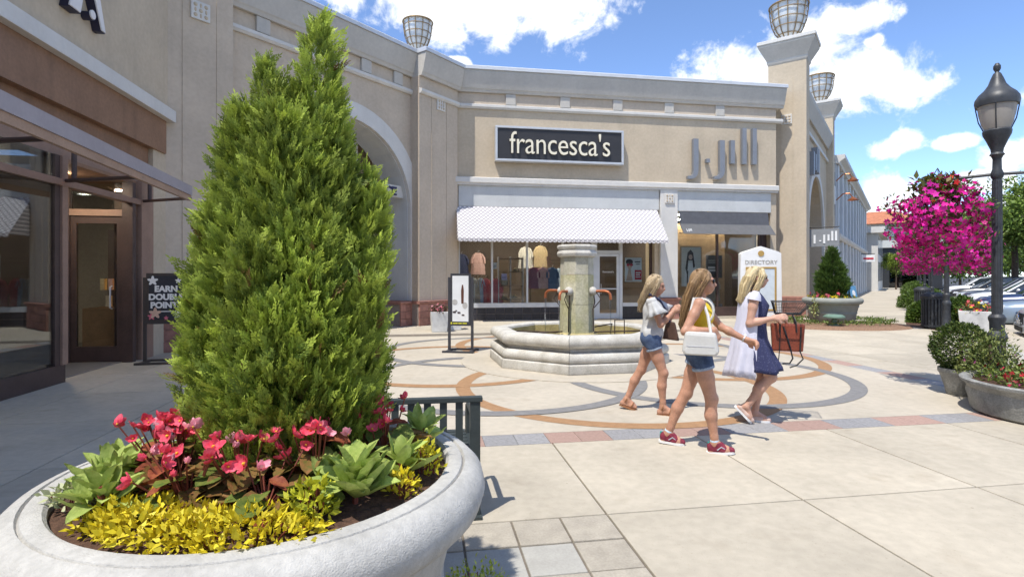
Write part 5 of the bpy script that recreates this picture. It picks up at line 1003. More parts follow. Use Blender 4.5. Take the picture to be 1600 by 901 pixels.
p = LAMP1-SN*.62; hb.location = (p.x, p.y, 2.50); hb.scale = (.92, .92, .98)
for i in range(1, 5):
    for s, w in ((-1, 'pavement side'), (1, 'parking side')):
        o = copy_tree(hb); p = LP[i]+SN*s*.62; o.location = (p.x, p.y, 2.40); o.rotation_euler = (0, 0, i*1.3+s); o['label'] = f'magenta hanging basket on the {w} of the {BL[i-1]}'
# ------------------------------------------------------------------ clipped shrubs, flowers in the other planters
def shrub(pos, label, fn, n, size, c1, c2, seed, z=0, group='clipped round shrubs'):
    e = empty('clipped_shrub', (pos[0], pos[1], z), 0, label, 'shrub', group); o = cover('foliage', e, fn, n, size, c1, c2, seed); o['kind'] = 'stuff'; MB().tube([(0, 0, -.02), (.01, 0, .25), (0, .02, .45)], [.03, .025, .01], 6).build('stem', bark, e); return e
G1c, G2c = (.03, .07, .012), (.13, .20, .035)
shrub(PT, 'clipped ball shrub in the pot beside the nearest lamp', ballf(.33, .33, .33, .34, .75, .05), 7500, .04, (.03, .065, .012), (.12, .16, .03), 41, .3)
shrub(ray(1548, 6.95), 'wispy flowering shrub with pink dots before the nearest lamp', mound(.38, .3, .58, 0, .4), 2200, .045, (.08, .13, .03), (.28, .30, .09), 42, .32)
blossoms('pink_dots', bpy.data.objects['clipped_shrub.001'], mound(.38, .3, .6), 26, .026, [(.6, .12, .4)], 43)
e = empty('red_flower_bed', (PR.x, PR.y, .35), 0, 'red and magenta flowers filling the low bowl planter', 'flowers'); cover('foliage', e, mound(.74, .74, .20, 0, .4), 2600, .05, (.04, .08, .015), (.24, .30, .06), 44)['kind'] = 'stuff'; blossoms('red_blossoms', e, mound(.74, .74, .25), 170, .034, [(.55, .02, .03), (.6, .05, .1), (.55, .02, .28), (.30, .03, .03)], 45)
e = empty('flower_bed', (PB.x, PB.y, .86), 0, 'yellow and red flowers round the small cone evergreen', 'flowers'); cover('foliage', e, mound(.66, .66, .16, 0, .3), 1200, .07, (.05, .10, .02), (.2, .28, .06), 46)['kind'] = 'stuff'; blossoms('red_blossoms', e, mound(.62, .62, .27, 0, .5), 60, .06, [(.62, .05, .09), (.7, .12, .18)], 47); blossoms('yellow_blossoms', e, mound(.68, .68, .12, 0, .8), 90, .06, [(.70, .52, .02)], 48)
e = empty('cone_evergreen', (PB.x, PB.y, .86), 0, 'small cone shaped evergreen in the grey planter by the corner pillar', 'tree'); arborvitae(e, [(.05, .34), (.3, .46), (.6, .42), (1.0, .29), (1.4, .13), (1.62, .03)], 3600, .15, seed=5, dark=(.015, .045, .01), lite=(.10, .17, .03)); MB().tube([(0, 0, 0), (0, 0, 1.2)], [.04, .01], 6).build('trunk', bark, e)
e = empty('trailing_vine', (PB.x-.78, PB.y-.35, .60), 0, 'pale trailing vine hanging over the rim of the grey planter', 'plant'); cover('foliage', e, ballf(.12, .12, .32, 0, .3), 170, .075, (.22, .28, .08), (.5, .52, .22), 49)['kind'] = 'stuff'; MB().tube([(.05, .1, .3), (0, 0, -.25)], .008, 4).build('stem', stem_m, e)
e = empty('ground_cover', (PB.x, PB.y, .06), 0, None, None, None, 'stuff')
cover('ground_cover_leaves', e, lambda r, n: (lambda a, q: (np.c_[2.0*q*np.cos(a), 1.5*q*np.sin(a), .05+.10*r.random(n)], unit(np.c_[np.cos(a), np.sin(a), np.ones(n)])))(r.random(n)*6.283, .55+.4*r.random(n)), 2200, .075, (.05, .10, .02), (.22, .28, .07), 50)
for i, (c_, lab) in enumerate((([(.45, .10, .13), (.55, .25, .28)], 'pink and cream flowers in the whitewashed pot by the plinth'), ([(.5, .45, .05)], 'low green plant in the pot behind the poster stand'), ([(.62, .03, .05), (.7, .1, .12), (.7, .52, .02)], 'red and yellow flowers in the white square planter'))):
    e = empty('pot_flowers', (*PS[i], .54), 0, lab, 'flowers'); s = (.27, .22, .42)[i]; cover('foliage', e, mound(s, s, s*.8, 0, .3), 420, .075, (.06, .10, .03), (.20, .22, .08) if i else (.26, .10, .10), 51+i)['kind'] = 'stuff'; blossoms('blossoms', e, mound(s*1.05, s*1.05, s*.95), (60, 14, 70)[i], .045, c_, 55+i)
SH = [(LAMP1+ST*12.5+SN*.42, (.55, .55, .92), 'dome shrub behind the white square planter'), (LAMP1+ST*13.6-SN*.52, (.40, .40, .72), 'dome shrub left of the slatted trash can'), (LAMP1+ST*14.6+SN*.15, (.55, .55, .8), 'dome shrub past the second lamp'), (LAMP1+ST*24-SN*.4, (.9, .9, .9), 'dome shrub beside the third lamp'), (LAMP1+ST*27+SN*0, (.9, .9, .9), 'dome shrub past the third lamp'), (LAMP1+ST*38-SN*.2, (1.0, 1.0, 1.0), 'dome shrub by the fourth lamp'), (LAMP1+ST*50-SN*.2, (1.1, 1.1, 1.1), 'dome shrub far down the pavement')]
for i, (p, s, lab) in enumerate(SH): shrub(p, lab, mound(*s, 0, .8, .06), 4200, .10, G1c, (.16, .24, .04), 60+i)
mbp = MB().prism([tuple(LAMP1+SN*a+ST*b) for a, b in ((-.95, 12), (.8, 9), (.8, 15.5), (-.95, 15.5))], -.01, .012, 'z').build('planting_bed', soil, None); tag(mbp, None, kind='structure')
# ------------------------------------------------------------------ trees
def tree(pos, label, h, crown, n, size, c1, c2, seed, trunk=.14, zc=None):
    e = empty('leafy_tree', (pos[0], pos[1], -.1), 0, label, 'tree', 'trees beyond the parked cars'); r = np.random.default_rng(seed); rr = random.Random(seed); zc = zc or h*.6; rx, rz = crown; parts = []
    MB().tube([(0, 0, 0), (.05*h*.1, 0, zc*.5), (0, .1, zc), (.1, 0, h*.85)], [trunk, trunk*.8, trunk*.55, .03], 8).build('trunk', bark, e)
    lobes = [(0, 0, zc, rx*.62, rz*.7)]
    for i in range(11):
        a = i*2.4+rr.uniform(-.3, .3); el = rr.uniform(-.5, 1.0); q = rr.uniform(.5, .72); c = (rx*q*math.cos(a)*math.cos(el), rx*q*math.sin(a)*math.cos(el), zc+rz*q*math.sin(el)); lobes.append((*c, rx*rr.uniform(.28, .42), rz*rr.uniform(.22, .36)))
        MB().tube([(0, 0, zc*.7), (c[0]*.5, c[1]*.5, (zc*.7+c[2])/2+.1), c], [trunk*.4, trunk*.25, .02], 5).build('limb', bark, e)
    for (x, y, z, a_, b_) in lobes:
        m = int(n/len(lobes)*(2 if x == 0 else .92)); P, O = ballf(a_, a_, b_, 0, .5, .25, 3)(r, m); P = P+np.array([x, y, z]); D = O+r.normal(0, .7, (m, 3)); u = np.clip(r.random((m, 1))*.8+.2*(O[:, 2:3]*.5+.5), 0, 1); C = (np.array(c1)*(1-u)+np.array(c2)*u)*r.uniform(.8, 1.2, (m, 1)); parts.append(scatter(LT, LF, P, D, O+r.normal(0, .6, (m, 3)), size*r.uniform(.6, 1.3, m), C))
    V, F, C = join(parts); mesh_np('crown', V, F, leaf_attr, e, C); return e
GT1, GT2 = (.055, .11, .018), (.24, .34, .06)
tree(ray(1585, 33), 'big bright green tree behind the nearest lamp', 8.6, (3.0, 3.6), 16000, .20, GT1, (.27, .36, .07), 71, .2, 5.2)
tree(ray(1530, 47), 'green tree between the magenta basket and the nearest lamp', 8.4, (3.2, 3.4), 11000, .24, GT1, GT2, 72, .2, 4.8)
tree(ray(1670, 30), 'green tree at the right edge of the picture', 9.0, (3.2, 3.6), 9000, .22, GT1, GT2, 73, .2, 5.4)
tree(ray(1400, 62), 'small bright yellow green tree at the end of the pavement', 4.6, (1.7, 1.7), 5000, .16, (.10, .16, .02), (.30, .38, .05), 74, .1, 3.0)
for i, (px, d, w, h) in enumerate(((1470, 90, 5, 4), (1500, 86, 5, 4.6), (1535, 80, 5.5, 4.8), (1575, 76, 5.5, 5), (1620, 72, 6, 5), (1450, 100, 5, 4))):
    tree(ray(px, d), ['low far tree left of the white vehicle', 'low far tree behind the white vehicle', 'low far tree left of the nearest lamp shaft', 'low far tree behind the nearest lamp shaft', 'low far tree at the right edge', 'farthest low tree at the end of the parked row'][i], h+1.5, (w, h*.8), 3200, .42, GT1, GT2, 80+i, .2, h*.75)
# ================================================================== people: smooth-blended distance field -> one continuous skin
def rcone(p0, r0, p1, r1): return ('c', np.array(p0, float), float(r0), np.array(p1, float), float(r1))
def ell(c, r, rot=None): return ('e', np.array(c, float), np.array(r, float), rot)
def field(prims, vox, k=.02, cuts=()):
    lo = np.full(3, 9.); hi = np.full(3, -9.)
    for p in prims:
        if p[0] == 'c': q = [(p[1], p[2]), (p[3], p[4])]
        else: q = [(p[1], np.max(p[2]))]
        for c, r in q: lo = np.minimum(lo, c-r-.03); hi = np.maximum(hi, c+r+.03)
    dim = np.ceil((hi-lo)/vox).astype(int)+1; D = np.full(dim, 1.0, np.float32); ax = [lo[i]+vox*np.arange(dim[i]) for i in range(3)]
    for p in prims:
        if p[0] == 'c': a = np.minimum(p[1]-p[2], p[3]-p[4]); b = np.maximum(p[1]+p[2], p[3]+p[4])
        else: a = p[1]-np.max(p[2]); b = p[1]+np.max(p[2])
        i0 = np.maximum(0, np.floor((a-.05-lo)/vox).astype(int)); i1 = np.minimum(dim, np.ceil((b+.05-lo)/vox).astype(int)+1); sl = tuple(slice(i0[i], i1[i]) for i in range(3))
        G = np.stack(np.meshgrid(*[ax[i][sl[i]] for i in range(3)], indexing='ij'), -1)
        if p[0] == 'c':
            pa = G-p[1]; ba = p[3]-p[1]; h = np.clip((pa@ba)/max(ba@ba, 1e-9), 0, 1); d = np.linalg.norm(pa-h[..., None]*ba, axis=-1)-(p[2]+(p[4]-p[2])*h)
        else:
            q = G-p[1]
            if p[3] is not None: q = q@np.array(p[3].to_3x3())
            k0 = np.linalg.norm(q/p[2], axis=-1); k1 = np.linalg.norm(q/p[2]**2, axis=-1); d = k0*(k0-1)/np.maximum(k1, 1e-6)
        E = D[sl]; hh = np.maximum(k-np.abs(E-d), 0)/k; D[sl] = np.minimum(E, d)-hh*hh*k*.25
    for n_, o_ in cuts:
        G = [ax[i].reshape([-1 if j == i else 1 for j in range(3)]) for i in range(3)]; pl = sum(n_[i]*(G[i]-o_[i]) for i in range(3)); D = np.maximum(D, pl)
    D[0] = D[-1] = 1; D[:, 0] = D[:, -1] = 1; D[:, :, 0] = D[:, :, -1] = 1
    return D, lo
def surface(name, prims, vox, m, parent=None, k=.02, cuts=(), disp=None):
    """surface nets on the field"""
    D, lo = field(prims, vox, k, cuts); s = D < 0; n = np.array(D.shape)-1
    c8 = [(i, j, l) for i in (0, 1) for j in (0, 1) for l in (0, 1)]; sub = lambda A, o: A[o[0]:o[0]+n[0], o[1]:o[1]+n[1], o[2]:o[2]+n[2]]
    cnt = sum(sub(s, o).astype(np.int8) for o in c8); act = (cnt > 0) & (cnt < 8); idx = np.argwhere(act); pos = np.zeros((len(idx), 3)); num = np.zeros(len(idx))
    g = lambda o: D[idx[:, 0]+o[0], idx[:, 1]+o[1], idx[:, 2]+o[2]]
    for a in c8:
        for e in range(3):
            if a[e] == 0:
                b = list(a); b[e] = 1; da, db = g(a), g(b); x = (da < 0) != (db < 0); t = np.where(x, da/np.where(x, da-db, 1), 0); pt = np.array(a, float)[None].repeat(len(idx), 0); pt[:, e] = t; pos[x] += pt[x]; num[x] += 1
    V = lo+vox*(idx+pos/num[:, None]); vid = np.full(tuple(n), -1, np.int32); vid[tuple(idx.T)] = np.arange(len(idx)); F = []
    for e in range(3):
        a, b = [(1, 2), (2, 0), (0, 1)][e]; sh = [slice(1, n[i]) for i in range(3)]; sh[e] = slice(0, n[e])
        s0 = s[tuple(sh)]; sh2 = list(sh); sh2[e] = slice(1, n[e]+1); s1 = s[tuple(sh2)]; x = np.argwhere(s0 != s1); off = np.ones(3, int); off[e] = 0; x2 = x+off; flip = s0[tuple(x.T)]
        def vv(da, db): q = x2.copy(); q[:, a] -= da; q[:, b] -= db; return vid[tuple(q.T)]
        quad = np.stack([vv(1, 1), vv(0, 1), vv(0, 0), vv(1, 0)], 1); quad[~flip] = quad[~flip][:, ::-1]; F.append(quad)
    F = np.concatenate(F); F = F[(F >= 0).all(1)]
    # two rounds of smoothing
    for it in range(2):
        acc = np.zeros_like(V); ct = np.zeros(len(V))
        for i in range(4): np.add.at(acc, F[:, i], V[F[:, (i+1) % 4]]+V[F[:, (i+3) % 4]]); np.add.at(ct, F[:, i], 2)
        V = .5*V+.5*acc/np.maximum(ct, 1)[:, None]
    if disp: V = disp(V)
    return mesh_np(name, V, F, m, parent, smooth=True)
def ik(a, b, l1, l2, bend):
    a, b, bend = np.array(a, float), np.array(b, float), np.array(bend, float); d = b-a; L_ = min(np.linalg.norm(d), (l1+l2)*.999); u = d/np.linalg.norm(d); x = (l1*l1-l2*l2+L_*L_)/(2*L_); h = math.sqrt(max(l1*l1-x*x, 0)); bend = bend-u*(bend@u); bend /= np.linalg.norm(bend); return a+u*x+bend*h
def hand(w, d, nrm, curl=.6, s=1.0, side=1):
    """palm, four unequal fingers bent at the knuckles, thumb from the side of the palm"""
    w = np.array(w, float); d = unit(np.array(d, float)); nrm = unit(np.array(nrm, float)-d*(np.array(nrm)@d)); t = np.cross(nrm, d)*side; P = []
    for q in (-.024, -.008, .008, .024): P.append(rcone(w+t*q*.6*s, .015*s, w+d*.075*s+t*q*s, .0125*s))
    for i, q in enumerate((-.027, -.009, .009, .026)):
        L_ = (.062, .074, .070, .052)[i]*s; k0 = w+d*.080*s+t*q*s; d1 = unit(d*math.cos(curl)+nrm*math.sin(curl)); k1 = k0+d1*L_*.5; d2 = unit(d*math.cos(curl*2.1)+nrm*math.sin(curl*2.1)); k2 = k1+d2*L_*.55; P += [rcone(k0, .0098*s, k1, .009*s), rcone(k1, .009*s, k2, .0075*s)]
    th0 = w+d*.022*s-t*.026*s; th1 = th0+unit(d*.7-t*.6+nrm*.5)*.04*s; P += [rcone(th0, .013*s, th1, .0105*s), rcone(th1, .0105*s, th1+unit(d*.9+nrm*.5)*.03*s, .0085*s)]
    return P
def head_prims(c, yaw_pitch):
    """c = head centre; returns prims facing +x pitched by angle"""
    M = Matrix.Rotation(yaw_pitch[0], 4, 'Z') @ Matrix.Rotation(yaw_pitch[1], 4, 'Y'); c = np.array(c, float)
    T = lambda x, y, z: c+np.array(M @ Vector((x, y, z)))
    P = [ell(T(-.012, 0, .025), (.092, .073, .092), M), ell(T(.030, 0, -.035), (.062, .056, .078), M), ell(T(.052, 0, -.082), (.028, .030, .022), M), rcone(T(.084, 0, .012), .010, T(.106, 0, -.022), .0125), rcone(T(.098, .010, -.026), .008, T(.098, -.010, -.026), .008),
         ell(T(.084, 0, -.050), (.010, .022, .006), M), ell(T(.082, 0, -.062), (.010, .020, .006), M), rcone(T(.078, .030, .024), .010, T(.080, .012, .026), .009), rcone(T(.078, -.030, .024), .010, T(.080, -.012, .026), .009), ell(T(.055, .040, -.028), (.025, .018, .022), M), ell(T(.055, -.040, -.028), (.025, .018, .022), M), ell(T(-.005, .072, -.01), (.018, .009, .030), M), ell(T(-.005, -.072, -.01), (.018, .009, .030), M)]
    return P, T, M
skin = mat('sun tanned skin', (.47, .25, .165), .48, .12, 9, .12, 160, sss=.12, spec=.35); skin2 = mat('fair skin', (.53, .31, .225), .48, .11, 9, .12, 160, sss=.12, spec=.35)
def hair_mat(n_, c1, c2):
    m = mat(n_, c1, .42, .2, 3, 0, spec=.45); t = m.node_tree; n = t.nodes; l = t.links; tcn = n.new('ShaderNodeTexCoord'); mp = n.new('ShaderNodeMapping'); mp.inputs['Scale'].default_value = (190, 190, 7); l.new(tcn.outputs['Object'], mp.inputs[0]); nz = n.new('ShaderNodeTexNoise'); nz.inputs['Scale'].default_value = 1; nz.inputs['Detail'].default_value = 4; nz.inputs['Distortion'].default_value = .6; l.new(mp.outputs[0], nz.inputs['Vector'])
    mr_ = n.new('ShaderNodeMapRange'); l.new(nz.outputs[0], mr_.inputs[0]); mr_.inputs[1].default_value = .33; mr_.inputs[2].default_value = .67; mx = n.new('ShaderNodeMixRGB'); l.new(mr_.outputs[0], mx.inputs[0]); mx.inputs[1].default_value = (*c1, 1); mx.inputs[2].default_value = (*c2, 1); l.new(mx.outputs[0], n['Principled BSDF'].inputs['Base Color'])
    bp = n.new('ShaderNodeBump'); bp.inputs['Strength'].default_value = .5; bp.inputs['Distance'].default_value = .01; l.new(nz.outputs[0], bp.inputs['Height']); l.new(bp.outputs[0], n['Principled BSDF'].inputs['Normal']); return m
hair_b = hair_mat('blonde streaked hair', (.30, .20, .10), (.66, .53, .34)); hair_d = hair_mat('dark blonde hair', (.17, .095, .045), (.42, .27, .13)); hair_p = hair_mat('pale blonde hair', (.48, .36, .17), (.78, .66, .42))
denim = mat('denim', (.028, .048, .105), .85, .25, 9, .5, 200, col2=(.085, .13, .23)); denim_l = mat('pale denim hem', (.30, .36, .45), .9, .2, 20, .5, 200)
def make_body(J, m, name, label, vox=.0065):
    """J: joints in walking frame (x ahead, y left, z up)"""
    s = J['s']; z = lambda v: v*s; P = []; pel = np.array(J['pelvis']); ch = np.array(J['chest']); nk = np.array(J['neck'])
    P += [ell(pel, (.105*s, .158*s, .115*s)), ell(pel+(-.035*s, .065*s, -.035*s), (.085*s, .082*s, .095*s)), ell(pel+(-.035*s, -.065*s, -.035*s), (.085*s, .082*s, .095*s)), ell((pel+ch)/2+np.array((0, 0, -.01)), (.082*s, .118*s, .13*s)), ell(ch, (.10*s, .142*s, .14*s)), ell(ch+(.065*s, .06*s, .0), (.055*s, .058*s, .058*s)), ell(ch+(.065*s, -.06*s, .0), (.055*s, .058*s, .058*s)),
          rcone(ch+(0, .05*s, .11*s), .05*s, np.array(J['shL']), .046*s), rcone(ch+(0, -.05*s, .11*s), .05*s, np.array(J['shR']), .046*s), rcone(ch+(-.01, 0, .09*s), .07*s, nk, .048*s), rcone(nk, .047*s, np.array(J['head'])+(-.012, 0, -.04), .046*s)]
    for S in 'LR':
        hp, an, sd_ = np.array(J['hip'+S]), np.array(J['ank'+S]), 1 if S == 'L' else -1; kn = ik(hp, an, .415*s, .40*s, (1, 0, .0)); mid = kn*.62+an*.38
        P += [rcone(hp, .090*s, hp*.45+kn*.55, .072*s), rcone(hp*.45+kn*.55, .072*s, kn, .052*s), rcone(kn, .052*s, mid+(-.014*s, 0, 0), .053*s), rcone(mid+(-.014*s, 0, 0), .053*s, an*.85+kn*.15, .033*s), rcone(an*.85+kn*.15, .033*s, an, .035*s), ell(kn+(.014, 0, 0), (.046*s, .044*s, .055*s))]
        fd = unit(np.array(J['toe'+S])-an); to = np.array(J['toe'+S]); he = np.array(J['heel'+S]); P += [rcone(an, .034*s, he, .030*s), rcone(an, .033*s, to*.75+an*.25, .028*s), rcone(he, .028*s, to*.7+he*.3, .030*s), rcone(to*.7+he*.3+(0, .014, 0), .024*s, to+(0, .012, 0), .016*s), rcone(to*.7+he*.3-(0, .014, 0), .024*s, to-(0, .014, 0), .014*s)]
        sh, wr = np.array(J['sh'+S]), np.array(J['wr'+S]); el_ = ik(sh, wr, .285*s, .245*s, J['bend'+S]); J['el'+S] = el_
        P += [rcone(sh, .050*s, sh*.6+el_*.4, .044*s), rcone(sh*.6+el_*.4, .044*s, el_, .034*s), rcone(el_, .035*s, el_*.65+wr*.35, .036*s), rcone(el_*.65+wr*.35, .036*s, wr, .023*s)]; P += hand(wr, J['hd'+S], J['hn'+S], J['curl'], s, sd_); J['kn'+S] = kn
    hp_, T, M = head_prims(J['head'], J['look']); P += hp_; J['T'] = T; J['M'] = M
    o = surface(name, P, vox, m, None, .022); tag(o, label, 'person', 'women walking past the fountain'); return o
def put(o, pos, heading): o.location = (*pos, 0); o.rotation_euler = (0, 0, heading)
def loft(rings, n=40, arc=(0, 2*math.pi), name='cloth', m=None, parent=None, thick=0):
    """rings: (centre, rx, ry, wave amplitude, waves, phase); arc measured from +x (front)"""
    full = abs(arc[1]-arc[0]-2*math.pi) < 1e-3; V = []; F = []; cnt = n if full else n+1
    for (c, rx, ry, wa, wn_, ph) in rings:
        for i in range(cnt):
            a = arc[0]+(arc[1]-arc[0])*i/n; q = 1+wa*math.sin(a*wn_+ph)+wa*.5*math.sin(a*(wn_*2+1)+ph*2); V.append((c[0]+rx*q*math.cos(a), c[1]+ry*q*math.sin(a), c[2]+wa*.15*math.sin(a*3+ph)))
    for j in range(len(rings)-1):
        for i in range(n): F.append((j*cnt+i, j*cnt+(i+1) % cnt, (j+1)*cnt+(i+1) % cnt, (j+1)*cnt+i))
    o = MB().add(V, F).build(name, m, parent, smooth='all')
    if thick: md = o.modifiers.new('thick', 'SOLIDIFY'); md.thickness = thick; md.offset = 1
    return o
def hair(T, M, m, parent, spec, name='hair', n_str=420, seed=1):
    """cap of hair with locks under a layer of loose strands; spec = list of (path of head-local points, radii)"""
    P = [ell(T(-.022, 0, .040), (.098, .083, .090), M), ell(T(-.055, 0, .0), (.075, .080, .10), M)]
    for path, rad in spec:
        for i in range(len(path)-1): P.append(rcone(T(*path[i]), rad[i]*.88, T(*path[i+1]), rad[i+1]*.88))
    o = surface(name, P, .006, m, parent, .012); rr = random.Random(seed); st = MB()
    crown = Vector((-.02, 0, .125))
    for q in range(n_str):
        path, rad = spec[rr.randrange(len(spec))]; a = rr.uniform(0, 6.283); k = rr.uniform(.86, 1.16); pts = []; wob = rr.uniform(-.012, .012); w2 = rr.uniform(0, 6.28)
        pts.append(tuple(T(crown.x+rr.uniform(-.05, .05), path[0][1]*.6+rr.uniform(-.03, .03), .118+rr.uniform(-.012, .004))))
        for i, (p, r_) in enumerate(zip(path, rad)):
            f = .6 if i == 0 else 1
            r2 = max(r_, .014)*k
            x, y, z = p[0]+r2*math.cos(a)*f, p[1]+r2*math.sin(a)*f, p[2]
            if i == len(path)-1: z -= rr.uniform(-.04, .035)
            pts.append(tuple(T(x+wob*math.sin(i*1.7+w2), y+wob*math.cos(i*1.3+w2), z)))
        st.tube(pts, [.0022]+[.0032]*(len(pts)-2)+[.0008], 3, False)
    h = st.build('loose_strands', m, o, smooth='all'); h['kind'] = 'stuff'; return o
def sunglasses(T, M, parent, m):
    g_ = MB()
    for s in (-1, 1): c = T(.088, s*.031, .012); g_.ball(tuple(c), (.012, .028, .021), 12, 8)
    g_.tube([tuple(T(.094, -.008, .018)), tuple(T(.094, .008, .018))], .004, 5)
    for s in (-1, 1): g_.tube([tuple(T(.085, s*.055, .020)), tuple(T(.02, s*.078, .018)), tuple(T(-.02, s*.080, .01))], .004, 5)
    return g_.build('sunglasses', m, parent, smooth=True)
def shoe(parent, J, S, upper, sole, name='shoe', low=False, s=1):
    he, to, an = np.array(J['heel'+S]), np.array(J['toe'+S]), np.array(J['ank'+S]); d = unit(to-he); upv = unit(np.array((0, 0, 1.))-d*d[2])
    P = [rcone(he+upv*.012, .036*s, to*.6+he*.4+upv*.006, .040*s), rcone(to*.6+he*.4+upv*.006, .040*s, to+d*.004, .030*s)]
    if not low: P += [rcone(he+upv*.04, .036*s, an+upv*-.01, .040*s), rcone(an+d*.02, .038*s, to*.62+he*.38+upv*.02, .036*s)]
    cuts = [(-upv, he-upv*.020)]+([(upv, he+upv*(.030))] if low else [(upv, an+upv*.012)])
    o = surface(name, P, .005, upper, parent, .015, cuts)
    sl = MB(); y = np.cross(upv, d); out = []
    for t_, w in ((-.045, .018), (-.03, .033), (.05, .034), (.45, .038), (.75, .045), (.95, .042), (1.10, .026), (1.16, .01)): out.append((t_, w*s))
    L_ = np.linalg.norm(to-he); ring = [(he+d*t_*L_ if t_ > 0 else he+d*t_)+y*w for t_, w in out]+[(he+d*t_*L_ if t_ > 0 else he+d*t_)-y*w for t_, w in out[::-1]]; nn = len(ring)
    sl.add([tuple(p-upv*.030) for p in ring]+[tuple(p-upv*.008) for p in ring], [tuple(range(nn))[::-1], tuple(range(nn, 2*nn))]+[(i, (i+1) % nn, nn+(i+1) % nn, nn+i) for i in range(nn)]); sl.build('sole', sole, o); return o
def feet(J, S, x, y, s, lift=0, heelup=0, out=0):
    """flat foot: heel behind, toe ahead; heelup raises the heel with the toe on the ground"""
    L_ = .165*s; t = np.array((x+L_*.62, y+out, .030+lift)); h = t-np.array((L_*math.cos(heelup), out, -L_*math.sin(heelup))); J['toe'+S] = t; J['heel'+S] = h; up = np.array((math.sin(heelup)*1, 0, math.cos(heelup))); J['ank'+S] = h+np.array((math.cos(heelup)*.035, 0, -math.sin(heelup)*.035))+up*.062*s
def base_joints(s, lean=.0, look=(0, 0)):
    J = dict(s=s, pelvis=(0, 0, .935*s), chest=(lean*.6, 0, 1.215*s), neck=(lean, 0, 1.385*s), head=(lean+.03, 0, 1.525*s), look=look, curl=.7)
    J.update(hipL=(0, .085*s, .885*s), hipR=(0, -.085*s, .885*s), shL=(lean*.9, .165*s, 1.335*s), shR=(lean*.9, -.165*s, 1.335*s)); return J
def shorts(J, parent, s, leglen=.14, m=denim, name='shorts'):
    P = [ell(np.array(J['pelvis'])+(-.002, 0, .0), (.120*s, .172*s, .125*s)), ell(np.array(J['pelvis'])+(-.04*s, .068*s, -.035*s), (.095*s, .092*s, .105*s)), ell(np.array(J['pelvis'])+(-.04*s, -.068*s, -.035*s), (.095*s, .092*s, .105*s))]; cuts = [((0, 0, 1), (0, 0, J['pelvis'][2]+.085*s))]
    for S in 'LR': h, k = np.array(J['hip'+S]), np.array(J['kn'+S]); d = unit(k-h); P.append(rcone(h, .104*s, h+d*(leglen+.06), .096*s)); cuts.append((d, h+d*leglen))
    o = surface(name, P, .007, m, parent, .022, cuts)
    for S in 'LR':
        h, k = np.array(J['hip'+S]), np.array(J['kn'+S]); d = unit(k-h); surface('hem', [rcone(h+d*(leglen-.02), .1005*s, h+d*(leglen+.03), .0985*s)], .006, denim_l, o, .01, [(d, h+d*(leglen+.008)), (-d, h+d*(leglen-.022))])
    return o
HD = R(-21)
# ------------------------------------------------------------------ woman in the grey blouse
J = base_joints(.985, .015, (R(-8), R(14))); s = J['s']
feet(J, 'R', .155, -.07, s, 0, R(0)); feet(J, 'L', -.30, .06, s, 0, R(14))
J.update(wrR=(.255, -.075, 1.215), bendR=(-.4, -.5, -1), hdR=(.35, .75, .35), hnR=(-.3, .4, -.6), wrL=(.265, .045, 1.235), bendL=(-.2, .8, -1), hdL=(.5, -.55, .2), hnL=(-.5, -.3, -.6), curl=.85)
w1 = make_body(J, skin, 'person', 'woman in pale grey flutter sleeve blouse and denim shorts nearest the fountain'); put(w1, (1.66, 6.44), HD)
shorts(J, w1, s, .12)
blouse_m = mat('pale grey blouse', (.50, .50, .49), .9, .10, 12, .4, 60); z0 = J['pelvis'][2]; cz = J['chest'][2]
P = [ell(np.array(J['chest'])+(0, 0, .0), (.122*s, .156*s, .16*s)), ell(np.array(J['chest'])+(.06, .055, -.005), (.068, .070, .07)), ell(np.array(J['chest'])+(.06, -.055, -.005), (.068, .070, .07)), ell((.0, 0, (z0+cz)/2-.01), (.112, .142, .19)), ell((-.005, 0, z0+.02), (.130, .176, .125)), rcone((0, .09, cz+.10), .058, J['shL'], .062), rcone((0, -.09, cz+.10), .058, J['shR'], .062)]
bl1 = surface('blouse', P, .007, blouse_m, w1, .03, [((0, 0, 1), (0, 0, cz+.155)), (tuple(unit(np.array((-.25, 0, -1.)))), (0, 0, z0-.045))], lambda V: V+np.c_[.006*np.sin(V[:, 1]*55+V[:, 2]*8), .006*np.sin(V[:, 0]*60+V[:, 2]*9), np.zeros(len(V))]*np.clip((1.25-V[:, 2])*3, 0, 1)[:, None])
for S, sg_ in (('L', 1), ('R', -1)):
    sh, el_ = np.array(J['sh'+S]), np.array(J['el'+S]); d = unit(el_-sh); M_ = Vector(d).to_track_quat('Z', 'X').to_matrix(); v = []; f = []; n = 36
    for j, (t, r, wa) in enumerate(((-.04, .052, 0), (.04, .066, .02), (.11, .088, .10), (.17, .118, .20))):
        for i in range(n): a = 2*math.pi*i/n; q = r*(1+wa*math.sin(a*7)+wa*.4*math.sin(a*11+1)); p = np.array(M_ @ Vector((q*math.cos(a), q*math.sin(a), t)))+sh; v.append(tuple(p))
    for j in range(3):
        for i in range(n): f.append((j*n+i, j*n+(i+1) % n, (j+1)*n+(i+1) % n, (j+1)*n+i))
    o = MB().add(v, f).build('flutter_sleeve', blouse_m, bl1, smooth='all'); md = o.modifiers.new('thick', 'SOLIDIFY'); md.thickness = .003
hair(J['T'], J['M'], hair_b, w1, [([(-.02, y, .08), (-.06, y*1.25, -.02), (-.085, y*1.15, -.13), (-.10-.02*abs(y)*8, y*1.0, -.24), (-.10, y*.9, -.33)], [.035, .04, .038, .03, .012]) for y in (-.065, -.035, 0, .035, .065)]+[([(.03, s_*.06, .07), (.025, s_*.080, .0), (.005, s_*.085, -.10), (-.01, s_*.082, -.2), (.0, s_*.078, -.27)], [.022, .024, .024, .020, .008]) for s_ in (-1, 1)])
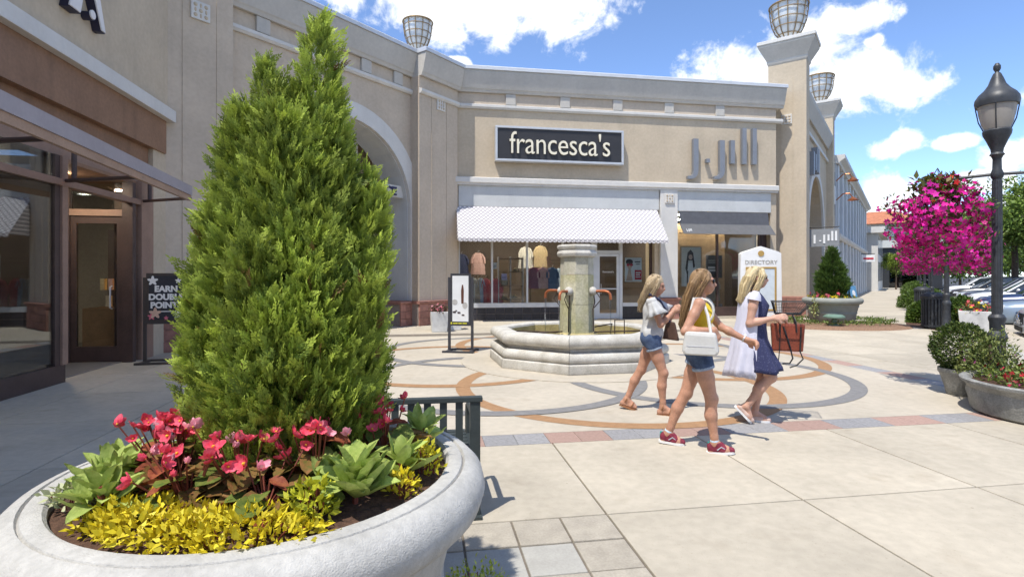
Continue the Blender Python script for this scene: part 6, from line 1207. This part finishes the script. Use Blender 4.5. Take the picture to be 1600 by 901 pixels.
eye_m = mat('dark eye', (.03, .02, .015), .3, .1, 30)
for s_ in (-1, 1): MB().ball(tuple(J['T'](.083, s_*.030, .008)), (.007, .012, .007), 8, 6).build('eye', eye_m, w1); MB().tube([tuple(J['T'](.080, s_*.044, .030)), tuple(J['T'](.087, s_*.022, .031))], .003, 4).build('eyebrow', hair_d, w1)
MB().ball(tuple(J['T'](.091, 0, -.057)), (.0055, .017, .0055), 10, 6).build('lips', mat('lip', (.48, .14, .12), .45, .1, 30), w1, smooth=True)
sand = mat('tan sandal leather', (.28, .13, .06), .6, .15, 20)
for S in 'LR':
    he, to, an = np.array(J['heel'+S]), np.array(J['toe'+S]), np.array(J['ank'+S]); d = unit(to-he); y = np.array((0, 1., 0)); up = np.cross(d, y)*-1; up = up if up[2] > 0 else -up; L_ = np.linalg.norm(to-he); sl = MB()
    ring = [he+d*t_*L_+y*w_ for t_, w_ in ((-.2, .022), (.1, .034), (.5, .036), (.8, .044), (1.05, .036), (1.15, .012))]; ring += [he+d*t_*L_-y*w_ for t_, w_ in ((1.15, .012), (1.05, .036), (.8, .044), (.5, .036), (.1, .034), (-.2, .022))]; nn = len(ring)
    sl.add([tuple(p-up*.040) for p in ring]+[tuple(p-up*.024) for p in ring], [tuple(range(nn))[::-1], tuple(range(nn, 2*nn))]+[(i, (i+1) % nn, nn+(i+1) % nn, nn+i) for i in range(nn)]); o = sl.build('sandal', sand, w1); st_ = MB()
    for c, r_ in ((an-up*.005, .044), (to*.72+he*.28+up*.012, .042)): st_.tube([tuple(c+y*r_*math.cos(a)+up*r_*.8*math.sin(a)+d*.01*math.sin(a)) for a in [math.pi*2*i/20 for i in range(21)]], .008, 5, False)
    st_.build('straps', sand, o)
def in_frame(name, w, label, cat): e = empty(name, w.location, w.rotation_euler.z, label, cat); return e
cb = in_frame('crossbody_bag', w1, 'brown and navy crossbody bag worn by the woman in grey', 'bag'); nav = mat('navy strap', (.03, .035, .08), .7, .1, 10); brl = mat('brown leather', (.085, .045, .03), .6, .2, 12, .2)
MB().prism([(.10, .86), (.30, .84), (.25, 1.06), (.15, 1.08)], .115, .165, 'y').build('pouch', brl, cb, bevel=.02); MB().tube([(-.02, -.11, 1.40), (.09, -.04, 1.33), (.155, .04, 1.20), (.19, .13, 1.06)], .015, 6).build('strap', nav, cb)
# ------------------------------------------------------------------ woman in the yellow tank top
J = base_joints(1.02, .0, (R(3), R(2))); s = J['s']
feet(J, 'R', .165, -.06, s, .006, R(-6)); feet(J, 'L', -.27, .06, s, 0, R(3))
J.update(wrR=(.125, -.215, 1.135), bendR=(-1, -.35, -.4), hdR=(.35, .25, -.75), hnR=(-.5, .6, -.3), wrL=(.40, .15, 1.02), bendL=(-.5, .2, -1), hdL=(.9, -.1, -.25), hnL=(.1, -.6, -.7), curl=.75)
w2 = make_body(J, skin, 'person', 'woman in yellow tank top and denim shorts carrying a white shoulder bag'); put(w2, (1.755, 5.08), HD)
shorts(J, w2, s, .14); ytop = mat('yellow knit', (.70, .50, .035), .9, .1, 14, .4, 90); cz = J['chest'][2]; z0 = J['pelvis'][2]
P = [ell(J['chest'], (.112*s, .150*s, .15*s)), ell(np.array(J['chest'])+(.066, .058, .0), (.060, .064, .064)), ell(np.array(J['chest'])+(.066, -.058, .0), (.060, .064, .064)), ell((.0, 0, (z0+cz)/2-.01), (.096, .130, .16)), ell((-.002, 0, z0+.02), (.130, .182, .15)), rcone((0, .08, cz+.06), .05, (-.005, .115*s, cz+.135), .034), rcone((0, -.08, cz+.06), .05, (-.005, -.115*s, cz+.135), .034)]
tp = surface('tank_top', P, .007, ytop, w2, .025, [((0, 0, -1), (0, 0, z0-.075)), (tuple(unit(np.array((1.0, 0, 1.9)))), (.06, 0, cz+.135)), ])
wtr = mat('cream edging', (.72, .70, .62), .9, .05, 20)
for s_ in (-1, 1): MB().tube([(.03+.09*math.cos(a), s_*(.132+.012*math.sin(a)), cz+.055+.11*math.sin(a)) for a in [R(-60+i*20) for i in range(16)]], .011, 6).build('armhole_edge', wtr, tp)
hair(J['T'], J['M'], hair_d, w2, [([(-.03, y, .08), (-.085, y*1.2, -.02), (-.12, y*1.25, -.14), (-.15, y*1.3, -.28), (-.165-.1*abs(y), y*1.1, -.40), (-.15, y, -.47)], [.035, .042, .042, .036, .025, .008]) for y in (-.06, -.03, 0, .03, .06)]+[([(.035, s_*.055, .075), (.03, s_*.078, .025), (-.015, s_*.086, -.05), (-.06, s_*.09, -.15)], [.022, .022, .022, .02]) for s_ in (-1, 1)]); sunglasses(J['T'], J['M'], w2, mat('black lens', (.012, .012, .015), .15, .1, 9))
MB().ball(tuple(J['T'](.091, 0, -.057)), (.0055, .017, .0055), 10, 6).build('lips', MATS['lip'], w2, smooth=True); MB().ball(tuple(J['T'](0, -.084, -.045)), .007, 8, 6).build('earring', white_p, w2)
snk = mat('maroon sneaker mesh', (.20, .022, .045), .7, .3, 30, .5, 150); sol = mat('white sole', (.74, .74, .73), .6, .05, 9); sock = mat('pale blue sock', (.45, .58, .68), .9, .1, 20); grey_s = mat('grey sneaker overlay', (.35, .36, .40), .6, .1, 30); teal = mat('teal heel tab', (.03, .30, .27), .7, .1, 30)
for S in 'LR':
    o = shoe(w2, J, S, snk, sol, 'sneaker', s=1.0); an = np.array(J['ank'+S]); kn = np.array(J['kn'+S]); dd = unit(kn-an); surface('sock', [rcone(an, .041, an+dd*.03, .040)], .005, sock, w2, .01, [(dd, an+dd*.035)]); he, to = np.array(J['heel'+S]), np.array(J['toe'+S]); d = unit(to-he)
    MB().tube([tuple(he+d*.05+np.array((0, -.040, .012))), tuple(he+d*.085+np.array((0, -.040, .040))), tuple(he+d*.115+np.array((0, -.036, .020)))], .006, 5).tube([tuple(he+d*.05+np.array((0, .040, .012))), tuple(he+d*.085+np.array((0, .040, .040))), tuple(he+d*.115+np.array((0, .036, .020)))], .006, 5).build('overlay', grey_s, o); MB().tube([tuple(he+np.array((-.028, 0, .02))), tuple(he+np.array((-.022, 0, .075)))], .012, 6).build('heel_tab', teal, o); MB().tube([tuple(an+d*.05+np.array((0, -.02, -.012))), tuple(an+d*.075+np.array((0, .02, -.022))), tuple(an+d*.10+np.array((0, -.02, -.034)))], .004, 4).build('lace', sol, o)
whb = in_frame('white_shoulder_bag', w2, 'white leather shoulder bag under the arm of the woman in yellow', 'bag'); whl = mat('white leather', (.58, .57, .54), .5, .05, 6, .15, 50)
MB().prism([(-.13, .915), (.155, .915), (.168, .96), (.145, 1.115), (-.115, 1.125), (-.14, .96)], -.335, -.225, 'y').build('pouch', whl, whb, bevel=.03); MB().prism([(-.11, .928), (.14, .928), (.152, .96), (.132, 1.0), (-.09, 1.0), (-.118, .96)], -.352, -.336, 'y').build('front_pocket', whl, whb, bevel=.007); MB().tube([(-.105, -.2805, 1.122), (.135, -.2805, 1.113)], .004, 5).build('zip', grey_s, whb); MB().tube([(-.10, -.3525, .998), (.13, -.3525, .998)], .0025, 4).build('seam', grey_s, whb); MB().tube([(-.08, -.27, 1.11), (-.08, -.235, 1.25), (-.045, -.165, 1.385*s), (.02, -.145, 1.385*s), (.075, -.20, 1.26), (.10, -.26, 1.11)], .014, 6).build('strap', whl, whb)
wb_ = in_frame('wrist_watch', w2, 'pale bracelet on the far wrist of the woman in yellow', 'bracelet'); c = np.array(J['wrL']); el_ = J['elL']; d = unit(c-el_); a_ = unit(np.cross(d, (0, 0, 1.))); b_ = np.cross(d, a_); MB().tube([tuple(c-d*.02+.030*(a_*math.cos(t)+b_*math.sin(t))) for t in [2*math.pi*i/18 for i in range(19)]], .007, 5, False).build('band', alu, wb_); MB().ball(tuple(c-d*.02+b_*-.032), .013, 8, 6).build('clasp', white_p, wb_)
# ------------------------------------------------------------------ woman in the navy dress
J = base_joints(1.045, .01, (R(4), R(3))); s = J['s']
feet(J, 'L', .045, .06, s, 0, R(0)); feet(J, 'R', -.13, -.07, s, .012, R(46))
J.update(wrR=(.20, -.18, 1.17), bendR=(-1, -.15, -.8), hdR=(.95, .15, .12), hnR=(0, .8, -.4), wrL=(.22, .17, 1.14), bendL=(-1, .2, -.8), hdL=(.95, -.1, .0), hnL=(0, -.5, -.8), curl=.55)
w3 = make_body(J, skin2, 'person', 'woman in navy print dress and long pale vest with blonde hair'); put(w3, (2.66, 6.0), HD); cz = J['chest'][2]; z0 = J['pelvis'][2]
def dress_mat():
    m = mat('navy print cloth', (.035, .04, .11), .85, .2, 8, .3, 60); t = m.node_tree; n = t.nodes; l = t.links; tcn = n.new('ShaderNodeTexCoord'); vo = n.new('ShaderNodeTexVoronoi'); vo.inputs['Scale'].default_value = 55; l.new(tcn.outputs['Object'], vo.inputs['Vector']); mr_ = n.new('ShaderNodeMapRange'); l.new(vo.outputs['Distance'], mr_.inputs[0]); mr_.inputs[1].default_value = .18; mr_.inputs[2].default_value = .30; mx = n.new('ShaderNodeMixRGB'); l.new(mr_.outputs[0], mx.inputs[0]); mx.inputs[1].default_value = (.11, .12, .21, 1); mx.inputs[2].default_value = (.035, .04, .105, 1); l.new(mx.outputs[0], n['Principled BSDF'].inputs['Base Color']); return m
dm = dress_mat()
loft([((-.005, 0, cz+.155), .075, .105, 0, 5, 0), ((.0, 0, cz+.11), .105, .145, 0, 5, 0), ((.022, 0, cz+.02), .138, .160, .01, 6, 0), ((.012, 0, cz-.10), .118, .150, .02, 7, 0), ((.0, 0, z0+.06), .128, .168, .03, 7, .4), ((-.01, 0, z0-.06), .150, .192, .04, 7, .6), ((.02, 0, z0-.22), .178, .200, .06, 7, .9), ((.055, 0, z0-.36), .212, .205, .085, 7, 1.2), ((.06, 0, z0-.40), .216, .208, .09, 7, 1.3)], 72, name='dress', m=dm, parent=w3, thick=.004)
vest = mat('pale lavender vest', (.60, .60, .70), .9, .06, 10, .3, 60)
loft([((-.01, 0, cz+.165), .085, .125, 0, 5, 0), ((-.012, 0, cz+.11), .122, .165, .0, 5, 0), ((-.012, 0, cz), .146, .178, .015, 6, 0), ((-.02, 0, cz-.15), .150, .182, .03, 6, .4), ((-.035, 0, z0), .172, .205, .04, 6, .7), ((-.045, 0, z0-.2), .195, .228, .06, 6, 1.0), ((-.065, 0, z0-.38), .215, .235, .08, 6, 1.3), ((-.075, 0, z0-.46), .22, .238, .09, 6, 1.4)], 60, (R(72), R(292)), 'long_vest', vest, w3, .005)
for s_ in (-1, 1):
    sh, el_ = np.array(J['shL' if s_ > 0 else 'shR']), np.array(J['elL' if s_ > 0 else 'elR']); d = unit(el_-sh); M_ = Vector(d).to_track_quat('Z', 'X').to_matrix(); v = []; f = []; n = 24
    for t, r_ in ((-.055, .030), (-.02, .056), (.02, .066), (.045, .070)):
        for i in range(n): a = 2*math.pi*i/n; p = np.array(M_ @ Vector((r_*math.cos(a), r_*math.sin(a), t)))+sh; v.append(tuple(p))
    for j in range(3):
        for i in range(n): f.append((j*n+i, j*n+(i+1) % n, (j+1)*n+(i+1) % n, (j+1)*n+i))
    MB().add(v, f).build('cap_sleeve', vest, w3, smooth='all')
hair(J['T'], J['M'], hair_p, w3, [([(-.03, y, .085), (-.085, y*1.25, .0), (-.115, y*1.35, -.10), (-.13, y*1.4, -.19), (-.145-.015*(i % 2), y*1.3, -.26), (-.13, y*1.2, -.31)], [.042, .046, .046, .042, .034, .010]) for i, y in enumerate((-.065, -.032, 0, .032, .065))]+[([(.04, s_*.05, .085), (.045, s_*.080, .03), (.015, s_*.092, -.06), (-.02, s_*.095, -.14), (-.02, s_*.09, -.20)], [.028, .028, .030, .028, .010]) for s_ in (-1, 1)]); sunglasses(J['T'], J['M'], w3, mat('brown lens', (.08, .02, .015), .15, .1, 9)); MB().ball(tuple(J['T'](.091, 0, -.057)), (.0055, .017, .0055), 10, 6).build('lips', MATS['lip'], w3, smooth=True)
flat_m = mat('blush slip on', (.58, .42, .35), .7, .1, 14, .2)
for S in 'LR': shoe(w3, J, S, flat_m, sol, 'slip_on_shoe', True, 1.0)
# wire mesh basket and leather tote in her hands
mbk = in_frame('wire_mesh_basket', w3, 'black wire mesh basket carried before the woman in the navy dress', 'basket'); wire = mat('black wire', (.025, .025, .025), .5, .1, 9)
x0, x1, zb, zt = .22, .46, 1.205, 1.335; xa, xb = .19, .575; ya, yb = .16, .15
cor = lambda t, sx, sy: Vector(((x0+(xa-x0)*t) if sx < 0 else (x1+(xb-x1)*t), sy*(.10+.06*t)+.03, zb+(zt-zb)*t)); wm_ = MB()
for sy in (-1, 1):
    for i in range(15): u = i/14; wm_.tube([cor(0, -1, sy).lerp(cor(0, 1, sy), u), cor(1, -1, sy).lerp(cor(1, 1, sy), u)], .0016, 4)
    for j in range(9): t = j/8; wm_.tube([cor(t, -1, sy), cor(t, 1, sy)], .0016, 4)
for sx in (-1, 1):
    for i in range(9): u = i/8; wm_.tube([cor(0, sx, -1).lerp(cor(0, sx, 1), u), cor(1, sx, -1).lerp(cor(1, sx, 1), u)], .0016, 4)
    for j in range(9): t = j/8; wm_.tube([cor(t, sx, -1), cor(t, sx, 1)], .0016, 4)
for i in range(9): u = i/8; wm_.tube([cor(0, -1, -1).lerp(cor(0, 1, -1), u), cor(0, -1, 1).lerp(cor(0, 1, 1), u)], .0016, 4)
o = wm_.build('mesh_sides', wire, mbk); o['kind'] = 'stuff'
MB().tube([cor(1, -1, -1), cor(1, 1, -1), cor(1, 1, 1), cor(1, -1, 1), cor(1, -1, -1)], .006, 6).build('rim', wire, mbk); MB().tube([cor(0, -1, -1), cor(0, 1, -1), cor(0, 1, 1), cor(0, -1, 1), cor(0, -1, -1)], .008, 6).build('base_rim', wire, mbk)
tt = in_frame('leather_tote', w3, 'red brown leather tote bag with dangling black straps below the wire basket', 'bag'); tl = mat('red brown leather', (.22, .05, .025), .5, .25, 10, .3, 30)
MB().prism([(.195, .79), (.50, .79), (.52, 1.09), (.18, 1.09)], .06, .15, 'y').build('pouch', tl, tt, bevel=.02)
for y in (.055, .155): MB().tube([(0.265, y, 1.0), (0.275, y, 1.12), (0.305, .11, 1.20), (0.395, .11, 1.20), (0.425, y, 1.12), (0.435, y, 1.0)], .009, 6).build('handle', blackm, tt)
MB().tube([(0.305, .05, 1.06), (0.365, .045, .86), (0.395, .04, .72), (0.365, .04, .665), (0.295, .04, .66)], .009, 6).build('strap', blackm, tt); MB().tube([(0.475, .05, 1.06), (0.465, .045, .80), (0.495, .04, .72), (0.435, .04, .65), (0.365, .04, .62)], .008, 6).build('strap', blackm, tt); MB().tube([(0.275, .05, 1.06), (0.265, .045, .8), (0.255, .04, .68)], .005, 5).build('strap', blackm, tt)
# ------------------------------------------------------------------ distant walker
J = base_joints(1.04, .0, (0, 0)); feet(J, 'R', .12, -.07, 1.04); feet(J, 'L', -.16, .07, 1.04); J.update(wrR=(.06, -.24, .86), bendR=(-1, 0, 0), hdR=(.1, 0, -1), hnR=(0, 1, 0), wrL=(-.02, .24, .86), bendL=(-1, 0, 0), hdL=(.1, 0, -1), hnL=(0, -1, 0))
w4 = make_body(J, skin, 'person', 'distant walker in pale shirt and dark trousers at the end of the pavement', .013); put(w4, tuple(ray(1388, 72)), R(54)); w4['group'] = 'distant walkers'
surface('shirt', [ell(J['chest'], (.135, .19, .19)), ell((0, 0, 1.05), (.13, .18, .16)), rcone(J['shL'], .075, J['elL'], .06), rcone(J['shR'], .075, J['elR'], .06)], .013, mat('pale shirt', (.50, .52, .68), .9, .05, 9), w4, .03)
P = [ell(J['pelvis'], (.13, .19, .13))]
for S in 'LR': P += [rcone(J['hip'+S], .11, J['kn'+S], .08), rcone(J['kn'+S], .08, np.array(J['ank'+S])+(0, 0, .03), .06)]
surface('trousers', P, .013, mat('dark trousers', (.03, .03, .04), .9, .1, 9), w4, .03); surface('hair', [ell(J['T'](-.02, 0, .04), (.10, .085, .09))], .013, hair_d, w4)
